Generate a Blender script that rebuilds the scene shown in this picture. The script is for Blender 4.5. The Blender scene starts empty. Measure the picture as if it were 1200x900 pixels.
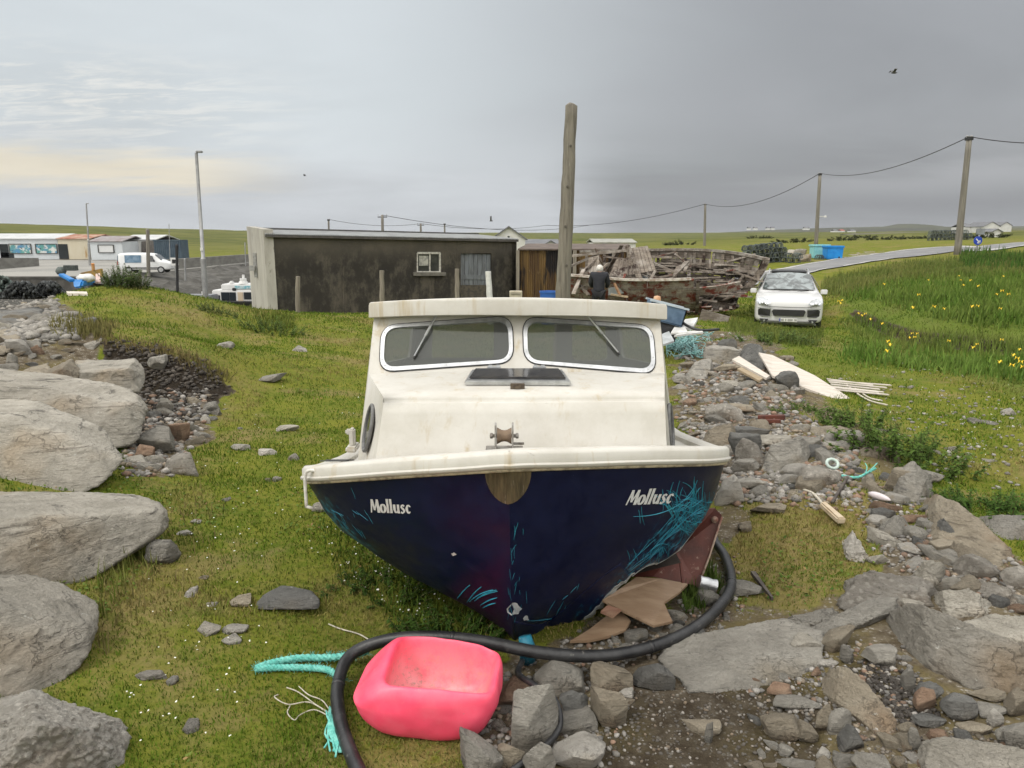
import bpy, bmesh, math, random
import numpy as np
from mathutils import Vector, Matrix
from mathutils.bvhtree import BVHTree

# ------------------------------------------------------------------ camera, world, sun, exposure
SC = bpy.context.scene
COL = SC.collection
EYE, TILT, FPX = 1.95, math.radians(11.44), 850.0
cam = bpy.data.objects.new('camera', bpy.data.cameras.new('camera'))
COL.objects.link(cam); SC.camera = cam
cam.location = (0, 0, EYE); cam.rotation_euler = (math.pi/2 - TILT, 0, 0)
cam.data.sensor_width = 36; cam.data.lens = 36*FPX/1200
cam.data.clip_start = 0.05; cam.data.clip_end = 30000

SUN_EL, SUN_AZ = math.radians(50), math.radians(-124)      # azimuth measured clockwise from +Y
world = bpy.data.worlds.new('World'); SC.world = world; world.use_nodes = True
def build_world():
    nt = world.node_tree; N = nt.nodes; L = nt.links; N.clear()
    def n(t, **k):
        a = N.new(t)
        for q, v in k.items(): setattr(a, q, v)
        return a
    def math_(op, a, b=None, c=None):
        m = n('ShaderNodeMath', operation=op)
        for i, v in enumerate((a, b, c)):
            if v is None: continue
            if isinstance(v, (int, float)): m.inputs[i].default_value = v
            else: L.new(v, m.inputs[i])
        return m.outputs[0]
    def ramp(v, a, b):
        m = n('ShaderNodeMapRange', interpolation_type='SMOOTHSTEP'); L.new(v, m.inputs['Value'])
        m.inputs['From Min'].default_value = a; m.inputs['From Max'].default_value = b
        return m.outputs['Result']
    def mix(f, a, b):
        m = n('ShaderNodeMix', data_type='RGBA')
        if isinstance(f, float): m.inputs[0].default_value = f
        else: L.new(f, m.inputs[0])
        for i, v in ((6, a), (7, b)):
            if isinstance(v, tuple): m.inputs[i].default_value = (*v, 1)
            else: L.new(v, m.inputs[i])
        return m.outputs[2]
    sky = n('ShaderNodeTexSky', sky_type='NISHITA'); sky.sun_disc = False
    sky.sun_elevation = SUN_EL; sky.sun_rotation = SUN_AZ
    sky.air_density = 1.5; sky.dust_density = 4
    co = n('ShaderNodeTexCoord').outputs['Generated']
    sp = n('ShaderNodeSeparateXYZ'); L.new(co, sp.inputs[0])
    x, y, z = sp.outputs
    az = math_('ARCTAN2', x, y)                                  # radians from straight ahead
    el = math_('ARCSINE', z)
    den = math_('ADD', math_('MAXIMUM', z, 0.0), 0.12)
    cb = n('ShaderNodeCombineXYZ'); L.new(math_('DIVIDE', x, den), cb.inputs[0]); L.new(math_('DIVIDE', y, den), cb.inputs[1])
    def noise(scale, detail, rough, loc=(0,0,0), stretch=(1,1,1), dist=0.0):
        mp = n('ShaderNodeMapping'); L.new(cb.outputs[0], mp.inputs[0])
        mp.inputs['Location'].default_value = loc; mp.inputs['Scale'].default_value = stretch
        t = n('ShaderNodeTexNoise'); L.new(mp.outputs[0], t.inputs['Vector'])
        t.inputs['Scale'].default_value = scale; t.inputs['Detail'].default_value = detail
        t.inputs['Roughness'].default_value = rough; t.inputs['Distortion'].default_value = dist
        return t.outputs['Fac']
    n1 = noise(0.55, 5, 0.55, (3.1, 1.7, 0), (0.8, 1, 1), 0.4)
    n2 = noise(2.2, 6, 0.6, (7.2, 0, 0), (0.7, 1.6, 1), 0.2)
    n3 = noise(1.0, 4, 0.5, (0.4, 9.0, 0), (0.45, 1.3, 1))
    n4 = noise(5.5, 7, 0.68, (2.2, 4.0, 0), (0.5, 1.2, 1), 0.5)
    K = SKYK
    g = lambda r, gg, b: (r*K, gg*K, b*K)
    azn = math_('ADD', az, math_('MULTIPLY', math_('SUBTRACT', n1, 0.5), 0.55))
    side = ramp(azn, -0.20, 0.36)                                # 0 bright west, 1 the rain cloud
    base = mix(side, g(.60, .645, .672), g(.338, .350, .370))
    # the lower rain band on the right and the blue grey band at the left horizon
    low = ramp(math_('SUBTRACT', el, math_('MULTIPLY', math_('SUBTRACT', n3, 0.5), 0.10)), 0.155, 0.035)
    lowc = mix(ramp(math_('ADD', az, math_('MULTIPLY', math_('SUBTRACT', n3, 0.5), 0.10)), 0.03, 0.17), g(.565, .59, .62), g(.300, .310, .326))
    base = mix(math_('MULTIPLY', low, 0.92), base, lowc)
    # a lighter streak over the rain band far right
    st = math_('MULTIPLY', ramp(math_('ABSOLUTE', math_('SUBTRACT', el, math_('ADD', 0.075, math_('MULTIPLY', math_('SUBTRACT', n1, 0.5), 0.09)))), 0.032, 0.0), ramp(az, 0.2, 0.5))
    base = mix(math_('MULTIPLY', st, 0.42), base, g(.50, .51, .53))
    # pale yellow break low on the left
    yb = math_('MULTIPLY', ramp(math_('ABSOLUTE', math_('SUBTRACT', el, math_('ADD', 0.077, math_('MULTIPLY', math_('SUBTRACT', n2, 0.5), 0.05)))), 0.034, 0.004), ramp(az, -0.24, -0.44))
    base = mix(math_('MULTIPLY', yb, 0.85), base, g(.80, .73, .585))
    wisp = math_('MULTIPLY', ramp(n4, 0.44, 0.62), math_('MULTIPLY', ramp(az, -0.2, -0.5), ramp(math_('ABSOLUTE', math_('SUBTRACT', el, 0.155)), 0.075, 0.0)))
    base = mix(math_('MULTIPLY', wisp, 0.75), base, g(.84, .83, .79))
    # soft billows
    bil = n('ShaderNodeMix', data_type='RGBA', blend_type='MULTIPLY'); bil.inputs[0].default_value = 1
    L.new(base, bil.inputs[6])
    bm_ = n('ShaderNodeMapRange'); L.new(n1, bm_.inputs['Value']); bm_.inputs['From Min'].default_value = .25; bm_.inputs['From Max'].default_value = .75
    bm_.inputs['To Min'].default_value = .84; bm_.inputs['To Max'].default_value = 1.12
    L.new(bm_.outputs[0], bil.inputs[7])
    base = bil.outputs[2]
    # bright overcast zenith, and the brighter sky behind the photographer
    zen = ramp(el, 0.34, 0.85)
    base = mix(zen, base, g(ZEN, ZEN*.99, ZEN*.965))
    back = ramp(math_('MULTIPLY', y, -1.0), -0.15, 0.6)
    base = mix(math_('MULTIPLY', back, ramp(el, 0.0, 0.25)), base, g(ZEN*.95, ZEN*.93, ZEN*.89))
    fin = mix(0.94, sky.outputs[0], base)
    bg = n('ShaderNodeBackground'); L.new(fin, bg.inputs['Color']); bg.inputs['Strength'].default_value = 0.1
    out = n('ShaderNodeOutputWorld'); L.new(bg.outputs[0], out.inputs['Surface'])
SKYK, ZEN = 11.3, 1.85
build_world()
sun = bpy.data.objects.new('sun', bpy.data.lights.new('sun', 'SUN')); COL.objects.link(sun)
sun.data.energy = 1.5; sun.data.angle = math.radians(12); sun.data.color = (1, .95, .87)
sd = Vector((math.sin(SUN_AZ)*math.cos(SUN_EL), math.cos(SUN_AZ)*math.cos(SUN_EL), math.sin(SUN_EL)))
sun.rotation_euler = sd.to_track_quat('Z', 'Y').to_euler(); sun.location = (20, -20, 40)
SC.view_settings.view_transform = 'Standard'; SC.view_settings.look = 'None'
SC.view_settings.gamma = 1; SC.view_settings.use_curve_mapping = False
SC.view_settings.exposure = 0.0
SC.render.engine = 'CYCLES'
SC.cycles.use_denoising = True; SC.cycles.max_bounces = 6; SC.cycles.transparent_max_bounces = 12
SC.cycles.use_adaptive_sampling = True; SC.cycles.adaptive_threshold = 0.02

# ------------------------------------------------------------------ geometry of the view (used to find where things stand)
CT, ST = math.cos(TILT), math.sin(TILT)
def P(px, py, Y):
    u = (px-600)/FPX; v = (450-py)/FPX
    k = Y/(CT+v*ST)
    return Vector((u*k, Y, EYE+k*(-ST+v*CT)))
def proj(x, y, z):
    dz = np.asarray(z)-EYE
    d = np.asarray(y)*CT - dz*ST
    d = np.where(d < 1e-3, 1e-3, d)
    v = (np.asarray(y)*ST + dz*CT)/d
    return 600+FPX*np.asarray(x)/d, 450-FPX*v
def smooth(a, b, x):
    t = np.clip((x-a)/(b-a), 0, 1); return t*t*(3-2*t)
def _hash(ix, iy, iz, s):
    h = (ix.astype(np.int64)*374761393 + iy.astype(np.int64)*668265263 + iz.astype(np.int64)*2147483647 + s*1274126177) & 0xFFFFFFFF
    h = ((h ^ (h >> 13))*1274126177) & 0xFFFFFFFF
    h = ((h ^ (h >> 16))*2246822519) & 0xFFFFFFFF
    return ((h ^ (h >> 15)) & 0xFFFFFF)/float(0xFFFFFF)
def vnoise(p, s=0):
    i = np.floor(p).astype(np.int64); f = p-i; f = f*f*(3-2*f)
    r = 0
    for dx in (0, 1):
        for dy in (0, 1):
            for dz in (0, 1):
                w = (f[:, 0] if dx else 1-f[:, 0])*(f[:, 1] if dy else 1-f[:, 1])*(f[:, 2] if dz else 1-f[:, 2])
                r = r + w*_hash(i[:, 0]+dx, i[:, 1]+dy, i[:, 2]+dz, s)
    return r*2-1
def fbm(p, octs=4, s=0, gain=.5):
    a, t, r = 1.0, 0.0, 0
    for k in range(octs):
        r = r + a*vnoise(p*2.03**k + k*17.3, s+k); t += a; a *= gain
    return r/t
def poly_sd(px, py, poly):                      # signed distance (positive inside), numpy
    poly = np.asarray(poly, float); n = len(poly)
    d = np.full(px.shape, 1e9); ins = np.zeros(px.shape, bool)
    for i in range(n):
        ax, ay = poly[i]; bx, by = poly[(i+1) % n]
        ex, ey = bx-ax, by-ay; wx, wy = px-ax, py-ay
        t = np.clip((wx*ex+wy*ey)/(ex*ex+ey*ey+1e-9), 0, 1)
        d = np.minimum(d, np.hypot(wx-ex*t, wy-ey*t))
        c = ((ay <= py) & (by > py)) | ((by <= py) & (ay > py))
        xi = ax+(py-ay)*(bx-ax)/(by-ay if by != ay else 1e-9)
        ins ^= c & (px < xi)
    return np.where(ins, d, -d)

# ------------------------------------------------------------------ materials
def srgb(r, g, b):
    f = lambda c: (c/255/12.92) if c/255 <= .04045 else ((c/255+.055)/1.055)**2.4
    return (f(r), f(g), f(b))
MATS = {}
class NT:
    def __init__(s, name):
        s.m = bpy.data.materials.new(name); s.m.use_nodes = True; s.t = s.m.node_tree; s.N = s.t.nodes; s.L = s.t.links
        s.b = s.N['Principled BSDF']; s.co = None
    def n(s, t, **k):
        a = s.N.new(t)
        for q, v in k.items(): setattr(a, q, v)
        return a
    def coord(s, kind='Object'):
        if s.co is None: s.co = s.n('ShaderNodeTexCoord')
        return s.co.outputs[kind]
    def set(s, sock, v):
        if isinstance(v, (int, float)): sock.default_value = v
        elif isinstance(v, tuple): sock.default_value = (*v, 1) if len(v) == 3 and sock.type == 'RGBA' else v
        else: s.L.new(v, sock)
    def noise(s, scale, detail=4, rough=.55, stretch=None, dist=0, kind='Object', rot=None, vec=None):
        t = s.n('ShaderNodeTexNoise'); v = vec or s.coord(kind)
        if stretch or rot:
            mp = s.n('ShaderNodeMapping'); s.L.new(v, mp.inputs[0])
            if stretch: mp.inputs['Scale'].default_value = stretch
            if rot: mp.inputs['Rotation'].default_value = rot
            v = mp.outputs[0]
        s.L.new(v, t.inputs['Vector']); t.inputs['Scale'].default_value = scale; t.inputs['Detail'].default_value = detail
        t.inputs['Roughness'].default_value = rough; t.inputs['Distortion'].default_value = dist
        return t.outputs['Fac']
    def voro(s, scale, feature='F1', stretch=None, kind='Object', out='Distance'):
        t = s.n('ShaderNodeTexVoronoi', feature=feature); v = s.coord(kind)
        if stretch:
            mp = s.n('ShaderNodeMapping'); s.L.new(v, mp.inputs[0]); mp.inputs['Scale'].default_value = stretch; v = mp.outputs[0]
        s.L.new(v, t.inputs['Vector']); t.inputs['Scale'].default_value = scale
        return t.outputs[out]
    def ramp(s, v, a, b, lo=0., hi=1.):
        m = s.n('ShaderNodeMapRange', interpolation_type='SMOOTHSTEP'); s.L.new(v, m.inputs['Value'])
        m.inputs['From Min'].default_value = a; m.inputs['From Max'].default_value = b
        m.inputs['To Min'].default_value = lo; m.inputs['To Max'].default_value = hi
        return m.outputs['Result']
    def mix(s, f, a, b, mode='MIX'):
        m = s.n('ShaderNodeMix', data_type='RGBA', blend_type=mode)
        s.set(m.inputs[0], f); s.set(m.inputs[6], a); s.set(m.inputs[7], b); return m.outputs[2]
    def math(s, op, a, b=None):
        m = s.n('ShaderNodeMath', operation=op); s.set(m.inputs[0], a)
        if b is not None: s.set(m.inputs[1], b)
        return m.outputs[0]
    def bump(s, h, strength=.4, dist=.02, prev=None):
        b = s.n('ShaderNodeBump'); s.L.new(h, b.inputs['Height']); b.inputs['Strength'].default_value = strength
        b.inputs['Distance'].default_value = dist
        if prev is not None: s.L.new(prev, b.inputs['Normal'])
        return b.outputs[0]
    def rand(s): return s.n('ShaderNodeObjectInfo').outputs['Random']
    def attr(s, name):
        a = s.n('ShaderNodeAttribute'); a.attribute_name = name; return a
    def out(s, color=None, rough=None, normal=None, metal=None, spec=None, **k):
        if color is not None: s.set(s.b.inputs['Base Color'], color)
        if rough is not None: s.set(s.b.inputs['Roughness'], rough)
        if normal is not None: s.L.new(normal, s.b.inputs['Normal'])
        if metal is not None: s.set(s.b.inputs['Metallic'], metal)
        if spec is not None: s.set(s.b.inputs['Specular IOR Level'], spec)
        for q, v in k.items(): s.set(s.b.inputs[q], v)
        return s.m
def simple(name, c1, c2=None, scale=6, rough=.6, bump=.15, bscale=40, stretch=None, metal=0, c3=None, bdist=.01, spec=.5, vary=0.0):
    """two or three colour mottled paint, wood, plastic or metal"""
    if name in MATS: return MATS[name]
    t = NT(name); c = c1
    if c2 is not None: c = t.mix(t.ramp(t.noise(scale, 6, .62, stretch), .38, .66), c1, c2)
    if c3 is not None: c = t.mix(t.ramp(t.noise(scale*2.7, 6, .7, stretch, .3), .60, .70), c, c3)
    if vary:
        h = t.n('ShaderNodeHueSaturation'); t.L.new(c, h.inputs['Color']) if not isinstance(c, tuple) else t.set(h.inputs['Color'], c)
        t.set(h.inputs['Value'], t.ramp(t.rand(), 0, 1, 1-vary, 1+vary)); c = h.outputs[0]
    nb = t.bump(t.noise(bscale, 5, .6, stretch), bump, bdist) if bump else None
    MATS[name] = t.out(c, rough, nb, metal, spec); return MATS[name]

# ------------------------------------------------------------------ object helpers
def link(o): COL.objects.link(o); return o
def tag(o, label=None, cat=None, group=None, kind=None):
    if label: o['label'] = label
    if cat: o['category'] = cat
    if group: o['group'] = group
    if kind: o['kind'] = kind
    return o
def thing(name, label, cat, loc=(0, 0, 0), rotz=0, group=None):
    o = bpy.data.objects.new(name, None); link(o); o.empty_display_size = .1
    o.location = loc; o.rotation_euler = (0, 0, rotz)
    return tag(o, label, cat, group)
def root_matrix(o):
    while o.parent: o = o.parent
    return Matrix.Translation(o.location) @ o.rotation_euler.to_matrix().to_4x4()
def np_mesh(name, verts, faces=None, tris=None, quads=None):
    me = bpy.data.meshes.new(name)
    if faces is not None: me.from_pydata([tuple(v) for v in verts], [], faces); return me
    verts = np.asarray(verts, np.float32); f = tris if tris is not None else quads; k = f.shape[1]
    me.vertices.add(len(verts)); me.vertices.foreach_set('co', verts.ravel())
    me.loops.add(f.size); me.loops.foreach_set('vertex_index', f.astype(np.int32).ravel())
    me.polygons.add(len(f)); me.polygons.foreach_set('loop_start', np.arange(0, f.size, k, dtype=np.int32))
    me.update(calc_edges=True); return me
class MB:
    """collects primitives into one mesh"""
    def __init__(s): s.v = []; s.f = []; s.mi = []; s.cur = 0
    def add(s, verts, faces):
        o = len(s.v); s.v += [Vector(v) for v in verts]
        for f in faces: s.f.append([i+o for i in f]); s.mi.append(s.cur)
        return s
    def box(s, c, size, rot=None, taper=1.0):
        x, y, z = (q/2 for q in size); c = Vector(c)
        vs = [Vector((sx*x*(taper if sz > 0 else 1), sy*y*(taper if sz > 0 else 1), sz*z)) for sz in (-1, 1) for sy in (-1, 1) for sx in (-1, 1)]
        if rot is not None: vs = [rot @ v for v in vs]
        return s.add([v+c for v in vs], [(0, 2, 3, 1), (4, 5, 7, 6), (0, 1, 5, 4), (1, 3, 7, 5), (3, 2, 6, 7), (2, 0, 4, 6)])
    def bar(s, a, b, w, t, up=(0, 0, 1), w2=None):
        a, b = Vector(a), Vector(b); d = (b-a).normalized(); u = Vector(up)
        if abs(d.dot(u)) > .97: u = Vector((0, 1, 0))
        r = d.cross(u).normalized(); q = r.cross(d); w2 = w2 or w
        vs = [p+r*(sx*ww/2)+q*(sy*t/2) for p, ww in ((a, w), (b, w2)) for sx, sy in ((-1, -1), (1, -1), (1, 1), (-1, 1))]
        return s.add(vs, [(3, 2, 1, 0), (4, 5, 6, 7), (0, 1, 5, 4), (1, 2, 6, 5), (2, 3, 7, 6), (3, 0, 4, 7)])
    def tube(s, pts, r, n=8, cap=True, closed=False):
        pts = [Vector(p) for p in pts]; m = len(pts)
        rr = r if isinstance(r, (list, tuple)) else [r]*m
        vs = []; prev = None
        for i, p in enumerate(pts):
            a = pts[(i-1) % m] if (i > 0 or closed) else p; b = pts[(i+1) % m] if (i < m-1 or closed) else p
            d = (b-a).normalized()
            if prev is None:
                u = Vector((0, 0, 1)) if abs(d.z) < .9 else Vector((1, 0, 0)); prev = d.cross(u).normalized()
            else:
                prev = (prev - d*prev.dot(d)).normalized()
            w = d.cross(prev)
            vs += [p+(prev*math.cos(2*math.pi*k/n)+w*math.sin(2*math.pi*k/n))*rr[i] for k in range(n)]
        fs = [(i*n+k, i*n+(k+1) % n, ((i+1) % m)*n+(k+1) % n, ((i+1) % m)*n+k) for i in range(m if closed else m-1) for k in range(n)]
        if cap and not closed: fs += [tuple(range(n))[::-1], tuple(range((m-1)*n, m*n))]
        return s.add(vs, fs)
    def lathe(s, prof, c=(0, 0, 0), n=20, axis='z', rot=None):
        vs = []; c = Vector(c)
        for r, h in prof:
            for k in range(n):
                a = 2*math.pi*k/n; p = (r*math.cos(a), r*math.sin(a), h)
                p = Vector(p) if axis == 'z' else (Vector((p[2], p[0], p[1])) if axis == 'x' else Vector((p[0], p[2], p[1])))
                vs.append((rot @ p if rot is not None else p)+c)
        m = len(prof)
        fs = [(i*n+k, i*n+(k+1) % n, (i+1)*n+(k+1) % n, (i+1)*n+k) for i in range(m-1) for k in range(n)]
        fs += [tuple(range(n))[::-1], tuple(range((m-1)*n, m*n))]
        return s.add(vs, fs)
    def prism(s, poly, a, b):
        """poly: list of 3D points (planar); extruded by vector b-a"""
        d = Vector(b)-Vector(a); n = len(poly); p = [Vector(q) for q in poly]
        return s.add(p+[q+d for q in p], [tuple(range(n))[::-1], tuple(range(n, 2*n))]+[(i, (i+1) % n, n+(i+1) % n, n+i) for i in range(n)])
    def build(s, name, mat, parent=None, smooth=False, bevel=0, world=False, loc=None, seg=2, fix=True, auto=None):
        vs = s.v
        if parent is not None and world:
            im = root_matrix(parent).inverted(); vs = [im @ v for v in vs]
        if parent is None and loc is not None:
            l = Vector(loc); vs = [v-l for v in vs]
        me = bpy.data.meshes.new(name); me.from_pydata([tuple(v) for v in vs], [], s.f)
        mats = mat if isinstance(mat, (list, tuple)) else [mat]
        for m in mats: me.materials.append(m)
        if len(mats) > 1: me.polygons.foreach_set('material_index', s.mi)
        if fix or bevel:
            bm = bmesh.new(); bm.from_mesh(me)
            bmesh.ops.recalc_face_normals(bm, faces=bm.faces)
            if bevel:
                bmesh.ops.bevel(bm, geom=[e for e in bm.edges if len(e.link_faces) == 2 and e.calc_face_angle(0) > .5], offset=bevel, segments=seg, affect='EDGES', clamp_overlap=True)
            bm.to_mesh(me); bm.free()
        if smooth:
            me.polygons.foreach_set('use_smooth', [True]*len(me.polygons))
            if auto is not None:
                bm = bmesh.new(); bm.from_mesh(me)
                for e in bm.edges:
                    if len(e.link_faces) == 2 and e.calc_face_angle(0) > auto: e.smooth = False
                bm.to_mesh(me); bm.free()
        o = bpy.data.objects.new(name, me); link(o)
        if parent is not None: o.parent = parent
        elif loc is not None: o.location = loc
        return o
def copy_tree(o, parent=None):
    c = o.copy(); COL.objects.link(c)
    if parent is not None: c.parent = parent
    for ch in list(o.children): copy_tree(ch, c)
    return c
def spline(pts, n=8):
    """Catmull-Rom through the points"""
    p = [Vector(q) for q in pts]; p = [p[0]*2-p[1]]+p+[p[-1]*2-p[-2]]; out = []
    for i in range(1, len(p)-2):
        for k in range(n):
            t = k/n; a, b, c, d = p[i-1:i+3]
            out.append(.5*((2*b)+(c-a)*t+(2*a-5*b+4*c-d)*t*t+(3*b-a-3*c+d)*t**3))
    return out+[p[-2]]
# ------------------------------------------------------------------ terrain
CTRL = []
for t in [  # pixel column, pixel row, distance: ground that shows there in the photograph
    (150,334,17),(100,338,17.5),(60,350,17),(20,365,15),(240,350,18.5),(290,362,20),(200,370,13.5),(130,370,13),(250,400,13),
    (200,400,10.2),(150,392,10.2),(90,385,10),(40,375,11.5),(130,396,9.9),(180,405,9.65),(230,420,9.55),(268,444,9.55),
    (300,366,22.8),(450,366,22.8),(600,366,22.8),(400,400,15),(500,380,19),(330,440,10.4),
    (0,264,400),(70,268,400),(140,272,390),(210,279,360),(290,284,340),(-150,255,420),(-500,240,420),
    (400,281,500),(600,279,600),(800,277.5,700),(900,275.5,700),(1000,273.5,700),(1100,271,650),(1200,269,600),(1500,262,600),
    (925,384,20.5),(880,378,21),(830,374,21.5),(700,366,22.5),(930,321,40),(960,318,40),(990,310,43),
    (1122,297,46),(1200,290,46),(1350,282,46),(1200,284,53),(1060,293,52),(985,301,48),(905,307,45),(1100,284,90),(1000,285,90),(850,291,80),
    (1100,275,250),(900,279,250),(1250,271,250),(1080,340,27),(1180,340,27),(1300,335,27),(1000,346,26),(1150,312,36),(1250,306,36),(1050,323,36),
    (1120,385,17.6),(1200,392,16.6),(1060,372,19),(1010,352,23),(1300,400,16),
    (1060,412,14.3),(1140,424,13.2),(1000,385,18),(1200,445,11.2),(1050,470,9.3),(1180,500,7.7),(1180,580,5.6),(950,400,14.6),(1350,520,7),
    (870,430,11),(1000,520,6.25),(1100,605,4.5),(1190,655,3.85),(1180,690,3.55),(900,500,7.2),(1000,640,4.25),(900,640,4.35),
    (850,780,3.0),(1100,840,2.5),(950,870,2.48)]:
    CTRL.append(tuple(P(*t)))
for px, py, Y in [(1000,362,20.4),(1040,384,18.0),(1085,398,16.1),(1130,404,15.2),(1180,412,14.4)]:   # the ditch
    q = P(px, py, Y); CTRL.append((q.x, q.y, -.78))
CTRL += [(0,.3,.05),(-2,0,.25),(2,0,.15),(0,-3,.1),(-6,-3,.5),(6,-3,.1),(0,-30,.3),(-30,-30,0),(30,-30,.3),(0,3.2,0),(-.8,2.5,.02),(-.9,4,0),(-1.2,6,-.03),
    (0,6,-.1),(1,5,-.08),(0,9,-.15),(-2.2,3.2,.12),(-2.6,4.6,.15),(-4,5,.45),(-5,7,.45),(-4.1,8.2,.02),(-3.4,7.0,.0),(-2.6,5.6,.0),
    (-5.2,9.32,.12),(-4.7,9.25,.05),(-4.2,9.15,.02),(-3.75,9.2,.0),(-6,9,.45),(-9,10,.7),(-8,6,.6),(-7,3,.5),(-12,12,.4),(-16,16,-.4),(-22,22,-1.8),(-30,10,-2),
    (-14,31,-2.3),(-8,30,-2.1),(-20,40,-2.6),(-12,45,-2.7),(-28,45,-2.7),(-45,55,-2.7),(-15,70,-2.7),(-30,62,-2.7),(-10,24.2,-.55),(-11,26,-1.4),
    (0,35,-.4),(6,35,-.5),(0,60,-.5),(12,60,-.3),(-4,40,-1.2),(-6,60,-1.2),(-70,118,-1.6),(-40,118,-1.6),(-110,118,-1.6),(-20,100,-1.6),(-30,140,-1.2),
    (-60,150,-1),(-100,160,-1),(-70,90,-2.6),(-45,85,-2.6),(60,20,-.2),(40,8,-.1)]
CTRL = np.array(CTRL)
def _q(x, y):
    r = np.hypot(x, y); return np.stack([np.arctan2(x, y)*2.4, np.log(r+.4)*1.6], 1)
_A = _q(CTRL[:, 0], CTRL[:, 1])
_D = np.linalg.norm(_A[:, None]-_A[None], axis=2)
_n = len(_A)
_K = np.zeros((_n+3, _n+3)); _K[:_n, :_n] = _D**1.25 - 1e-3*np.eye(_n); _K[:_n, _n] = 1; _K[_n, :_n] = 1
_K[:_n, _n+1:] = _A; _K[_n+1:, :_n] = _A.T
_W = np.linalg.solve(_K, np.concatenate([CTRL[:, 2], np.zeros(3)]))
AZ = np.concatenate([np.linspace(-math.pi, -.95, 60)[:-1], np.linspace(-.95, -.70, 50)[:-1], np.linspace(-.70, .70, 600), np.linspace(.70, .95, 50)[1:], np.linspace(.95, math.pi, 60)[1:]])
LR = np.concatenate([np.linspace(math.log(.5), math.log(60), 430)[:-1], np.linspace(math.log(60), math.log(3700), 130)])
_ga, _gr = np.meshgrid(AZ, LR, indexing='ij')
GX = (np.exp(_gr)*np.sin(_ga)).ravel(); GY = (np.exp(_gr)*np.cos(_ga)).ravel()
def _eval(x, y):
    out = np.empty(len(x)); q = _q(x, y)
    for i in range(0, len(x), 20000):
        d = np.linalg.norm(q[i:i+20000, None]-_A[None], axis=2)
        out[i:i+20000] = (d**1.25) @ _W[:_n] + _W[_n] + q[i:i+20000] @ _W[_n+1:]
    return out
GZ = _eval(GX, GY)
_r = np.hypot(GX, GY)
_p3 = np.stack([GX, GY, GX*0], 1)
_far = smooth(60, 300, _r)
GZ += (fbm(_p3*.9, 4, 3)*.035 + fbm(_p3*3.1, 3, 9)*.012)*(1-_far)*smooth(.8, 2, _r)
GZ += fbm(_p3*.02, 4, 5)*1.2*_far*(1-smooth(900, 2500, _r)) + fbm(_p3*.15, 3, 21)*.12*smooth(25, 60, _r)*(1-smooth(45, 58, _r)*0)*(1-_far)
_hz = smooth(500, 1500, _r); GZ = GZ*(1-_hz) + _hz*np.clip(GZ, -4, 9)
# pixel position of every ground vertex, to find the zones
GPX, GPY = proj(GX, GY, GZ)
_front = (GY > .3)
def _mask(poly, soft, jit=10, seed=0, nscale=2.5):
    j = fbm(_p3*nscale, 5, seed)*jit*3.2
    s = poly_sd(GPX+j, GPY+j*.5, poly)
    return np.where(_front, smooth(-soft, soft, s), 0)
RUBBLE = [(786,398),(840,386),(905,398),(930,440),(965,470),(1020,510),(1075,570),(1120,610),(1200,660),(1400,700),(1400,1100),(520,1100),(560,860),(592,790),(690,740),(760,720),(840,640),(800,500)]
MOSS = [(872,590),(960,568),(1010,600),(1030,660),(960,705),(880,722),(845,650)]
MOSS2 = [(860,440),(935,470),(1000,520),(1090,600),(1090,640),(1000,600),(930,480)]
DARK = [(722,812),(800,800),(945,790),(975,830),(960,960),(700,960),(700,860)]
DARK2 = [(985,785),(1020,775),(1090,810),(1100,850),(1050,850)]
PIT = [(118,398),(180,408),(230,424),(270,446),(262,462),(238,486),(215,505),(180,520),(150,500),(150,450),(125,420)]
STONY = [(-100,352),(55,347),(94,364),(116,393),(130,430),(80,445),(-100,460)]
DITCH = [(1000,362),(1040,377),(1085,390),(1130,394),(1185,402),(1185,414),(1130,410),(1080,404),(1035,392),(1000,374)]
PITST = [(165,470),(235,470),(258,470),(245,500),(225,545),(190,560),(150,560)]
SPARSE = [(960,430),(1080,420),(1200,470),(1300,560),(1200,640),(1120,560),(1040,520),(985,470)]
m_rub = np.clip(_mask(RUBBLE, 14, 16, 1), 0, 1)
m_moss = np.maximum(_mask(MOSS, 18, 18, 2), _mask(MOSS2, 12, 14, 3)*.6)
m_dark = np.maximum(_mask(DARK, 12, 14, 4), _mask(DARK2, 8, 8, 5))
m_pit = np.maximum(_mask(PIT, 5, 7, 6), _mask(DITCH, 5, 4, 19)*.9); m_stony = np.maximum(_mask(STONY, 10, 14, 7), _mask(PITST, 8, 10, 17)*.9)
m_sparse = _mask(SPARSE, 20, 18, 8)*smooth(-.15, .25, fbm(_p3*1.9, 4, 77))
_harb = ((GX < -5.5-.0*GY) & (GY > 25.5) & (GY < 112) & (GX > -.95*GY) & (GZ < -1.0)) | ((GX < -14) & (GY > 14) & (GZ < -.8) & (GY < 112))
m_rock = _harb.astype(float)
m_lay = _mask([(985,302),(1008,296),(1045,293),(1062,297),(1020,303),(990,306)], 3, 4, 11)
_gn = fbm(_p3*.55, 4, 40)
m_green = np.clip(_mask([(985,345),(1060,322),(1210,306),(1500,300),(1500,470),(1210,470),(1100,425),(1000,400)], 14, 12, 12) + _mask([(840,375),(880,360),(1000,392),(1090,440),(1000,455),(880,420)], 14, 16, 13)*.45, 0, 1)
m_dry = np.clip(smooth(.0, .5, fbm(_p3*.8, 5, 50)+.15*_gn)*.75 + _mask([(120,385),(210,396),(300,450),(250,520),(200,640),(240,800),(130,760),(200,560),(270,450),(190,410)], 26, 30, 14)*.6 + m_moss*.8, 0, 1)
Z_SOIL = np.clip(np.maximum.reduce([m_rub*(1-m_moss), m_pit, m_dark, m_stony*.9]), 0, 1)
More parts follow.
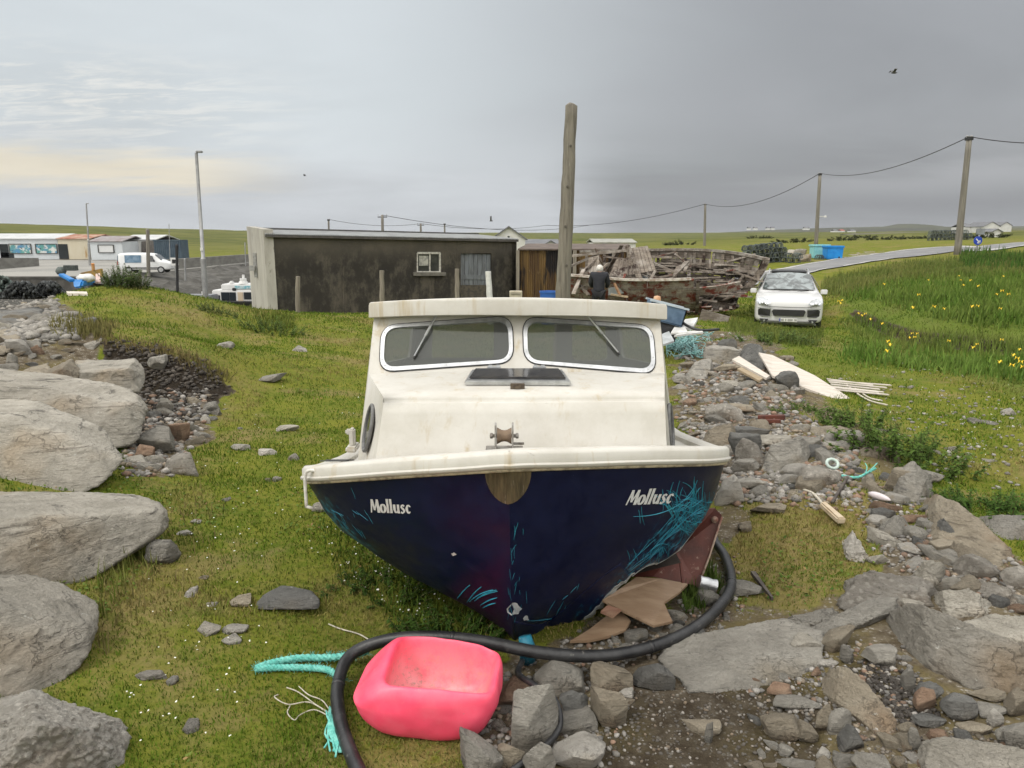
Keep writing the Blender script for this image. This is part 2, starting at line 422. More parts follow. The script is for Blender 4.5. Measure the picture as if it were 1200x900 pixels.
Z_DARK = np.clip(np.maximum(m_dark*.62, m_pit), 0, 1)
Z_STONE = np.clip(np.maximum.reduce([m_rub*(1-m_moss)*(1-m_dark)*.5, m_stony*.5, m_lay, m_sparse*.5]), 0, 1)
na, nr = len(AZ), len(LR)
_i = np.arange(na-1)[:, None]*nr + np.arange(nr-1)[None]
_quads = np.stack([_i, _i+1, _i+nr+1, _i+nr], 2).reshape(-1, 4)
gme = np_mesh('ground', np.stack([GX, GY, GZ], 1), quads=_quads[:, ::-1])
def set_col(me, name, arr, dom='POINT'):
    a = me.color_attributes.new(name, 'FLOAT_COLOR', dom)
    a.data.foreach_set('color', np.ascontiguousarray(arr, np.float32).ravel())
set_col(gme, 'zone', np.stack([Z_SOIL, Z_DARK, Z_STONE, m_rock], 1))
set_col(gme, 'sward', np.stack([m_green, m_dry, _far, m_moss], 1))
gme.polygons.foreach_set('use_smooth', np.ones(len(gme.polygons), bool))
ground = link(bpy.data.objects.new('ground', gme)); ground['kind'] = 'structure'
GH = GZ.reshape(na, nr)
def height(x, y):
    x = np.asarray(x, float); y = np.asarray(y, float)
    a = np.interp(np.arctan2(x, y), AZ, np.arange(na)); r = np.interp(np.log(np.maximum(np.hypot(x, y), .5)), LR, np.arange(nr))
    i = np.clip(a.astype(int), 0, na-2); j = np.clip(r.astype(int), 0, nr-2); fa = a-i; fr = r-j
    return (GH[i, j]*(1-fa)+GH[i+1, j]*fa)*(1-fr)+(GH[i, j+1]*(1-fa)+GH[i+1, j+1]*fa)*fr
def zone_at(arr, x, y):
    a = np.interp(np.arctan2(x, y), AZ, np.arange(na)); r = np.interp(np.log(np.maximum(np.hypot(x, y), .5)), LR, np.arange(nr))
    return arr.reshape(na, nr)[np.clip(np.rint(a).astype(int), 0, na-1), np.clip(np.rint(r).astype(int), 0, nr-1)]
def H(x, y): return float(height(x, y))
_YS = np.exp(np.linspace(math.log(.8), math.log(3000), 3000))
def G(px, py, dz=0.0):
    """point of the ground seen at a pixel of the photograph"""
    u = (px-600)/FPX; v = (450-py)/FPX; k = _YS/(CT+v*ST)
    z = EYE+k*(-ST+v*CT); h = height(u*k, _YS)+dz
    b = np.nonzero(z <= h)[0]; i = b[0] if len(b) else len(_YS)-1
    return Vector((u*k[i], _YS[i], h[i]))
def Gn(px, py):
    """the same for arrays"""
    px = np.asarray(px, float); py = np.asarray(py, float); X = np.empty(len(px)); Y = np.empty(len(px)); ok = np.zeros(len(px), bool)
    ys = np.exp(np.linspace(math.log(1.2), math.log(120), 700))
    for s in range(0, len(px), 2000):
        u = ((px[s:s+2000]-600)/FPX)[:, None]; v = ((450-py[s:s+2000])/FPX)[:, None]; k = ys[None]/(CT+v*ST)
        z = EYE+k*(-ST+v*CT); hit = z <= height(u*k, np.broadcast_to(ys[None], k.shape))
        i = hit.argmax(1); ok[s:s+2000] = hit.any(1); jt = np.exp(np.random.default_rng(s).uniform(-.0066, .0066, len(i))); Y[s:s+2000] = ys[i]*jt; X[s:s+2000] = u[:, 0]*k[np.arange(len(i)), i]*jt
    return X, Y, ok

def ground_material():
    t = NT('turf and stony soil'); zn = t.attr('zone'); sw = t.attr('sward')
    zs = t.n('ShaderNodeSeparateColor'); t.L.new(zn.outputs['Color'], zs.inputs[0]); soil, dark, stone = zs.outputs; rock = zn.outputs['Alpha']
    ss = t.n('ShaderNodeSeparateColor'); t.L.new(sw.outputs['Color'], ss.inputs[0]); green, dry, far = ss.outputs; moss = sw.outputs['Alpha']
    n1 = t.noise(2.2, 6, .65); n2 = t.noise(14, 6, .7); n3 = t.noise(70, 4, .7); n4 = t.noise(.35, 5, .6)
    g = t.mix(t.ramp(n1, .3, .7), (.080, .112, .013), (.150, .158, .022))
    g = t.mix(t.ramp(n2, .42, .7, 0, .8), g, (.175, .165, .035))
    g = t.mix(t.math('MULTIPLY', dry, t.ramp(n2, .3, .6)), g, (.215, .165, .07))
    g = t.mix(t.math('MULTIPLY', t.ramp(t.noise(.9, 6, .7), .52, .64), .6), g, (.20, .155, .07))
    g = t.mix(t.math('MULTIPLY', green, .75), g, (.085, .125, .022))
    lf = t.noise(.03, 6, .65); g = t.mix(far, g, t.mix(t.ramp(lf, .38, .62), (.07, .082, .02), (.125, .125, .036))); g = t.mix(t.math('MULTIPLY', far, t.ramp(t.noise(.09, 5, .7), .56, .68, 0, .8)), g, (.045, .042, .018))
    g = t.mix(t.ramp(n3, .55, .75, 0, .45), g, (.05, .045, .014))
    s = t.mix(t.ramp(n2, .35, .65), (.075, .058, .038), (.155, .13, .095))
    s = t.mix(t.ramp(t.noise(1.1, 6, .7), .48, .60, 0, .85), s, t.mix(t.ramp(n3, .35, .65), (.10, .085, .03), (.16, .125, .05)))
    s = t.mix(t.ramp(n1, .45, .6, 0, .5), s, (.135, .11, .06))
    sm = t.n('ShaderNodeTexVoronoi'); t.L.new(t.coord(), sm.inputs['Vector']); sm.inputs['Scale'].default_value = 42
    peb = t.mix(t.ramp(t.noise(60, 2, .5), .3, .7), (.17, .155, .13), (.38, .355, .31))
    s = t.mix(t.math('MULTIPLY', t.ramp(sm.outputs['Distance'], .42, .28), t.ramp(n2, .45, .62)), s, peb)
    s = t.mix(t.math('MULTIPLY', dark, .93), s, t.mix(t.ramp(n3, .5, .75), (.016, .0125, .010), (.06, .048, .036)))
    c = t.mix(t.ramp(t.math('ADD', soil, t.math('MULTIPLY', t.math('SUBTRACT', n2, .5), .9)), .35, .65), g, s)
    st = t.mix(t.ramp(t.noise(30, 4, .6), .35, .65), (.17, .15, .12), (.30, .275, .235))
    c = t.mix(t.math('MULTIPLY', t.ramp(t.math('ADD', t.math('MULTIPLY', stone, .62), t.math('MULTIPLY', n2, .55)), .72, .86), t.math('SUBTRACT', 1., dark)), c, st)
    rk = t.mix(t.ramp(n1, .3, .7), (.035, .034, .03), (.11, .105, .095))
    c = t.mix(rock, c, rk)
    b = t.bump(n3, .5, .02); b = t.bump(n2, .5, .05, b)
    return t.out(c, .95, b, spec=.06)
gme.materials.append(ground_material())

# ------------------------------------------------------------------ road with its edge lines
NEAR = [(870,340),(905,330),(950,320.5),(993,312.5),(1060,302.5),(1113,295.8),(1200,289),(1330,281)]
FARE = [(845,331),(880,322),(925,313.5),(960,307.5),(1010,300.5),(1062,293.2),(1120,289),(1200,284.5),(1330,277.5)]
def edge(ps, n):
    q = [G(*p) for p in ps]; q = [Vector((v.x, v.y, 0)) for v in spline(q, 12)]
    s = [0]
    for a, b in zip(q, q[1:]): s.append(s[-1]+(b-a).length)
    return [Vector((np.interp(k*s[-1]/n, s, [v.x for v in q]), np.interp(k*s[-1]/n, s, [v.y for v in q]), 0)) for k in range(n+1)]
E0, E1 = edge(NEAR, 120), edge(FARE, 120)
def road_pt(i, f, dz):
    p = E0[i].lerp(E1[i], f); zz = H(p.x, p.y)+.02
    return Vector((p.x, p.y, zz+dz))
b = MB(); M_ = 24
b.add([road_pt(i, j/M_, .035) for i in range(121) for j in range(M_+1)], [(i*(M_+1)+j, (i+1)*(M_+1)+j, (i+1)*(M_+1)+j+1, i*(M_+1)+j+1) for i in range(120) for j in range(M_)])
road = b.build('road', simple('worn asphalt', (.15, .15, .153), (.20, .20, .20), 1.5, .85, .3, 60, stretch=(.4, 1, 1)), smooth=True); road['kind'] = 'structure'
white_line = simple('worn road paint', (.55, .54, .50), (.35, .35, .33), 3, .7, .1)
b = MB()
for f, dash in ((.045, (9, 3)), (.93, (60, 0))):
    for i in range(4, 119):
        if dash[1] and (i % (dash[0]+dash[1])) >= dash[0]: continue
        w = .02
        b.add([road_pt(i, f-w, .043), road_pt(i+1, f-w, .043), road_pt(i+1, f+w, .043), road_pt(i, f+w, .043)], [(0, 1, 2, 3)])
rl = b.build('road_markings', white_line); rl['kind'] = 'structure'

# ------------------------------------------------------------------ short turf (uncountable blades)
RNG = np.random.default_rng(7)
def blades(name, x, y, z, length, width, lean, col, mat, kind='stuff', tip=.25, bend=.35):
    n = len(x); a = RNG.uniform(0, 2*np.pi, n); d = RNG.uniform(0, 2*np.pi, n)
    sx, sy = np.cos(a)*width/2, np.sin(a)*width/2; lx, ly = np.cos(d)*lean*length, np.sin(d)*lean*length
    hgt = length*np.sqrt(np.clip(1-lean**2, .1, 1))
    p = np.empty((n, 5, 3))
    p[:, 0] = np.stack([x-sx, y-sy, z], 1); p[:, 1] = np.stack([x+sx, y+sy, z], 1)
    mx, my = x+lx*bend, y+ly*bend; mz = z+hgt*.6
    p[:, 2] = np.stack([mx+sx*.8, my+sy*.8, mz], 1); p[:, 3] = np.stack([mx-sx*.8, my-sy*.8, mz], 1)
    p[:, 4] = np.stack([x+lx, y+ly, z+hgt], 1)
    i = (np.arange(n)*5)[:, None]
    tr = np.concatenate([i+[0, 1, 2], i+[0, 2, 3], i+[3, 2, 4]], 1).reshape(-1, 3)
    me = np_mesh(name, p.reshape(-1, 3), tris=tr)
    c = np.repeat(col[:, None], 5, 1).copy(); c[:, 4] = c[:, 4]*(1-tip)+np.array([.22, .19, .08])*tip
    set_col(me, 'tint', np.concatenate([c.reshape(-1, 3), np.ones((n*5, 1))], 1))
    me.materials.append(mat); o = link(bpy.data.objects.new(name, me)); o['kind'] = kind; return o
def grass_mat():
    t = NT('grass blade'); a = t.attr('tint')
    t.out(a.outputs['Color'], .85, spec=.06)
    return t.m
GRASS = grass_mat()
def lerp3(f, a, b): return np.asarray(a)[None]*(1-f)[:, None]+np.asarray(b)[None]*f[:, None]
def short_turf(n=480000):
    az = RNG.uniform(-.92, .92, n); r = np.exp(RNG.uniform(math.log(1.7), math.log(34), n))
    x, y = r*np.sin(az), r*np.cos(az)
    keep = (zone_at(Z_SOIL, x, y) + zone_at(m_stony, x, y) + zone_at(m_rock, x, y) + .45*zone_at(m_sparse, x, y)) < RNG.uniform(.1, .75, n)
    p3 = np.stack([x, y, x*0], 1); cl = fbm(p3*2.5, 3, 33)
    keep &= cl > RNG.uniform(-1.0, .2, n)
    x, y, r, p3, cl = x[keep], y[keep], r[keep], p3[keep], cl[keep]; n = len(x)
    dry = np.clip(zone_at(m_dry, x, y)*.85+fbm(p3*1.1, 5, 61)*1.4-.10+RNG.normal(0, .24, n), 0, 1); gr = zone_at(m_green, x, y)
    c = lerp3(dry, (.078, .130, .012), (.24, .185, .072)); c = c*(1-.5*gr[:, None])+np.array([.075, .115, .018])*.5*gr[:, None]
    c *= RNG.uniform(.65, 1.35, n)[:, None]
    L = (.014+.0016*r)*RNG.uniform(.6, 1.5, n)*(1+1.1*np.clip(cl, 0, 1))
    blades('grass', x, y, height(x, y)-.002, L, .0024+.0007*r, RNG.uniform(.2, .85, n), c, GRASS)
short_turf()
# ------------------------------------------------------------------ the derelict cabin boat
from mathutils.geometry import tessellate_polygon
def ray(px, py):
    u = (px-600)/FPX; v = (450-py)/FPX
    return Vector((u, CT+v*ST, -ST+v*CT)).normalized()
EYEV = Vector((0, 0, EYE))
def on_plane(px, py, p0, nrm):
    d = ray(px, py); nrm = Vector(nrm); return EYEV + d*((Vector(p0)-EYEV).dot(nrm)/d.dot(nrm))
def plate(mb, outer, holes, thick):
    """outer, holes: coplanar 3D loops; thick: offset vector of the back face"""
    loops = [[Vector(p) for p in outer]]+[[Vector(p) for p in h] for h in holes]
    flat = [p for l in loops for p in l]; n = len(flat); t = Vector(thick)
    tri = tessellate_polygon(loops)
    f = [tuple(a) for a in tri]+[tuple(q+n for q in reversed(a)) for a in tri]; o = 0
    for l in loops:
        m = len(l)
        f += [(o+i, o+(i+1) % m, n+o+(i+1) % m, n+o+i) for i in range(m)]; o += m
    mb.add(flat+[p+t for p in flat], f); return mb
def rounded(corners, rad, n=6):
    """rounded polygon in 2D"""
    out = []; m = len(corners); c = [Vector(q) for q in corners]
    for i in range(m):
        a, p, b_ = c[i-1], c[i], c[(i+1) % m]; u = (a-p).normalized(); w = (b_-p).normalized()
        r = min(rad, (a-p).length*.49, (b_-p).length*.49)
        p0, p1 = p+u*r, p+w*r
        for k in range(n+1):
            t = k/n; out.append(p0*(1-t)**2+p*2*t*(1-t)+p1*t*t)
    return out

boat = thing('cabin_boat', 'derelict white and navy cabin boat with a broken hull lying on the grass', 'boat', (.05, 4.8, 0))
_i1 = lambda xs, ys: (lambda q: float(np.interp(q, xs, ys)))
z_sheer = _i1([2.84,2.92,3.05,3.2,3.35,3.6,4.0,4.5,6,7.6], [1.02,.99,.94,.885,.838,.77,.685,.60,.43,.36])
z_keel = _i1([2.8,3.3,4,7.6], [-.03,-.04,-.07,-.22])
y_stem = _i1([0,.1,.3,.5,.75,1], [3.30,3.21,3.09,2.99,2.90,2.84])
w_sec = _i1([0,.04,.12,.195,.31,.43,.62,.78,.89,1], [.03,.19,.35,.49,.65,.77,.92,.98,1.005,1.035])
w_star = _i1([0,.04,.12,.195,.31,.43,.62,.78,.89,1], [.20,.33,.48,.61,.78,.90,.985,1.02,1.03,1.04])
l_bow = _i1([0,.2,.5,1], [.50,.58,.68,.64]); p_bow = _i1([0,.3,.6,1], [1.45,1.5,1.7,2.3])
def xc(y): return -.012+.045*(y-2.84) if y < 4 else .04
def hull_pt(side, s, t):
    ys = y_stem(t); d = (7.6-ys)*s**2.2; y = ys+d
    u = min(1, d/l_bow(t)); f = 1-(1-u)**p_bow(t)
    aft = 1-.1*max(0, (y-5)/2.6)
    h = (w_star if side > 0 else w_sec)(t)*f*aft
    zz = z_keel(y)+t*(z_sheer(y)-z_keel(y)); x = xc(y)+side*h
    return Vector((x, y, zz+(.012+.048*x)*t))
BREAK = [(640,775),(648,762),(668,742),(690,722),(703,706),(722,689),(742,672),(762,662),(790,655),(812,646),(830,630),(838,618),(846,596),(853,570),(870,560)]
bx_, by_ = zip(*BREAK)
_rb = random.Random(4)
NS, NTT = 96, 44
def t_break(s):
    lo = 0
    for k in range(200, -1, -1):
        t = k/200; p = hull_pt(1, s, t); px, py = proj(p.x, p.y, p.z)
        if p.y > 3.62 and t < .72: lo = t; break
        if px > 640 and py > np.interp(px, bx_, by_): lo = t; break
    return min(lo, .93)
tb = [0]*(NS+1)
for i in range(NS+1): tb[i] = t_break(i/NS)
tbj = [max(0, min(.95, v+_rb.uniform(-.014, .014)*(v > .01))) for v in tb]
b = MB(); hv = []
for side in (-1, 1):
    g = [[hull_pt(side, i/NS, (tbj[i] if side > 0 else 0)+(1-(tbj[i] if side > 0 else 0))*j/NTT) for j in range(NTT+1)] for i in range(NS+1)]
    vs = [p for r_ in g for p in r_]; n1 = NTT+1
    b.add(vs, [(i*n1+j, (i+1)*n1+j, (i+1)*n1+j+1, i*n1+j+1) for i in range(NS) for j in range(NTT)])
    if side > 0: GSTAR = g
def hull_paint():
    t = NT('chipped navy hull paint'); a = t.attr('wear'); s = t.n('ShaderNodeSeparateColor'); t.L.new(a.outputs['Color'], s.inputs[0])
    maroon, cyan, grey = s.outputs
    n = t.noise(9, 6, .7); f = t.noise(55, 5, .75); l = t.noise(28, 6, .7, (1, 1, .25), .5)
    c = t.mix(t.ramp(n, .3, .7), (.0025, .0045, .024), (.005, .0085, .038))
    c = t.mix(t.math('MULTIPLY', maroon, t.ramp(n, .25, .6, .35, .9)), c, (.040, .006, .030))
    c = t.mix(t.math('MULTIPLY', cyan, t.ramp(t.math('ADD', l, t.math('MULTIPLY', cyan, .13)), .585, .69)), c, (.012, .16, .26))
    c = t.mix(t.math('MULTIPLY', grey, t.ramp(n, .35, .65, .25, .8)), c, (.05, .048, .052))
    c = t.mix(t.ramp(f, .715, .75), c, (.22, .24, .28))
    rg = t.ramp(n, .3, .7, .34, .55)
    return t.out(c, rg, t.bump(t.noise(120, 3, .6), .06, .003), spec=.3)
HULLM = hull_paint()
hull = b.build('hull', HULLM, boat, smooth=True, world=True)
bm = bmesh.new(); bm.from_mesh(hull.data); bmesh.ops.remove_doubles(bm, verts=bm.verts, dist=.0008); bmesh.ops.recalc_face_normals(bm, faces=bm.faces); bm.to_mesh(hull.data); bm.free()
co = np.empty(len(hull.data.vertices)*3); hull.data.vertices.foreach_get('co', co); co = co.reshape(-1, 3)+np.array(boat.location)
hx, hy = proj(co[:, 0], co[:, 1], co[:, 2])
mar = smooth(-6, 26, poly_sd(hx, hy, [(597,640),(605,760),(560,735),(505,705),(540,670),(575,655)]))
cy = np.maximum.reduce([smooth(-14, 16, poly_sd(hx, hy, [(372,575),(440,640),(445,670),(330,640),(350,570)])),
    smooth(-10, 18, poly_sd(hx, hy, [(645,760),(720,668),(790,590),(835,575),(860,560),(830,660),(700,740)]))*.8, smooth(5, 0, np.abs(hx-602))*.12])
gr = smooth(-8, 30, poly_sd(hx, hy, [(800,550),(862,545),(850,620),(835,590),(815,565)]))
back = (co[:, 1] < 3.75)
set_col(hull.data, 'wear', np.stack([mar*back, cy, gr*back, np.ones(len(co))], 1))
sm = hull.modifiers.new('thickness', 'SOLIDIFY'); sm.thickness = .011; sm.offset = -1
_bv = [Vector(v) for v in co]
HB = BVHTree.FromPolygons(_bv, [tuple(p.vertices) for p in hull.data.polygons])
def on_hull_y(px, py):
    q = HB.ray_cast(EYEV, ray(px, py))[0]; return q.y if q is not None else 3.5
def on_hull(px, py, off=.002):
    loc, nr, _, _ = HB.ray_cast(EYEV, ray(px, py))
    if loc is None: return None
    if nr.dot(ray(px, py)) > 0: nr = -nr
    return loc+nr*off
# the torn lower skin that still hangs from the stem on the right
_up = [(602,728),(630,732),(650,722),(676,701),(703,678),(728,660)]; _lo = [(603,756),(640,762),(664,746),(690,721),(716,694),(740,673)]
b = MB(); ug, lg = spline([Vector((x, y, 0)) for x, y in _up], 6), spline([Vector((x, y, 0)) for x, y in _lo], 6); FLAP = []
for i, (q, r_) in enumerate(zip(ug, lg)):
    yp = on_hull_y(q.x, q.y)-.003; row = []; jag = _rb.uniform(-2.5, 2.5)*(1 if i else 0); n9 = 16
    for k in range(n9+1):
        f = k/n9; sx_, sy_ = q.x+(r_.x-q.x)*f, q.y+(r_.y-q.y)*f; h_ = HB.ray_cast(EYEV, ray(sx_, sy_))[0]; yp = min(yp+.012, h_.y-.003) if h_ is not None and h_.y < yp+.3 else yp+.010
        row.append(P(sx_, sy_+jag*f**3, yp))
    FLAP.append(row)
b.add([p for r_ in FLAP for p in r_], [(i*17+k, (i+1)*17+k, (i+1)*17+k+1, i*17+k+1) for i in range(len(FLAP)-1) for k in range(16)])
fl_ = b.build('torn_skin', HULLM, boat, smooth=True, world=True); nv = len(fl_.data.vertices); wv = np.zeros((nv, 4)); wv[:, 1] = np.tile(np.linspace(0, .8, 17), nv//17)*np.repeat(np.linspace(.2, 1, nv//17), 17); wv[:, 3] = 1; set_col(fl_.data, 'wear', wv); fl_.modifiers.new('t', 'SOLIDIFY').thickness = .003
# torn fibreglass along the break
b = MB(); rows = []
fib = simple('torn fibreglass', (.42, .43, .40), (.26, .27, .26), 40, .8, .5, 90)
edge_ = [(r_[16], r_[12]) for r_ in FLAP[4:]]+[(GSTAR[i][0], GSTAR[i][3]) for i in range(NS+1) if tbj[i] > .012 and GSTAR[i][0].y < 3.7 and proj(*GSTAR[i][0])[0] > 742]
for p, q in edge_:
    d = (p-q).normalized(); px, py = proj(p.x, p.y, p.z)
    k = (.024+.03*max(0, math.sin(px*.055)))*_rb.uniform(.5, 1.3)
    rows.append((p-d*.006+Vector((0, -.004, 0)), p+d*k*.5+Vector((0, -.002+_rb.uniform(-.004, .004), 0)), p+d*k+Vector((_rb.uniform(-.01, .01), .012, _rb.uniform(-.01, .006)))))
vs = [p for r_ in rows for p in r_]
b.add(vs, [(i*3+j, (i+1)*3+j, (i+1)*3+j+1, i*3+j+1) for i in range(len(rows)-1) for j in range(2)])
te = b.build('torn_edge', fib, boat, world=True); te.modifiers.new('t', 'SOLIDIFY').thickness = .006
tag(te, 'ragged torn fibreglass edge')
# paint patches, scratches and lettering that follow the hull
def ribbon(mb, pts, w):
    ps = [on_hull(x, y, .0022) for x, y in pts]
    for (a, p), (c, q), k in zip(zip(ps, pts), zip(ps[1:], pts[1:]), range(len(ps))):
        if a is None or c is None or (a-c).length > .08: continue
        d = (c-a).normalized(); r_ = d.cross(ray(*p)).normalized(); w0 = w*(.4+.6*math.sin(math.pi*(k+.5)/len(ps)))
        mb.add([a-r_*w0, a+r_*w0, c+r_*w0, c-r_*w0], [(0, 1, 2, 3)])
b = MB(); R = random.Random(11)
def stroke(x, y, ang, ln, curve, w=.0016, n=12):
    pts = []; st = ln/n
    for k in range(n+1):
        pts.append((x, y)); x += math.cos(ang)*st; y -= math.sin(ang)*st; ang += curve/n+R.uniform(-.06, .06)
    ribbon(b, pts, w)
for k in range(84):
    x, y = R.gauss(804, 12), R.gauss(603, 10); stroke(x, y, R.uniform(-1.2, 2.2), R.uniform(14, 44), R.uniform(-2.2, 2.2), R.uniform(.0009, .0021))
for k in range(20):
    t_ = R.random(); x, y = 705+t_*88+R.uniform(-6, 6), 700-t_*86+R.uniform(-8, 8); stroke(x, y, .72+R.uniform(-.16, .2), R.uniform(26, 74), R.uniform(-.25, .2), R.uniform(.0008, .0016))
for k in range(16): stroke(R.uniform(798, 832), R.uniform(590, 606), math.pi/2+R.uniform(-.25, .12), R.uniform(12, 40), R.uniform(-.2, .2), .0013)
for k in range(14): stroke(R.uniform(728, 790), R.uniform(640, 690), R.uniform(1.2, 2.0), R.uniform(8, 22), R.uniform(-.3, .3), .0014)
stroke(742, 605, .06, 56, .5, .0018, 16); stroke(750, 613, 1.62, 16, .1, .0018); stroke(786, 640, 2.6, 40, 2.4, .0016); stroke(755, 615, 1.9, 22, -.3, .0014); stroke(618, 727, -.02, 90, .35, .0013, 20)
for x, y, a, l in [(533,706,1.05,28),(547,706,.95,26),(550,705,.75,32),(556,704,.7,30),(560,700,.55,24),(563,709,.6,22),(566,712,.5,16)]: stroke(x, y, a, l, -.45, .0024, 10)
for k in range(26): stroke(R.gauss(404, 14), R.gauss(612, 16), R.uniform(-1.2, -.4), R.uniform(5, 20), R.uniform(-.3, .3), .0009)
for k in range(22): stroke(600+R.gauss(4, 5), R.uniform(610, 745), math.pi/2+R.uniform(-.3, .3), R.uniform(4, 18), R.uniform(-.4, .4), .0008)
for k in range(14): stroke(R.uniform(640, 720), R.uniform(690, 745), R.uniform(.5, 1.5), R.uniform(8, 24), 0, .0012)
tag(b.build('paint_scratches', simple('turquoise undercoat', (.015, .20, .31), (.03, .30, .40), 30, .6, 0), boat, world=True), 'scrawled turquoise scratches')
b = MB(); fl = simple('chipped white undercoat', (.55, .56, .55), (.40, .41, .42), 30, .7, 0)
for (x, y, rx, ry) in [(603,713,8,8),(616,724,4,3.4),(532,649,3,2)]:
    cen = on_hull(x, y, .0025); ring = [on_hull(x+rx*math.cos(k*.524)*R.uniform(.6, 1.2), y+ry*math.sin(k*.524)*R.uniform(.6, 1.2), .0025) for k in range(12)]
    b = MB(); b.add([cen]+ring, [(0, 1+k, 1+(k+1) % 12) for k in range(12)]); b.build('paint_chip', fl, boat, world=True)
def letter_strokes():
    """flared hand lettered strokes for the boat's name: (polyline, widths), cap height 1"""
    L = []; x = 0
    def st(pts, w): L.append(([(x+a, c) for a, c in pts], w))
    st([(.02,0),(.12,1)], (.10,.15)); st([(.12,1),(.33,.18)], (.20,.17)); st([(.33,.18),(.56,1)], (.10,.13)); st([(.56,1),(.66,0)], (.20,.24)); x += .80
    def ring(w, h):
        n = 20; L.append(([(x+w/2+w/2*.82*math.cos(k*2*math.pi/n), h/2+h/2*.88*math.sin(k*2*math.pi/n)) for k in range(n+1)], [.10+.13*abs(math.cos(k*2*math.pi/n)) for k in range(n+1)]))
    ring(.46, .66); x += .56
    for k in range(2): st([(.08,0),(.08,.5),(.05,1.06)], (.22,.18,.21)); x += .28
    st([(.07,.66),(.08,.25),(.16,.07),(.27,.08),(.37,.25)], (.22,.20,.16,.12,.08)); st([(.40,.66),(.40,.3),(.43,0)], (.20,.19,.22)); x += .58
    st([(.34,.54),(.24,.63),(.12,.58),(.10,.46),(.20,.35),(.30,.25),(.29,.11),(.17,.03),(.03,.10)], (.15,.12,.15,.18,.20,.20,.17,.12,.16)); x += .44
    st([(.38,.50),(.30,.62),(.18,.60),(.10,.42),(.10,.25),(.18,.08),(.28,.05),(.38,.16)], (.18,.12,.14,.22,.22,.16,.12,.08)); x += .42
    return L, x
letters = simple('white vinyl lettering', (.70, .71, .72), (.60, .61, .62), 60, .5, 0)
STR, LW = letter_strokes()
for bl, br, hgt, shear in (((435.5,600),(482,601.5),15.5,-.10),((733,591.5),(785,589.5),17.5,.42)):
    b = MB(); 
    for pts, ws in STR:
        p_ = [Vector(q) for q in pts]; m = len(p_); ws = list(ws); vs = []
        if m == 2: p_ = [p_[0].lerp(p_[1], k/5) for k in range(6)]; ws = [ws[0]+(ws[1]-ws[0])*k/5 for k in range(6)]; m = 6
        for k in range(m):
            d = p_[min(m-1, k+1)]-p_[max(0, k-1)]; 
            if m > 15 and k in (0, m-1): d = p_[1]-p_[m-2]
            d.normalize(); n_ = Vector((-d.y, d.x))
            if abs(d.y) > .8: n_ = Vector((-1 if d.y > 0 else 1, 0))
            for sg in (1, -1):
                q = p_[k]+n_*sg*ws[k]*.5; u, v = q.x/LW, q.y
                vs.append(on_hull(bl[0]+(br[0]-bl[0])*u+shear*hgt*v, bl[1]+(br[1]-bl[1])*u-hgt*v, .003+.0002*len(b.f)/40))
        if None in vs: continue
        b.add(vs, [(2*k, 2*k+1, 2*k+3, 2*k+2) for k in range(m-1)])
    tag(b.build('name_lettering', letters, boat, world=True, fix=False), 'white name Mollusc')
# worn bow plate
b = MB(); rr, cc = 10, 16; pts = []
for i in range(rr+1):
    for k in range(cc+1):
        a = math.pi*k/cc; q = i/rr; pts.append(on_hull(595.5+27*q*math.cos(a), 550.5+40*q*math.sin(a)*(1-.08*abs(math.cos(a))), .004))
b.add(pts, [(i*(cc+1)+k, (i+1)*(cc+1)+k, (i+1)*(cc+1)+k+1, i*(cc+1)+k+1) for i in range(rr) for k in range(cc)])
bp = b.build('bow_plate', simple('tarnished steel plate', (.16, .125, .075), (.07, .058, .038), 9, .38, .3, 30, (5, 1, .5), .35, (.27, .24, .19)), boat, smooth=True, world=True)

GEL = None
def gelcoat():
    t = NT('weathered white gelcoat'); n = t.noise(3, 6, .7); st = t.noise(5, 6, .7, (2.2, 2.2, .18), .3); f = t.noise(70, 5, .7)
    c = t.mix(t.ramp(n, .35, .7), (.515, .50, .46), (.44, .42, .375))
    c = t.mix(t.ramp(st, .54, .72, 0, .75), c, (.38, .31, .20))
    c = t.mix(t.ramp(f, .66, .76, 0, .7), c, (.40, .37, .31))
    c = t.mix(t.ramp(t.noise(14, 6, .75, (1, 3, 3)), .64, .72, 0, .6), c, (.30, .28, .25))
    return t.out(c, t.ramp(n, .3, .7, .42, .62), t.bump(t.noise(18, 3, .5), .05, .01), spec=.4)
GEL = gelcoat()
# gunwale rim swept round the bow
path = [hull_pt(1, i/60, 1) for i in range(52, 0, -1)]+[hull_pt(-1, i/60, 1) for i in range(0, 53)]
prof = [(-.012,-.012),(.012,-.010),(.024,.0),(.025,.010),(.016,.016),(.014,.052),(.002,.064),(-.045,.064),(-.062,.054),(-.066,.01)]
b = MB(); n1 = len(prof); vs = []
for i, p in enumerate(path):
    a, c = path[max(0, i-1)], path[min(len(path)-1, i+1)]; d = c-a; o = Vector((-d.y, d.x, 0)).normalized() if d.length else Vector((0, -1, 0))
    o = Vector((-o.x, -o.y, 0)) if o.dot(Vector((p.x-xc(p.y), p.y-4.5, 0))) < 0 else o
    wob = .0012*math.sin(i*.7)
    vs += [p+o*q+Vector((0, 0, h+wob)) for q, h in prof]
b.add(vs, [(i*n1+j, (i+1)*n1+j, (i+1)*n1+j+1, i*n1+j+1) for i in range(len(path)-1) for j in range(n1-1)]+[tuple(range(n1)), tuple(range((len(path)-1)*n1, len(path)*n1))])
rim = b.build('gunwale', GEL, boat, smooth=True, world=True, auto=.9)
rub = MB(); rub.tube([p+Vector((0, 0, -.014)) for p in [path[k]*1 for k in range(0, len(path))]], .011, 6)
rb_ = rub.build('rubbing_strake', simple('yellowed rubbing strip', (.46, .40, .28), (.20, .17, .12), 24, .7, .3, 60), boat, smooth=True, world=True)
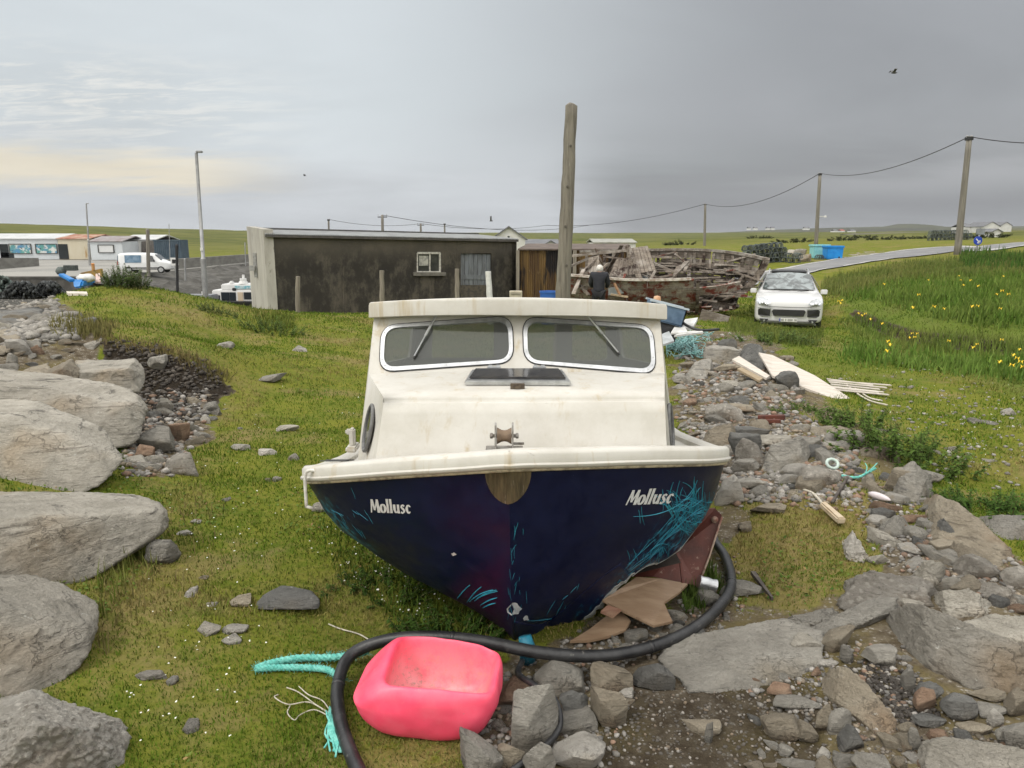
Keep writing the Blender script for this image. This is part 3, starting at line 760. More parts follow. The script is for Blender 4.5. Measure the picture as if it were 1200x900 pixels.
# deck
b = MB(); vs = []
for i in range(0, 53):
    for j in range(9):
        f = j/8; p = hull_pt(-1, i/60, 1).lerp(hull_pt(1, i/60, 1), .03+.94*f); vs.append(p+Vector((0, .01, .03+.03*(1-(2*f-1)**2))))
b.add(vs, [(i*9+j, (i+1)*9+j, (i+1)*9+j+1, i*9+j+1) for i in range(52) for j in range(8)])
b.build('deck', GEL, boat, smooth=True, world=True)
for k, (x0, y0, y1) in enumerate([(-.90, 3.42, 3.49), (-.90, 3.53, 3.60)]):
    b = MB(); z0 = z_sheer((y0+y1)/2)+.052
    b.box((x0+.02, (y0+y1)/2, z0), (.13, y1-y0, .006), Matrix.Rotation(-.3, 3, 'X')); b.build('grip_strip', simple('dark grip strip', (.05, .052, .055), (.09, .09, .09), 20, .8, .2), boat, world=True)
# cabin: trunk, chamfered sides, windscreen wall
TF = [(-.616, 3.13, .95), (.70, 3.13, .95)]; TT = [(-.588, 3.26, 1.222), (.70, 3.25, 1.232)]
WL, WR = (-.757, 3.76, 1.245), (.805, 3.76, 1.245); UL, UR = (-.752, 3.965, 1.545), (.806, 3.965, 1.545)
BLc, BRc = (-.85, 3.78, .68), (.905, 3.78, .68)
WN = (Vector(UL)-Vector(WL)).cross(Vector(WR)-Vector(WL)).normalized()
if WN.y > 0: WN = -WN
TN = (Vector(WL)-Vector(TT[0])).cross(Vector(TT[1])-Vector(TT[0])).normalized()
b = MB()
def sheet(corners, nx, ny, bulge, nrm):
    a, c, d, e = [Vector(q) for q in corners]; nrm = Vector(nrm); vs = []
    for j in range(ny+1):
        for i in range(nx+1):
            u, v = i/nx, j/ny; p = a.lerp(c, u).lerp(e.lerp(d, u), v)+nrm*bulge*(1-(2*u-1)**2)*(1 if j < ny else .0 if False else 1); vs.append(p)
    b.add(vs, [(j*(nx+1)+i, j*(nx+1)+i+1, (j+1)*(nx+1)+i+1, (j+1)*(nx+1)+i) for j in range(ny) for i in range(nx)])
sheet([TF[0], TF[1], TT[1], TT[0]], 10, 4, .012, (0, -1, 0))
sheet([TT[0], TT[1], WR, WL], 10, 4, .012, (0, -.3, 1))
b.add([TF[0], TT[0], WL, BLc], [(0, 1, 2, 3)]); b.add([TF[1], TT[1], WR, BRc], [(0, 3, 2, 1)])
trunk = b.build('cabin_trunk', GEL, boat, world=True, smooth=True)
bm = bmesh.new(); bm.from_mesh(trunk.data); bmesh.ops.remove_doubles(bm, verts=bm.verts, dist=.02)
bmesh.ops.recalc_face_normals(bm, faces=bm.faces)
bmesh.ops.bevel(bm, geom=[e for e in bm.edges if len(e.link_faces) == 2 and e.calc_face_angle(0) > .5], offset=.022, segments=4, affect='EDGES'); bm.to_mesh(trunk.data); bm.free()
trunk.data.polygons.foreach_set('use_smooth', [True]*len(trunk.data.polygons))
# oval ports on the chamfers
for a0, a1, a2, a3 in ((TF[0], TT[0], WL, BLc), (TF[1], TT[1], WR, BRc)):
    a0, a1, a2, a3 = map(Vector, (a0, a1, a2, a3)); nn = (a1-a0).cross(a3-a0).normalized()
    if nn.x*a0.x < 0: nn = -nn
    cen = (a0+a1+a2+a3)/4+(a3-a0)*.03; ex = (a3-a0).normalized(); ey = (a1-a0).normalized(); ey = (ey-ex*ey.dot(ex)).normalized()
    ring = [cen+ex*.13*math.cos(k*math.pi/12)+ey*.115*math.sin(k*math.pi/12)+nn*.008 for k in range(24)]
    bb = MB(); bb.tube(ring, .010, 6, closed=True); fr = bb.build('porthole', simple('grey window rubber', (.10, .10, .10), (.16, .16, .155), 30, .6, .1), boat, smooth=True, world=True)
    bb = MB(); bb.prism([q-nn*.004 for q in ring], (0, 0, 0), nn*.004); bb.build('pane', simple('dark acrylic', (.018, .02, .02), (.03, .032, .03), 5, .12, 0), fr, world=True)
# wheelhouse walls with openings
def to_w(px, py): return on_plane(px, py, WL, WN)
win = [[(449,383),(598,372.5),(600,424),(446.5,434.5)], [(614.5,373.5),(763,383),(767,437),(616,424.5)]]
b = MB(); inn = -WN*.018
holes = [[to_w(*q) for q in rounded(w, 17)] for w in win]
plate(b, [WL, WR, UR, UL], holes, inn)
def side_wall(L0, L1, U1, U0, hole):
    a, c, d, e = map(Vector, (L0, L1, U1, U0)); f = lambda u, v: a.lerp(c, u).lerp(e.lerp(d, u), v)
    nn = (c-a).cross(e-a).normalized(); nn = nn if nn.x*a.x < 0 else -nn
    plate(b, [a, c, d, e], [[f(*q) for q in rounded(hole, .06)]] if hole else [], nn*.018)
BK = 5.5
side_wall((-.848,3.79,.68), (-.84,BK,.5), (-.73,BK,1.43), UL, [(.16,.66),(.9,.60),(.9,.93),(.16,.93)])
side_wall((.903,3.79,.68), (.90,BK,.5), (.79,BK,1.43), UR, [(.16,.66),(.9,.60),(.9,.93),(.16,.93)])
b.add([WL, UL, BLc], [(0, 1, 2)]); b.add([WR, UR, BRc], [(0, 1, 2)])
plate(b, [(-.84,BK,.5),(.90,BK,.5),(.79,BK,1.43),(-.73,BK,1.43)], [[Vector((x, BK, z)) for x, z in rounded([(-.62,1.02),(-.14,1.02),(-.14,1.36),(-.60,1.36)], .06)], [Vector((x, BK, z)) for x, z in [(-.02,.55),(.34,.55),(.34,1.38),(-.02,1.38)]], [Vector((x, BK, z)) for x, z in rounded([(.46,1.02),(.74,1.02),(.70,1.36),(.46,1.36)], .06)]], (0, .018, 0))
b.build('wheelhouse', GEL, boat, world=True)
b = MB(); b.add([(-.83,3.85,.72),(.89,3.85,.72),(.89,BK,.56),(-.83,BK,.56)], [(0, 1, 2, 3)]); b.box((-.35, 4.1, 1.0), (.55, .3, .5)); b.box((.5, 4.15, .95), (.5, .25, .45))
b.build('cabin_lining', simple('grey cabin lining', (.09, .09, .085), (.16, .155, .14), 5, .8, .1), boat, world=True)
# window frames, panes, wipers
def glassm():
    t = NT('dull window glass'); N, L = t.N, t.L; out = N['Material Output']
    tr = t.n('ShaderNodeBsdfTransparent'); tr.inputs[0].default_value = (.50, .52, .50, 1)
    gl = t.n('ShaderNodeBsdfGlossy'); gl.inputs['Roughness'].default_value = .04; gl.inputs['Color'].default_value = (.9, .92, .92, 1)
    df = t.n('ShaderNodeBsdfDiffuse'); df.inputs['Color'].default_value = (.16, .165, .155, 1)
    fr = t.n('ShaderNodeFresnel'); fr.inputs['IOR'].default_value = 1.5
    m0 = t.n('ShaderNodeMixShader'); m0.inputs[0].default_value = .25; L.new(tr.outputs[0], m0.inputs[1]); L.new(df.outputs[0], m0.inputs[2])
    mx = t.n('ShaderNodeMixShader'); L.new(fr.outputs[0], mx.inputs[0]); L.new(m0.outputs[0], mx.inputs[1]); L.new(gl.outputs[0], mx.inputs[2]); L.new(mx.outputs[0], out.inputs['Surface'])
    return t.m
GLASS = glassm()
alu = simple('dull aluminium', (.60, .61, .62), (.42, .43, .44), 12, .36, .1, 60, metal=.85)
steel = simple('weathered steel fitting', (.30, .29, .27), (.16, .14, .12), 20, .45, .3, 80, metal=.7)
for w in win:
    cx_ = sum(q[0] for q in w)/4; cy_ = sum(q[1] for q in w)/4
    o_ = [to_w(*q) for q in rounded([(cx_+(x-cx_)*1.022, cy_+(y-cy_)*1.05) for x, y in w], 18)]
    i_ = [to_w(*q) for q in rounded([(cx_+(x-cx_)*.962, cy_+(y-cy_)*.89) for x, y in w], 15)]
    bb = MB(); m = len(o_); up = WN*.008; vs = [p+WN*.001 for p in o_]+[p+up for p in o_]+[p+up for p in i_]+[p-WN*.006 for p in i_]
    bb.add(vs, [(r_*m+k, r_*m+(k+1) % m, (r_+1)*m+(k+1) % m, (r_+1)*m+k) for r_ in range(3) for k in range(m)])
    for k in range(0, m, 2):
        p = o_[k].lerp(i_[k], .5)+up; q = o_[(k+1) % m].lerp(i_[(k+1) % m], .5)+up
        for f in (.0, .5):
            if (p-q).length > .05 or f == 0: bb.lathe([(.0035, 0), (.003, .0015), (0.0005, .002)], p.lerp(q, f), 6, 'y', Matrix.Rotation(math.pi, 3, 'X'))
    fr = bb.build('window_frame', alu, boat, smooth=True, world=True, auto=.6)
    bb = MB(); bb.prism([p-WN*.002 for p in i_], (0, 0, 0), -WN*.004); bb.build('pane', GLASS, fr, world=True)
    bb = MB(); oo = [to_w(*q) for q in rounded([(cx_+(x-cx_)*1.03, cy_+(y-cy_)*1.075) for x, y in w], 19)]
    bb.tube([p+WN*.002 for p in oo], .0035, 5, closed=True); bb.build('rubber_seal', simple('black rubber', (.02, .02, .02), (.035, .035, .035), 20, .6, .1), fr, smooth=True, world=True)
for a, c in (((514.5,367.5),(486,419)), ((684,367.5),(724,414.5))):
    p, q = to_w(*a)+WN*.03, to_w(*c)+WN*.018; m = p.lerp(q, .55)
    bb = MB(); bb.box(p-WN*.012, (.022, .03, .022)); bb.lathe([(.008, -.012), (.009, 0), (.006, .006)], p, 10, 'y'); bb.bar(p, m, .013, .008); bb.bar(m-(q-p)*.02, q, .007, .006)
    wp = bb.build('wiper', steel if False else alu, boat, world=True, bevel=.001)
    bb = MB(); u = (q-p).normalized(); bb.bar(m-u*.02-WN*.008, q+u*.01-WN*.008, .006, .012, WN); bb.build('blade', simple('black rubber', (.02, .02, .02)), wp, world=True)
# roof
b = MB(); vs = []; nx, ny = 20, 10
def roof_z(u, v): return 1.642-.034*(2*u-1)**2-.010*u-.135*v*1.0-.03*v*v
XL, XR = (-.768, .832), (-.76, .82)
def roof_p(u, v, dz=0, inset=0):
    y = 3.845+1.8*v+.05*(2*u-1)**2*(1-v)+inset*(1-2*v); x0 = XL[0]*(1-.04*v)+inset; x1 = XL[1]*(1-.04*v)-inset
    return Vector((x0+(x1-x0)*u, y, roof_z(u, v)+dz))
top = [roof_p(i/nx, j/ny, .0, .012) for j in range(ny+1) for i in range(nx+1)]
ring_i = [j*(nx+1)+i for j, i in [(0, i) for i in range(nx)]+[(j, nx) for j in range(ny)]+[(ny, i) for i in range(nx, 0, -1)]+[(j, 0) for j in range(ny, 0, -1)]]
b.add(top, [(j*(nx+1)+i, j*(nx+1)+i+1, (j+1)*(nx+1)+i+1, (j+1)*(nx+1)+i) for j in range(ny) for i in range(nx)])
uvs = [((k % (nx+1))/nx, (k//(nx+1))/ny) for k in ring_i]; m = len(ring_i)
rings = [[roof_p(u, v, -.004, .004) for u, v in uvs], [roof_p(u, v, -.016, 0) for u, v in uvs], [roof_p(u, v, -.092+.012*(abs(2*u-1)), -.002) for u, v in uvs], [roof_p(u, v, -.097+.012*(abs(2*u-1)), .008) for u, v in uvs], [roof_p(u, v, -.075, .05) for u, v in uvs]]
allv = [top[k] for k in ring_i]+[p for r_ in rings for p in r_]
b.add(allv, [(r_*m+k, r_*m+(k+1) % m, (r_+1)*m+(k+1) % m, (r_+1)*m+k) for r_ in range(5) for k in range(m)])
und = [roof_p(i/nx, j/ny, -.075, .05) for j in range(ny+1) for i in range(nx+1)]
b.add(und, [(j*(nx+1)+i, (j+1)*(nx+1)+i, (j+1)*(nx+1)+i+1, j*(nx+1)+i+1) for j in range(ny) for i in range(nx)])
roof = b.build('cabin_roof', GEL, boat, smooth=True, world=True, auto=.8)
bm = bmesh.new(); bm.from_mesh(roof.data); bmesh.ops.remove_doubles(bm, verts=bm.verts, dist=.0005); bmesh.ops.recalc_face_normals(bm, faces=bm.faces); bm.to_mesh(roof.data); bm.free()
# hatch on the trunk
def to_t(px, py, o=0): return on_plane(px, py, Vector(TT[0])+TN*.012, TN)+TN*o
if TN.z < 0: TN = -TN
b = MB(); c4 = [(544.5,451.5),(669,452),(659,437.5),(553,437.5)]
b.prism([to_t(*q) for q in c4], (0, 0, 0), TN*.022); hatch = b.build('hatch', alu, boat, world=True, bevel=.005)
b = MB(); c5 = [(550,449.5),(663,450),(655,439),(557,439)]
b.prism([to_t(*q)+TN*.0225 for q in c5], (0, 0, 0), TN*.012); b.build('hatch_lid', simple('smoked hatch acrylic', (.03, .03, .034), (.055, .052, .05), 8, .15, .05), hatch, world=True, bevel=.004)
for px in (579, 632):
    b = MB(); q = to_t(px, 436.5, .025); b.box(q, (.07, .03, .012)); b.box(q+Vector((-.02, .02, .004)), (.02, .03, .014)); b.box(q+Vector((.02, .02, .004)), (.02, .03, .014)); b.build('hinge', alu, hatch, world=True, bevel=.002)
b = MB(); q = to_t(606.5, 455, .008); b.box(q, (.068, .02, .03)); b.box(q+Vector((0, -.012, 0)), (.03, .008, .018)); b.build('latch', simple('rusted latch', (.10, .075, .05), (.05, .035, .025), 40, .7, .4), hatch, world=True, bevel=.002)
# bow roller fitting
b = MB(); base = on_plane(591, 527, (0, 3.0, 1.0), (0, 1, 0)); x0, y0, z0 = base
for dx in (-.037, .036):
    prf = [(-.05, .0), (.05, .0), (.045, .06), (.022, .112), (.0, .122), (-.02, .112), (-.035, .06)]
    b.prism([(x0+dx-.004, y0+u, z0+h) for u, h in prf], (0, 0, 0), (.008, 0, 0))
b.box((x0, y0, z0-.002), (.16, .10, .012)); b.bar((x0-.062, y0, z0+.062), (x0+.062, y0, z0+.062), .014, .014)
for dx in (-.055, .055): b.lathe([(.0, -.006), (.013, -.006), (.013, .006), (.0, .006)], (x0+dx, y0, z0+.062), 6, 'x')
b.box((x0+.06, y0+.01, z0+.025), (.05, .02, .008)); rl_ = b.build('bow_roller', steel, boat, world=True, bevel=.0015)
b = MB(); b.lathe([(.0, -.031), (.036, -.031), (.026, -.012), (.024, 0), (.026, .012), (.036, .031), (.0, .031)], (x0, y0, z0+.062), 18, 'x'); b.build('roller', simple('brown roller', (.16, .11, .07), (.09, .06, .04), 30, .7, .3), rl_, world=True, smooth=True, auto=.7)
# side fittings
pc = hull_pt(-1, .318, 1); b = MB(); q0 = pc+Vector((0.02, 0, .03))
b.tube(spline([q0, q0+Vector((-.055, 0, .012)), q0+Vector((-.08, -.0, -.02)), q0+Vector((-.082, 0, -.17))], 6), .008, 8); b.tube([q0+Vector((-.082, 0, -.165)), q0+Vector((-.05, 0, -.175))], .008, 8)
b.build('fender_rail', simple('white rail', (.62, .61, .57), (.4, .38, .34), 20, .6, .2), boat, smooth=True, world=True)
b = MB(); q = on_plane(413, 512, (0, 3.9, 0), (0, 1, 0)); b.box(q, (.03, .05, .10)); b.box(q+Vector((-.012, 0, .03)), (.05, .03, .03)); b.box(q+Vector((.0, 0, -.06)), (.06, .12, .03)); b.build('cleat', GEL, boat, world=True, bevel=.008)
# inside the broken bilge
red = simple('red oxide bulkhead paint', (.105, .026, .016), (.062, .018, .012), 7, .6, .3, 40, None, 0, (.25, .16, .12))
def yp(px, py, Y): return P(px, py, Y)
poly = [yp(846,604,3.86), yp(836,640,3.80), yp(818,687,3.70), yp(797,682,3.70), yp(765,676,3.72), yp(735,676,3.75), yp(720,650,3.9), yp(790,600,4.0), yp(838,596,3.95)]
b = MB(); cen = sum(poly, Vector())/len(poly)
b.add([cen]+poly+[cen+Vector((0, .016, 0))]+[p+Vector((0, .016, 0)) for p in poly], [(0, 1+k, 1+(k+1) % 9) for k in range(9)]+[(10, 11+(k+1) % 9, 11+k) for k in range(9)]+[(1+k, 11+k, 11+(k+1) % 9, 1+(k+1) % 9) for k in range(9)])
bk = b.build('bulkhead', red, boat, world=True)
b = MB(); b.tube([yp(837.5,609,3.84), yp(838.5,608,4.1)], .019, 10); b.tube([yp(846,606,3.845), yp(832,650,3.76), yp(818,688,3.685)], .006, 6)
b.build('bulkhead_tube', simple('pale worn edge', (.34, .26, .20), (.16, .06, .04), 20, .7, .3), bk, world=True, smooth=True)
b = MB(); b.bar(yp(797,655,3.70), yp(800,683,3.66), .012, .01); b.build('batten', red, bk, world=True)
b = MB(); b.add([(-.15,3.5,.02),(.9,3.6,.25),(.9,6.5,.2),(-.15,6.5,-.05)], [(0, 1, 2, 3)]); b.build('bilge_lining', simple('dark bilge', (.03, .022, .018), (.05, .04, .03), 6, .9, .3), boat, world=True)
b = MB(); q = G(618, 779); b.tube([q+Vector((0,.03,-.02)), q+Vector((.004, 0, .06)), q+Vector((-.012, .02, .13))], [.035, .042, .03], 10); tag(b.build('stem_foot', simple('turquoise chipped paint', (.01, .16, .24), (.005, .05, .09), 20, .6, .3, c3=(.3, .33, .34)), boat, smooth=True, world=True), 'turquoise chipped foot of the stem')
# ------------------------------------------------------------------ rocks
_ico = {}
def ico(n):
    if n not in _ico:
        bm = bmesh.new(); bmesh.ops.create_icosphere(bm, subdivisions=n, radius=1)
        _ico[n] = (np.array([v.co[:] for v in bm.verts]), np.array([[v.index for v in f.verts] for f in bm.faces])); bm.free()
    return _ico[n]
def soft_planes(u, nrm, d, p):
    out = np.empty(len(u))
    for i in range(0, len(u), 8000):
        q = np.maximum(u[i:i+8000] @ nrm.T, 1e-6)/d[None]; m = q.max(1)
        out[i:i+8000] = 1/(m*((q/m[:, None])**p).sum(1)**(1/p))
    return out
def strata(v, axis, th, seed):
    s = v @ axis/th + fbm(v/th*.16, 3, seed)*1.3; f = s-np.floor(s)
    w = _hash(np.floor(s).astype(np.int64), np.zeros(len(s), np.int64), np.zeros(len(s), np.int64), seed)
    return (w-.5)*smooth(0, .16, f)*smooth(1, .84, f) - .35*(1-smooth(0, .12, np.minimum(f, 1-f)))
def hull_planes(pts):
    bm = bmesh.new()
    for p in pts: bm.verts.new(p)
    bmesh.ops.convex_hull(bm, input=bm.verts); bm.normal_update()
    fs = [(np.array(f.normal[:]), np.array(f.calc_center_median()[:])) for f in bm.faces if f.calc_area() > 1e-5]; bm.free()
    fs = [(n_ if n_ @ c_ > 0 else -n_, c_) for n_, c_ in fs]
    return fs
def rock_mat(name, a, b_, c, streak, sc=3, speck=.5, lichen=.0, pits=False, rot=(.3, .2, .4), band=1.0):
    t = NT(name); n = t.noise(sc, 7, .68); f = t.noise(sc*30, 5, .75); big = t.noise(sc*.45, 3, .6)
    s = t.noise(sc*1.6, 7, .68, (.35, 1, 7), .6, rot=rot)
    k = t.mix(t.ramp(n, .32, .68), a, b_)
    s2 = t.noise(sc*5.5, 8, .75, (.22, 1, 9), 1.0, rot=rot)
    k = t.mix(t.math('MULTIPLY', t.ramp(s, .54, .64), band*.85), k, streak); k = t.mix(t.ramp(s2, .60, .66, 0, .7), k, tuple(q*.55 for q in streak)); k = t.mix(t.ramp(s2, .38, .32, 0, .55), k, tuple(min(1, q*1.3) for q in b_))
    k = t.mix(t.ramp(big, .52, .72, 0, .8), k, c)
    k = t.mix(t.ramp(f, .58, .72, 0, speck), k, tuple(q*.42 for q in a)); k = t.mix(t.ramp(f, .40, .30, 0, speck*.8), k, tuple(min(1, q*1.65) for q in b_))
    wp = t.n('ShaderNodeVectorMath', operation='ADD'); nz_ = t.n('ShaderNodeTexNoise'); nz_.inputs['Scale'].default_value = sc*1.7; nz_.inputs['Detail'].default_value = 6; t.L.new(t.coord(), nz_.inputs['Vector']); t.L.new(t.coord(), wp.inputs[0]); t.L.new(nz_.outputs['Color'], wp.inputs[1])
    cv = t.n('ShaderNodeTexVoronoi', feature='DISTANCE_TO_EDGE'); cv.inputs['Scale'].default_value = sc*.75; mp_ = t.n('ShaderNodeMapping'); mp_.inputs['Rotation'].default_value = rot; mp_.inputs['Scale'].default_value = (.6, 1, 2.2); t.L.new(wp.outputs[0], mp_.inputs[0]); t.L.new(mp_.outputs[0], cv.inputs['Vector'])
    cr = t.math('MULTIPLY', t.ramp(cv.outputs['Distance'], .022, .004), t.ramp(t.noise(sc*.9, 4, .6), .52, .62)); k = t.mix(t.math('MULTIPLY', cr, .35), k, (.06, .055, .048))
    if lichen:
        l = t.noise(sc*5, 6, .75); k = t.mix(t.math('MULTIPLY', t.ramp(l, .63, .68), lichen), k, (.50, .49, .44))
        l2 = t.noise(sc*3.1, 5, .7, rot=(1, 2, 3)); k = t.mix(t.math('MULTIPLY', t.ramp(l2, .66, .70), lichen*.7), k, (.05, .048, .042))
    if pits:
        pn = t.noise(sc*14, 8, .8); v = t.math('ADD', t.voro(sc*7), t.math('MULTIPLY', t.math('SUBTRACT', pn, .5), 1.1)); k = t.mix(t.ramp(v, .40, .15, 0, .6), k, tuple(min(1, q*1.3) for q in b_)); k = t.mix(t.ramp(pn, .58, .68, 0, .75), k, (.085, .075, .06))
    h = t.n('ShaderNodeHueSaturation'); t.L.new(k, h.inputs['Color']); t.set(h.inputs['Value'], t.ramp(t.rand(), 0, 1, .84, 1.14)); k = h.outputs[0]
    nb = t.bump(f, .7, .014); nb = t.bump(s, .7, .05, nb); nb = t.bump(s2, .8, .03, nb); nb = t.bump(t.noise(sc*7, 5, .7), .4, .02, nb)
    inv = t.math('SUBTRACT', 1., cr); nb = t.bump(inv, .9, .02, nb)
    if pits: nb = t.bump(v, .5, .03, nb); nb = t.bump(pn, .6, .03, nb)
    return t.out(k, .86, nb, spec=.3)
RM = {
 'pale': rock_mat('pale banded gneiss', (.275, .255, .212), (.42, .39, .335), (.31, .245, .165), (.105, .097, .082), 2.6, .8, 1.0),
 'grey': rock_mat('grey schist', (.235, .22, .19), (.36, .34, .298), (.24, .205, .15), (.12, .115, .105), 4, .6, .7),
 'dark': rock_mat('dark slate grey stone', (.125, .124, .115), (.21, .205, .19), (.155, .135, .105), (.07, .068, .065), 5, .55, .5),
 'tan': rock_mat('tan weathered stone', (.235, .20, .148), (.33, .29, .222), (.215, .14, .08), (.13, .11, .082), 4, .6, .6),
 'rust': rock_mat('rust stained stone', (.235, .15, .10), (.32, .225, .155), (.185, .15, .12), (.13, .085, .06), 4, .5, .4),
 'white': rock_mat('quartz white stone', (.40, .375, .33), (.53, .50, .45), (.42, .36, .27), (.27, .25, .22), 5, .3, .2),
 'pitted': rock_mat('pebbly rough granite', (.34, .31, .265), (.50, .465, .41), (.30, .225, .15), (.22, .195, .16), 3.2, .8, .6, True),
 'granite': rock_mat('pale speckled granite', (.42, .39, .34), (.60, .57, .51), (.38, .30, .22), (.28, .25, .21), 3.6, .8, .8, True),
 'block': rock_mat('grey block with an iron stained face', (.20, .185, .155), (.31, .29, .25), (.20, .135, .07), (.12, .11, .095), 2.6, .7, .9)}
def finish_rock(name, v, tri, mat, loc):
    me = np_mesh(name, v, tris=tri); me.polygons.foreach_set('use_smooth', np.ones(len(me.polygons), bool)); me.materials.append(mat)
    o = link(bpy.data.objects.new(name, me)); o.location = loc; return o
def boulder(name, label, pts, mat, sub=7, p=26, amp=.03, st=.025, th=.09, axis=(.25, -.2, .95), seed=1, group=None, cat='boulder', rough=.006, chips=24, chipr=(.895, .99)):
    pts = [Vector(q) for q in pts]; c = sum(pts, Vector())/len(pts)
    p = p*3.2; fs = hull_planes([q-c for q in pts]); nr = np.array([f[0] for f in fs]); d = np.maximum(.02, np.array([f[0] @ f[1] for f in fs]))
    # merge the many hull triangles that share a face
    key = {}; 
    for n_, d_ in zip(nr, d):
        k_ = tuple(np.round(n_*2.6+.13).astype(int)); key.setdefault(k_, []).append((n_, d_))
    nr = np.array([np.mean([a for a, _ in g], 0) for g in key.values()]); nr /= np.linalg.norm(nr, axis=1)[:, None]; d = np.maximum(.02, (np.array([(q-c)[:] for q in pts]) @ nr.T).max(0)*.97)
    rg = np.random.default_rng(seed*31+7); pa = np.array([(q-c)[:] for q in pts])
    if len(nr) > 2:
        cn = [nr[rg.choice(len(nr), 3, replace=False)].T @ rg.dirichlet((1.2, 1.2, 1.2)) for _ in range(chips)]; cn = np.array([a/np.linalg.norm(a) for a in cn if np.linalg.norm(a) > .35]).reshape(-1, 3)
        ch_ = (pa @ cn.T).max(0)*rg.uniform(*chipr, len(cn)); kk = ch_ > .25*d.min(); nr = np.concatenate([nr, cn[kk]]); d = np.concatenate([d, ch_[kk]])
    u, tri = ico(sub); r = np.minimum(soft_planes(u, nr, d, p), max((q-c).length for q in pts)); v = u*r[:, None]; s = float(np.mean(r))
    ax = np.array(axis)/np.linalg.norm(axis)
    v = v*(1+(fbm(v/s*1.3, 4, seed)*amp*1.2/s*.6+fbm(v/s*5, 4, seed+3)*amp*.45/s+fbm(v/s*17, 3, seed+6)*rough/s)[:, None])
    sd_ = strata(v, ax, th, seed)*st*.5; hor = u-np.outer(u @ ax, ax); hor /= np.linalg.norm(hor, axis=1)[:, None]+1e-6
    v = v+hor*(sd_*np.clip(1-np.abs(u @ ax), 0, 1))[:, None]
    o = finish_rock(name, v, tri, mat, c); tag(o, label, cat, group); return o
def unit_rock(seed, sharp=30, npl=12, sub=5, amp=.05, shape=(1, 1, 1)):
    r = np.random.default_rng(seed); n_ = r.normal(size=(npl, 3)); n_ = np.concatenate([n_, [[0, 0, 1], [0, 0, -1], [1, .2, 0], [-1, .1, .1], [.1, 1, 0], [0, -1, .2]]]); n_ += r.normal(size=n_.shape)*.30
    n_ /= np.linalg.norm(n_, axis=1)[:, None]; d = r.uniform(.72, 1.05, len(n_)); u, tri = ico(sub)
    v = u*soft_planes(u, n_, d, sharp)[:, None]
    v = v*(1+(fbm(v*1.5, 4, seed)*amp*1.5+fbm(v*6, 4, seed+5)*amp*.5)[:, None]); ax = n_[0]
    v = v+u*(strata(v, ax, .22, seed)*amp*.5)[:, None]
    lo, hi = v.min(0), v.max(0); v = (v-(lo+hi)/2)/(hi-lo)
    return v*np.array(shape), tri

# large boulders along the left edge
LGB = 'boulders along the left edge'
B_ = lambda L: [P(*q) for q in L]
boulder('boulder', 'long pale slab boulder with a pointed right end, above the broad smooth boulder', B_([(-90,576,4.55),(60,573,4.55),(188,580,4.4),(207,603,4.12),(206,617,4.1),(192,631,4.0),(72,697,3.5),(40,698,3.45),(-90,675,3.2),(-90,606,3.45),(96,606,3.78),(196,596,4.12),(120,660,4.3),(-90,660,4.4)]), RM['pale'], 7, 34, .03, .03, .10, (.5,-.35,.8), 3, LGB)
boulder('boulder', 'broad smooth pale boulder in front of the long slab boulder at the left edge', B_([(-90,660,3.55),(38,668,3.5),(112,702,3.3),(125,722,3.12),(117,752,2.96),(96,788,2.82),(50,824,2.66),(-90,852,2.42),(-90,712,2.75),(30,716,2.9),(86,735,2.92),(60,800,3.2),(-90,780,3.3)]), RM['pale'], 7, 30, .03, .028, .12, (.55,-.45,.7), 8, LGB)
boulder('boulder', 'rough pitted granite boulder in the bottom left corner', B_([(-60,832,2.66),(34,804,2.62),(80,824,2.52),(138,843,2.48),(154,868,2.4),(140,910,2.26),(-60,985,1.95),(36,850,2.14),(100,858,2.24),(60,930,2.6)]), RM['granite'], 7, 34, .05, .0, .1, (.1,.1,1), 12, LGB, rough=.014)
boulder('boulder', 'large rounded pale boulder with an orange fleck, above the long slab boulder', B_([(-110,466,5.9),(22,466,5.85),(72,478,5.75),(112,496,5.6),(141,520,5.4),(147,537,5.25),(134,556,5.02),(112,580,4.78),(-110,592,4.5),(-110,492,4.98),(36,496,5.08),(96,520,5.05),(60,580,5.4)]), RM['pale'], 7, 30, .035, .03, .13, (.35,-.5,.8), 21, LGB)
boulder('boulder', 'big folded pale boulder behind the rounded one beside the soil pit', B_([(-110,420,7.0),(12,431,6.9),(62,450,6.75),(108,447,6.85),(150,452,6.8),(170,464,6.65),(179,478,6.5),(175,500,6.25),(158,526,5.98),(60,530,5.8),(-110,530,5.7),(100,462,6.35),(150,478,6.2),(20,450,6.3),(80,520,6.6)]), RM['pale'], 7, 30, .04, .035, .15, (.3,-.3,.9), 27, LGB)
boulder('boulder', 'flat topped pale slab with a rounded right end under the eroded bank', B_([(86,424,8.5),(160,419,8.45),(170,430,8.25),(171,448,7.9),(162,461,7.55),(95,466,7.45),(92,437,7.55),(152,434,7.65),(120,460,8.2)]), RM['pale'], 6, 34, .035, .03, .12, (.1,-.3,.95), 33, LGB)
boulder('boulder', 'wedge shaped brownish boulder between the flat slab and the left edge', B_([(42,440,7.75),(62,432,7.9),(86,418,8.1),(97,438,7.75),(82,455,7.35),(44,455,7.35),(72,432,7.5),(70,450,7.9)]), RM['tan'], 6, 46, .02, .02, .1, (.6,.2,.7), 36, LGB)
boulder('boulder', 'low flat brownish rock behind the wedge shaped boulder', B_([(18,434,8.6),(58,424,8.9),(62,440,8.2),(10,454,7.9),(28,440,8.0),(40,450,8.6)]), RM['tan'], 6, 40, .02, .02, .1, (.2,.2,.9), 37, LGB)
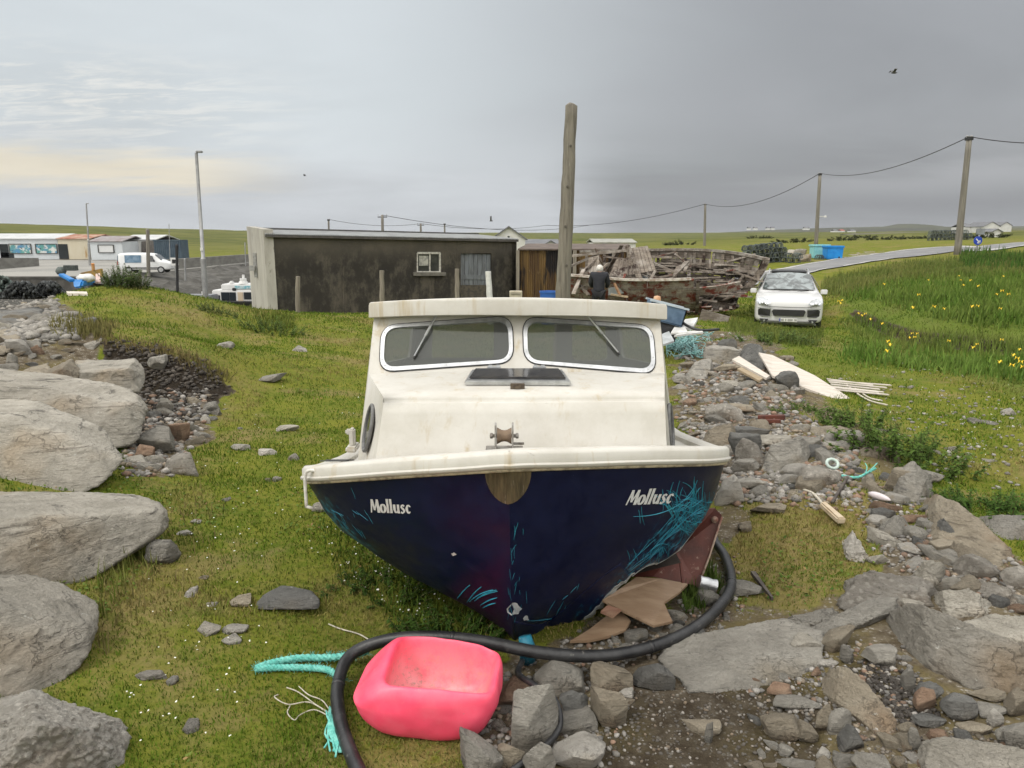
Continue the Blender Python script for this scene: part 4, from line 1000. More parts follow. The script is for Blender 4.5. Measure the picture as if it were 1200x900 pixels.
boulder('boulder', 'broad dark topped slab lying on the stony bank at the far left', B_([(-60,374,11.4),(20,360,11.8),(47,367,11.2),(43,380,10.5),(14,400,9.6),(-60,414,9.2),(-20,380,9.9),(0,400,10.5)]), RM['dark'], 6, 36, .04, .03, .1, (.1,-.3,.95), 39, LGB)
boulder('boulder', 'brown undercut rock at the left edge above the rounded boulders', B_([(-60,393,9.6),(0,386,9.9),(21,384,9.8),(25,398,9.2),(12,414,8.8),(-60,428,8.6),(0,410,9.5)]), RM['tan'], 6, 40, .03, .03, .1, (.1,-.3,.95), 41, LGB)

# big rocks of the rubble on the right, each found from the outline of its front face
RG = 'large rocks of the rubble bank'
def low_row(ol, x):
    r_ = []
    for (x0, y0), (x1, y1) in zip(ol, ol[1:]+ol[:1]):
        if min(x0, x1)-.01 <= x <= max(x0, x1)+.01: r_ += [y0, y1] if abs(x1-x0) < .5 else [y0+(y1-y0)*(x-x0)/(x1-x0)]
    return max(r_)
def brock(label, ol, a, mat, sub=6, p=40, amp=.025, st=.015, th=.08, axis=(.2, .3, .9), seed=1, back=.6, bulge=.10, cat='boulder', chips=14):
    F = []
    for x, y in ol:
        yc = G(x, low_row(ol, x)).y; F.append(P(x, y, yc+a*(max(yc, min(G(x, y).y, yc*1.6))-yc)))
    w = max((q-r_).length for q in F for r_ in F); cx = sum(x for x, _ in ol)/len(ol); cy = sum(y for _, y in ol)/len(ol); c = sum(F, Vector())/len(F); dd = (EYEV-c).normalized()
    B2 = [q+Vector((.05, .75, -.65))*back*w*.6 for q in F]
    return boulder('boulder', label, F+[c+dd*bulge*w*.8+Vector((.12*w, 0, .02*w)), c+dd*bulge*w*.6+Vector((-.16*w, 0, -.02*w))]+B2, RM[mat], sub, p, amp, st, th, axis, seed, RG, cat, chips=chips, chipr=(.87, .985))
brock('broad flat slab lying almost level with the soil right of the black hose', [(765,770),(800,748),(850,736),(925,727),(962,742),(966,775),(950,796),(900,812),(850,816),(800,806)], .86, 'grey', 7, 40, .02, .006, .08, (.05,.1,1), 51, .35, .03)
brock('huge two toned block with a brown face at the right edge', [(1038,722),(1055,708),(1078,708),(1110,722),(1200,758),(1250,778),(1250,815),(1140,812),(1085,786),(1050,752)], .42, 'block', 7, 46, .03, .02, .09, (.6,.1,.75), 55, .5, .10, chips=22)
brock('brown ended long stone leaning over the black soil hollow', [(959,796),(975,780),(1001,784),(1058,850),(1055,867),(1036,866),(985,830),(963,810)], .55, 'tan', 6, 44, .012, .01, .06, (.7,-.6,.2), 58, .3, .06)
brock('long low grey slab above the cobbles, left of the two toned block', [(936,746),(975,722),(1050,697),(1062,704),(1055,718),(1000,738),(950,760)], .5, 'grey', 6, 44, .015, .012, .06, (.2,.5,.8), 61, .4, .05)
brock('pale blue grey slab resting behind the two toned block', [(1115,735),(1160,719),(1250,722),(1250,775),(1190,757)], .6, 'pale', 6, 40, .02, .02, .08, (.2,.3,.9), 63, .4, .06)
brock('flat grey slab at the bottom right corner', [(1070,876),(1085,866),(1150,868),(1250,888),(1250,935),(1090,935)], .62, 'pale', 6, 44, .02, .012, .07, (.1,.2,1), 65, .4, .05)
brock('long slanting brown topped block on the crest beside the green bushes', [(1078,584),(1105,578),(1138,604),(1188,645),(1191,660),(1172,674),(1140,648),(1090,616)], .35, 'tan', 6, 46, .02, .018, .08, (.7,.3,.5), 67, .5, .08, chips=20)
brock('dark angular block tucked under the slanting brown block', [(1088,614),(1110,610),(1138,636),(1130,644),(1098,634)], .3, 'dark', 6, 46, .02, .012, .08, (.7,.3,.5), 68)
brock('wide grey rock at the right edge behind the slanting brown block', [(1142,606),(1175,602),(1215,604),(1215,634),(1180,634),(1160,624)], .4, 'grey', 6, 40, .02, .02, .08, (.2,.3,.9), 69)
brock('mottled brown conglomerate rock above the long low grey slab', [(978,718),(1000,678),(1018,668),(1090,676),(1102,694),(1090,712),(1040,714)], .5, 'pitted', 6, 40, .04, .0, .08, (.2,.3,.9), 71, .5, .08)
brock('rounded grey rock in the gap behind the two toned block', [(1098,708),(1105,692),(1135,688),(1168,708),(1160,724),(1110,726)], .4, 'pale', 6, 22, .025, .025, .08, (.5,.3,.7), 72)
brock('pale upright stone standing on top of the conglomerate rock', [(1066,680),(1085,656),(1108,660),(1110,676),(1096,692),(1078,692)], .25, 'pale', 6, 44, .02, .02, .07, (.5,.5,.6), 73, .4)
brock('pebbly lump of rock above the pale slab at the right edge', [(1128,674),(1150,676),(1190,695),(1200,712),(1170,710),(1140,694)], .5, 'pitted', 6, 34, .04, .0, .08, (.2,.3,.9), 74)
brock('leaning pale grey boulder in the rubble right of the cabin', [(891,552),(905,520),(938,511),(953,524),(945,547),(915,557)], .22, 'grey', 6, 46, .02, .02, .08, (.6,-.2,.6), 75, .5, .10, chips=20)
brock('angular brownish boulder touching the cabin side of the rubble', [(820,524),(830,500),(855,494),(868,505),(864,527),(838,532)], .25, 'tan', 6, 44, .03, .02, .08, (.2,.3,.9), 76, .5, .1)
brock('dark mossy boulder at the head of the white board', [(865,418),(874,402),(892,403),(899,424),(897,436),(882,432)], .2, 'dark', 6, 26, .03, .02, .1, (.2,.3,.9), 77, .4, .08)
brock('wedge of grey rock in the grass below the turquoise net', [(802,440),(815,422),(835,418),(837,434),(826,446),(808,446)], .3, 'grey', 6, 40, .02, .02, .08, (.2,.3,.9), 78, .4, .08)
brock('brown stone slab sloping out of the moss above the flat tan stone', [(940,500),(985,497),(1018,512),(1010,524),(965,522)], .5, 'tan', 6, 40, .02, .02, .08, (.2,.3,.9), 79, .4, .06)
brock('tall grey blade of rock between the plastic ring and the slanting brown block', [(1052,584),(1055,548),(1070,538),(1092,556),(1096,582),(1075,592)], .25, 'grey', 6, 46, .02, .02, .08, (.6,.3,.5), 80, .5, .1)
brock('flat brown rock below the pale log on the mossy bank', [(1100,648),(1125,634),(1150,650),(1160,668),(1130,670)], .5, 'tan', 6, 34, .03, .02, .08, (.3,.3,.8), 81, .4, .08)
brock('pale ridged stone lying on the moss like a cracked loaf', [(988,634),(1000,625),(1010,636),(1020,656),(1014,664),(1000,660)], .4, 'white', 6, 30, .03, .06, .09, (.75,-.6,.2), 83, .5, .12)
brock('low pebbly rock left of the conglomerate rock', [(905,738),(930,722),(975,712),(990,722),(950,742)], .6, 'grey', 6, 40, .03, .01, .08, (.3,.3,.8), 82, .4, .05)

STONES = []
def stone(x0, x1, y0, y1, mat, label, sharp=30, seed=None, yaw=0, group=None, name='rock', sub=5, flat=None, cat='rock', tilt=0, amp=.05):
    q = G((x0+x1)/2, y1); d = q.y*CT+(EYE-q.z)*ST; al = math.atan2(EYE-q.z, q.y)
    w = (x1-x0)*d/FPX; ph = (y1-y0)*d/FPX; dep = w*.78
    h = (ph-dep*math.sin(al)*.8)/math.cos(al)
    if h < .22*w: h = .22*w; dep = max(.2*w, (ph-h*math.cos(al))/max(.1, math.sin(al)))
    seed = seed if seed is not None else len(STONES)*7+100
    v, tri = unit_rock(seed, sharp, 9, sub, amp)
    v = v*np.array([w, dep, h*1.25]); o = finish_rock(name, v, tri, RM[mat], (q.x, q.y+dep*.42, H(q.x, q.y+dep*.42)+h*.5-.17*h))
    o.rotation_euler = (0, tilt, yaw); tag(o, label, cat, group); STONES.append((o, x0, x1, y0, y1)); return o
FG = 'rocks between the pink buoy and the flat slab'
for a in [(624,690,768,816,'grey','speckled rounded rock directly below the hose and stem',16),(598,656,800,884,'grey','big angular block beside the thin black hose, nearest the pink buoy',44),
    (693,742,772,812,'tan','tan block left of the dark striped stone',44),(740,791,768,810,'dark','dark striped flat stone lying on the edge of the broad slab',44),
    (694,736,806,856,'tan','orange tinted upright rock on the dark soil edge',36),(656,702,826,862,'grey','split grey rock right of the thin black hose',44),
    (642,714,856,905,'white','pale rounded wedge at the bottom centre',26),(612,652,864,915,'grey','mossy pointed stone at the bottom edge beside the thin hose',44),
    (580,616,866,902,'tan','small tan rock at the bottom between two pointed stones',36),(536,590,858,915,'grey','pointed stone at the bottom edge under the pink buoy',40),
    (582,640,790,828,'rust','reddish slab in the gap behind the pink buoy',40),(655,690,806,850,'dark','thin dark shard standing behind the split grey rock',44),
    (722,745,806,822,'white','small pale stone against the orange tinted rock',30),(803,848,838,862,'tan','flat tan stone lying alone on the dark soil',44),
    (826,836,846,872,'grey','small upright grey chip on the dark soil',44)]:
    stone(*a[:6], a[6], group=FG, sub=6)
CG = 'cobbles round the leaning brown stone'
for a in [(906,962,808,834,'grey','oval grey cobble left of the leaning brown stone',14),(898,944,832,870,'tan','speckled egg shaped tan cobble beside the dark soil',12),(955,976,824,858,'tan','creamy upright stone in front of the leaning brown stone',30),
    (972,1002,828,860,'grey','smooth grey oval pebble beside the creamy upright stone',10),(985,1018,848,882,'dark','dark square block under the leaning brown stone',50),(985,1003,751,778,'grey','smooth upright grey pebble on the soil below the low slab',10),
    (1017,1056,753,784,'grey','five sided grey stone below the two toned block',46),(962,1014,730,766,'tan','angular tan block against the long low grey slab',50),(928,962,742,766,'pale','flat striped stone at the corner of the broad slab',36),
    (956,984,771,783,'white','small pale brick shaped stone above the leaning brown stone',40),(1057,1078,781,812,'grey','upright grey stone beside the black soil hollow',40),(1078,1110,797,822,'dark','flat dark stone wedged under the two toned block',40),
    (1072,1104,805,838,'rust','reddish rock on the edge of the black soil hollow',30),(1107,1148,810,846,'dark','rounded dark green grey rock under the two toned block',16),(1142,1186,804,824,'tan','flat brown stone under the right end of the two toned block',26),
    (1148,1184,822,842,'grey','oval grey stone right of the dark green grey rock',14),(1160,1178,830,852,'white','narrow upright cream stone near the right edge',20),(1182,1215,805,842,'tan','brown rock cut off by the right edge',30),
    (1180,1220,840,880,'grey','grey block above the bottom right slab',46),(1092,1116,854,870,'rust','bright orange stone above the bottom right slab',30),(1074,1112,832,852,'dark','low dark stone below the reddish rock',30),
    (1066,1086,852,880,'grey','jagged grey shard left of the bottom right slab',50),(1008,1050,882,912,'grey','square topped grey rock at the bottom edge',46),(914,934,872,888,'grey','small smooth grey pebble on the soil near the bottom',12),
    (958,976,874,890,'white','white oval pebble near the bottom edge',10),(936,960,846,872,'tan','small tan block beside the egg shaped cobble',44),(950,964,782,794,'rust','round orange pebble above the oval grey cobble',10),
    (902,934,800,818,'rust','rusty brown stone at the foot of the broad slab',26),(1130,1164,842,862,'tan','flat tan stone in the heap left of the narrow cream stone',40),(1168,1182,852,872,'grey','grey pebble above the bottom right slab',16)]:
    stone(*a[:6], a[6], group=CG, sub=5)
MG = 'loose rocks across the rubble right of the boat'
for a in [(856,896,502,538,'dark','dark rock between the brown boulder and the leaning pale one',40),(866,905,510,548,'pitted','pebbly lump left of the leaning pale boulder',20),(858,902,496,512,'dark','flat dark slab on the brow of the rubble',44),(886,930,506,524,'pale','pale tilted slab above the leaning boulder',46),
    (858,892,534,556,'grey','grey wedge below the pebbly lump',44),(936,992,540,572,'pitted','knobbly brown rock below the white plastic ring',20),(942,962,508,526,'grey','square grey stone right of the leaning boulder',40),
    (972,1016,500,522,'grey','low rounded rock at the edge of the green bushes',16),(1014,1056,518,540,'tan','flat topped tan rock at the corner of the green bushes',40),(1044,1080,545,580,'tan','tan boulder left of the slanting brown block',20),
    (1070,1112,548,568,'grey','rounded grey rock half hidden by the green bushes',14),(908,938,432,456,'dark','dark rock against the edge of the white board',24),(840,864,394,412,'dark','dark rock at the near end of the wooden wreck',36),(826,868,402,424,'grey','flat dark stone left of the mossy boulder',40),
    (836,878,424,436,'tan','long brown flat stone below the mossy boulder',34),(788,812,436,450,'grey','grey rock beside the cabin below the turquoise net',26),(842,886,470,486,'tan','brown hummock of stone in the mossy rubble',14),(1020,1042,645,662,'pale','small pale stone right of the pale ridged stone',18),
    (1095,1130,630,654,'tan','tan stone below the dark angular block',30),(1128,1172,644,680,'pitted','pebbly brown rock in front of the slanting block',20),(1180,1215,662,690,'pitted','pebbly rock at the right edge below the slanting block',20),(866,884,608,624,'tan','round tan pebble on the moss right of the hull',12),
    (845,900,676,700,'grey','flat grey stone by the bend of the black hose',36),(818,846,688,714,'grey','grey rock under the end of the brown bulkhead',26),(880,925,586,604,'tan','flat tan stone in the moss right of the hull',30),(838,872,554,592,'white','pale rock hidden by the right end of the bow',30),
    (1060,1085,700,716,'pale','small pale slab on the long low grey slab',36),(862,905,556,574,'grey','low grey slab right of the bow',40),(828,872,468,494,'pitted','rough brown lump in the rubble beside the cabin',20)]:
    stone(*a[:6], a[6], group=MG, sub=5)
LG = 'stones in the grass left of the boat'
for a in [(297,374,682,720,'dark','large dark grey rock in the grass left of the bow',26),(268,294,696,712,'tan','brown block beside the large dark grey rock',44),(224,256,728,746,'pale','pale striped stone in the turf nearest the left boulders',30),(256,288,728,744,'grey','grey stone right of the pale striped stone',30),
    (258,282,742,756,'grey','small flat stone below the grey pair in the turf',30),(155,192,782,798,'pitted','crumbly pebbly lump in the turf by the broad boulder',16),(298,332,436,449,'grey','flat grey slab in the grass below the shed corner',40),(186,230,524,556,'pitted','pebbly conglomerate lump at the mouth of the soil pit',18),
    (160,200,494,530,'grey','tall grey rock against the folded boulder',30),(192,218,490,518,'rust','reddish brown rock in the soil pit',24),(182,200,464,484,'pale','pale wedge stone in the soil pit',40),(172,194,424,442,'grey','grey block lodged in the eroded bank',40),
    (155,178,518,540,'rust','reddish stone at the foot of the folded boulder',20),(140,172,530,545,'pale','flat pale stone between the two rounded boulders',30),(92,112,370,380,'dark','dark flat slab on top of the mound',30),(5,30,396,416,'white','pale rimmed rock above the left boulders',26),
    (28,46,398,414,'grey','grey rock beside the pale rimmed one above the left boulders',30),(34,48,404,416,'rust','reddish round stone among the rocks above the left boulders',12),(0,16,412,430,'grey','rounded grey rock at the left edge above the boulders',16),(40,56,384,394,'white','small white stone on the dark soil above the bank',14),
    (170,205,630,664,'grey','grey stone in the shade of the long slab boulder',36),(320,350,496,506,'pale','flat pale stone in the grass left of the cabin',30),(268,292,517,528,'grey','grey stone in the grass above the flat pale one',30),(300,322,524,534,'white','bright flat stone in the grass left of the cabin',30),
    (205,226,618,628,'white','small white stone at the tip of the long slab boulder',24),(252,272,398,408,'grey','grey stone set in the mound below the crest',24),(340,360,404,412,'grey','low grey stone in the grass behind the bow rail',24)]:
    stone(*a[:6], a[6], group=LG, sub=5)

# the many smaller stones: twelve shapes, copied one by one
R = random.Random(5); KIND = []
for shp, sharp, sc in (('angular', 44, (1, .85, .7)), ('rounded', 9, (1, .85, .65)), ('flat', 36, (1.05, .8, .32)), ('long', 34, (1.35, .6, .5))):
    for k in range(3):
        v, tri = unit_rock(900+len(KIND)*13, sharp, 8, 4, .05, sc)
        KIND.append((shp, v, tri, {}))
COLN = {'pale': 'pale', 'grey': 'grey', 'dark': 'dark grey', 'tan': 'tan', 'rust': 'reddish', 'white': 'whitish'}
def scatter(poly, n, s0, s1, cols, where, group, avoid=()):
    xs, ys = [p[0] for p in poly], [p[1] for p in poly]; done = 0; tries = 0
    while done < n and tries < n*60:
        tries += 1; x, y = R.uniform(min(xs), max(xs)), R.uniform(min(ys), max(ys))
        if poly_sd(np.array([x]), np.array([y]), poly)[0] < 0: continue
        if any(a[0] < x < a[1] and a[2] < y < a[3] for a in avoid): continue
        if any(x0-4 < x < x1+4 and y0-2 < y < y1+1 for _, x0, x1, y0, y1 in STONES) and R.random() < .85: continue
        q = G(x, y); shp, v, tri, meshes = KIND[R.randrange(12)]; c = R.choices(cols[::2], cols[1::2])[0]
        if c not in meshes:
            me = np_mesh('stone', v, tris=tri); me.polygons.foreach_set('use_smooth', np.ones(len(me.polygons), bool)); me.materials.append(RM[c]); meshes[c] = me
        o = link(bpy.data.objects.new('stone', meshes[c])); s = math.exp(R.uniform(math.log(s0), math.log(s1)))
        o.scale = (s, s, s*R.uniform(.8, 1.15)); o.rotation_euler = (R.uniform(-.25, .25), R.uniform(-.25, .25), R.uniform(0, 6.28))
        o.location = (q.x, q.y, q.z+s*(.02 if shp != 'flat' else .0)); tag(o, f'small {shp} {COLN[c]} stone {where}', 'stone', group)
        STONES.append((o, x-6, x+6, y-5, y+3)); done += 1
mixc = ('grey', 4, 'tan', 2, 'pale', 2, 'dark', 1.5, 'rust', .8, 'white', 1)
scatter([(800,470),(870,462),(930,500),(1000,530),(960,580),(860,600),(845,540),(800,520)], 62, .09, .27, mixc, 'in the rubble between the cabin and the leaning boulder', 'small stones in the rubble')
scatter([(800,420),(860,400),(930,425),(940,470),(850,465),(795,470)], 30, .12, .34, mixc, 'in the upper rubble below the turquoise net', 'small stones in the rubble')
scatter([(985,545),(1060,560),(1130,640),(1195,690),(1195,720),(1100,680),(1030,650),(1015,590)], 40, .08, .22, mixc, 'on the mossy bank below the slanting brown block', 'small stones in the rubble')
scatter([(880,790),(960,760),(1060,760),(1100,820),(1200,860),(1190,900),(880,900)], 46, .035, .10, ('grey', 4, 'tan', 3, 'rust', 1, 'white', 1.2, 'dark', 1.5), 'among the cobbles in the lower right heap', 'small stones in the rubble', [(1000, 1078, 776, 850), (925, 1060, 775, 870)])
scatter([(560,800),(700,760),(800,720),(850,700),(870,735),(760,765),(720,860),(600,900),(560,890)], 22, .05, .13, ('grey', 4, 'tan', 2, 'dark', 2, 'pale', 1), 'on the ground under and around the black hose', 'small stones in the rubble')
scatter([(165,470),(250,465),(255,490),(215,545),(170,560),(150,540),(185,500)], 26, .08, .24, ('grey', 3, 'pale', 3, 'tan', 2, 'dark', 1), 'in the soil pit beside the folded boulder', 'small stones in the soil pit')
scatter([(200,480),(420,460),(400,580),(280,680),(240,860),(160,860),(200,680)], 15, .05, .15, ('grey', 3, 'pale', 2, 'tan', 1, 'white', .6), 'half buried in the turf left of the boat', 'small stones in the turf')
scatter([(-5,378),(110,388),(120,400),(60,425),(-5,440)], 18, .10, .32, ('grey', 3, 'tan', 2, 'dark', 2, 'pale', 2), 'in the dark soil above the left boulders', 'stones above the left boulders')
scatter([(-5,345),(60,341),(86,366),(98,390),(20,392),(-5,398)], 24, .16, .42, ('pale', 4, 'grey', 3, 'tan', 2, 'white', .4), 'on the pale stony bank at the far left', 'stones on the far left bank')
scatter([(960,440),(1080,430),(1195,480),(1195,560),(1100,545),(1040,520)], 15, .07, .2, ('pale', 4, 'white', 1, 'grey', 2), 'in the thin grass right of the white board', 'small stones in the thin grass')
# gravel nobody could count
def gravel():
    u, tri = ico(1); V = []; T = []; C = []; o = 0; rr = np.random.default_rng(3)
    def add(poly, n, s0, s1, tone, inner=1):
        nonlocal o
        poly = np.array(poly); x = rr.uniform(poly[:, 0].min(), poly[:, 0].max(), n*4); y = rr.uniform(poly[:, 1].min(), poly[:, 1].max(), n*4)
        k = poly_sd(x, y, poly) > rr.uniform(-6, 10, len(x)); x, y = x[k][:n], y[k][:n]
        X, Y, ok = Gn(x, y); X, Y = X[ok], Y[ok]; Z = height(X, Y); m = len(X)
        s = np.exp(rr.uniform(math.log(s0), math.log(s1), m))
        for i in range(m):
            v = u*(1+rr.normal(0, .16, (12 if len(u) == 12 else len(u), 1)))*np.array([1, rr.uniform(.6, 1), rr.uniform(.4, .75)])*s[i]
            a = rr.uniform(0, 6.28); ca, sa = math.cos(a), math.sin(a)
            v = np.stack([v[:, 0]*ca-v[:, 1]*sa, v[:, 0]*sa+v[:, 1]*ca, v[:, 2]], 1)+[X[i], Y[i], Z[i]+s[i]*.25]
            V.append(v); T.append(tri+o); o += len(u); c = np.array(tone[rr.integers(len(tone))])*rr.uniform(.7, 1.25); C.append(np.repeat(c[None], len(u), 0))
    g = [(.2, .19, .17), (.30, .28, .25), (.15, .145, .135), (.26, .21, .15), (.36, .34, .31), (.24, .15, .10)]
    add([(720,800),(830,800),(945,780),(1000,790),(1200,850),(1200,900),(700,900)], 1300, .003, .010, [(.13, .115, .095), (.20, .175, .145), (.09, .08, .068), (.17, .13, .09), (.30, .28, .25), (.07, .06, .05)])
    add([(870,770),(960,750),(1060,760),(1100,830),(1000,880),(880,820)], 600, .006, .018, g)
    add([(560,800),(700,740),(860,640),(880,720),(740,780),(720,900),(540,900)], 900, .005, .022, g)
    add([(790,440),(870,420),(940,480),(1010,540),(1000,600),(860,590),(795,520)], 2600, .012, .045, g)
    add([(790,395),(860,390),(940,440),(940,480),(795,450)], 700, .02, .06, g)
    add([(990,560),(1070,570),(1200,660),(1200,720),(1030,660)], 900, .008, .026, g)
    add([(150,460),(250,460),(250,490),(200,560),(140,560)], 700, .015, .05, g)
    add([(0,347),(62,345),(92,392),(0,410)], 900, .03, .10, [(.27, .255, .225), (.33, .31, .275), (.2, .19, .17)])
    add([(960,440),(1090,425),(1200,470),(1200,580),(1090,560)], 260, .01, .032, [(.28, .265, .235), (.34, .32, .29), (.22, .205, .18)])
    add([(118,398),(180,408),(230,424),(270,446),(262,462),(238,486),(215,505),(180,520),(150,500),(150,450),(125,420)], 900, .012, .05, [(.03, .024, .018), (.05, .04, .03), (.022, .018, .014), (.08, .068, .055)])
    add([(985,785),(1020,775),(1090,810),(1100,850),(1050,850)], 500, .004, .018, [(.02, .016, .013), (.03, .025, .02)])
    me = np_mesh('gravel', np.concatenate(V), tris=np.concatenate(T)); set_col(me, 'tint', np.concatenate([np.concatenate(C), np.ones((o, 1))], 1))
    t = NT('loose gravel'); a = t.attr('tint'); c = t.mix(t.ramp(t.noise(90, 3, .6), .3, .7), a.outputs['Color'], t.mix(.6, a.outputs['Color'], (.1, .09, .08)))
    me.materials.append(t.out(c, .85, t.bump(t.noise(150, 3, .6), .3, .005), spec=.3)); ob = link(bpy.data.objects.new('gravel', me)); ob['kind'] = 'stuff'
gravel()

# ------------------------------------------------------------------ pink buoy, hoses, ropes, boat fragments
def make_buoy():
    q = G(498, 874); d = q.y*CT+(EYE-q.z)*ST; w = 178*d/FPX
    u, tri = ico(6); e = 4.0; r = (np.abs(u)**e).sum(1)**(-1/e); v = u*r[:, None]
    v *= np.array([w/2, w*.34, w*.235])
    x, y, z = v.T; D2 = w*.34; top = smooth(-.01, .10, z)
    z = np.where(z > 0, z*(1.0+.12*y/D2), z)                                                  # the back stands higher than the front lip
    dent = 1/(1+np.exp(-(1-((np.abs(x-.035)/(.205))**5+(np.abs(y-.01)/(.150))**5))*3.2)); z = z-dent*top*(.165+.10*smooth(-.1, .2, y))
    z = z+.022*np.exp(-((y+D2*.82)/.05)**2)*smooth(-.3, -.05, x)*top
    x = x*(1-.20*smooth(.03, -.16, z)); y = y*(1-.15*smooth(.03, -.16, z)); x = x+.05*smooth(.02, .16, z)*smooth(-.04, -.22, x)
    z = z-.05*smooth(-.16, -.30, x)*top
    x = x*(1+.06*smooth(.05, .18, z)*(x > 0))
    v = np.stack([x, y, z], 1); v = v+u*(fbm(v*4.5, 3, 5)*.022)[:, None]
    me = np_mesh('pink_buoy', v, tris=tri); me.polygons.foreach_set('use_smooth', np.ones(len(me.polygons), bool))
    set_col(me, 'fade', np.stack([dent*top, dent, dent, np.ones(len(dent))], 1))
    t = NT('faded pink plastic'); a = t.attr('fade'); s = t.n('ShaderNodeSeparateColor'); t.L.new(a.outputs['Color'], s.inputs[0])
    n = t.noise(7, 6, .7); f = t.noise(38, 5, .75)
    c = t.mix(t.ramp(n, .35, .7), (.90, .075, .15), (.90, .12, .19)); c = t.mix(t.math('MULTIPLY', s.outputs[0], t.ramp(n, .3, .55, .45, .95)), c, (.72, .36, .36))
    c = t.mix(t.ramp(f, .62, .75, 0, .6), c, (.55, .22, .20)); c = t.mix(t.math('MULTIPLY', s.outputs[0], t.ramp(f, .5, .66)), c, (.40, .24, .20))
    t.out(c, .42, t.bump(t.noise(25, 3, .5), .08, .01)); me.materials.append(t.m)
    o = link(bpy.data.objects.new('pink_buoy', me)); o.location = (q.x, q.y+w*.30, q.z+w*.215); o.rotation_euler = (.05, .02, -.10)
    return tag(o, 'bright pink plastic buoy with a crumpled dented top', 'buoy'), w
buoy, BW = make_buoy()
HOSE = simple('black rubber hose', (.012, .012, .013), (.03, .03, .031), 9, .42, .2, 60, None, 0, (.10, .095, .085))
def path_px(L): return [G(x, y, dz) for x, y, dz in L]
b = MB(); pts = spline(path_px([(432,925,.03),(415,892,.03),(399,846,.035),(396,805,.06),(410,770,.10),(450,752,.15),(505,747,.17),(565,752,.16),(632,765,.12),(700,769,.09),(760,759,.06),(812,737,.05),(846,708,.05),(857,684,.05),(851,655,.05),(838,635,.06),(829,612,.03)]), 10)
b.tube(pts, .028, 14); hs = b.build('hose', HOSE, smooth=True); tag(hs, 'thick black hose looping round the pink buoy and past the bow', 'hose')
for k in (30, 64, 100, 130):
    bb = MB(); p, q = pts[k], pts[k+1]; bb.tube([p, p+(q-p).normalized()*.018], .0295, 14); bb.build('joint_ring', HOSE, hs, smooth=True)
b = MB(); b.tube(spline(path_px([(612,776,.08),(607,790,.10),(625,803,.14),(648,818,.13),(656,838,.09),(653,858,.06),(632,880,.05),(598,905,.02)]), 8), .013, 10)
tag(b.build('thin_hose', HOSE, smooth=True), 'thin black hose bending between the rocks at the stem', 'hose')
ROPE = simple('turquoise rope fibre', (.10, .42, .36), (.20, .55, .48), 40, .85, .5, 120, None, 0, (.42, .62, .55))
def rope(mb, pts, r, twist=26, fuzz=0, rr=random.Random(8)):
    m = len(pts)
    for s_ in range(3):
        out = []
        for i, p in enumerate(pts):
            a = pts[max(0, i-1)]; c = pts[min(m-1, i+1)]; d = (c-a).normalized(); u = d.cross(Vector((0, 0, 1))).normalized(); w = d.cross(u); ph = i/m*twist+s_*2.094
            out.append(p+(u*math.cos(ph)+w*math.sin(ph))*r*.5)
        mb.tube(out, r*.56, 6)
    for k in range(fuzz):
        p = pts[rr.randrange(m)]; d = Vector((rr.gauss(0, 1), rr.gauss(0, 1), rr.gauss(.2, .7))).normalized()
        mb.tube([p+d*r*.8, p+d*r*(1.2+rr.random()*.8)+Vector((rr.gauss(0, r), rr.gauss(0, r), 0))*.5], .0008, 3)
b = MB(); rope(b, spline(path_px([(300,784,.02),(318,778,.02),(350,772,.022),(385,771,.03),(415,768,.05),(430,764,.05)]), 16), .017, 60, 420)
rope(b, spline(path_px([(300,784,.02),(330,783,.02),(362,784,.02),(385,786,.03),(402,797,.04)]), 14), .016, 50, 320)
tag(b.build('rope', ROPE, smooth=True), 'fuzzy turquoise rope doubled on the grass behind the pink buoy', 'rope')
b = MB(); rr = random.Random(3)
for k in range(34):
    s = path_px([(388+rr.gauss(0,3), 838+rr.gauss(0,4), .02), (390+rr.gauss(0,4), 856+rr.gauss(0,5), .03), (398+rr.gauss(0,5), 878+rr.gauss(0,4), .015)]); b.tube(spline(s, 5), .004, 5)
rk = b.build('rope_end', ROPE, smooth=True); tag(rk, 'frayed end of turquoise rope left of the pink buoy', 'rope')
b = MB(); pale_str = simple('bleached string', (.50, .46, .38), (.36, .33, .27), 30, .8, .2)
for L in ([(388,838),(372,828),(350,812),(336,806)], [(386,836),(362,824),(338,826),(322,818),(326,814)], [(386,840),(368,832),(352,838),(345,845),(337,836),(340,828)], [(388,836),(378,822),(362,815),(350,805)]):
    b.tube(spline([G(x, y, .012) for x, y in L], 6), .0028, 5)
b.build('loose_strands', pale_str, rk, smooth=True)
b = MB(); b.tube(spline([G(x, y, .01) for x, y in [(385,732),(400,738),(420,744),(436,752)]], 5), .0035, 6); tag(b.build('stalk', pale_str, smooth=True), 'thin bleached stalk lying in the grass left of the stem', 'stalk')
PLY = simple('wet brown plywood', (.235, .155, .095), (.30, .21, .135), 5, .5, .15, 40, (1, 4, 1), 0, (.16, .10, .06))
def sheet_thing(name, label, pts, mat, th=.012, cat='panel', group=None, up=(0, 0, -1)):
    c = sum(pts, Vector())/len(pts); b = MB(); n_ = len(pts); t = Vector(up)*th
    tri = tessellate_polygon([pts]); b.add(pts+[p+t for p in pts], [tuple(a) for a in tri]+[tuple(q+n_ for q in reversed(a)) for a in tri]+[(i, (i+1) % n_, n_+(i+1) % n_, n_+i) for i in range(n_)])
    return tag(b.build(name, mat, loc=c), label, cat, group)
sheet_thing('plywood_panel', 'brown forked plywood panel propped under the broken bow', [P(706,703,3.42), P(726,690,3.5), P(746,676,3.62), P(775,678,3.66), P(806,684,3.66), P(796,694,3.58), P(778,706,3.48), P(788,728,3.34), P(766,733,3.3), P(735,718,3.36)], PLY)
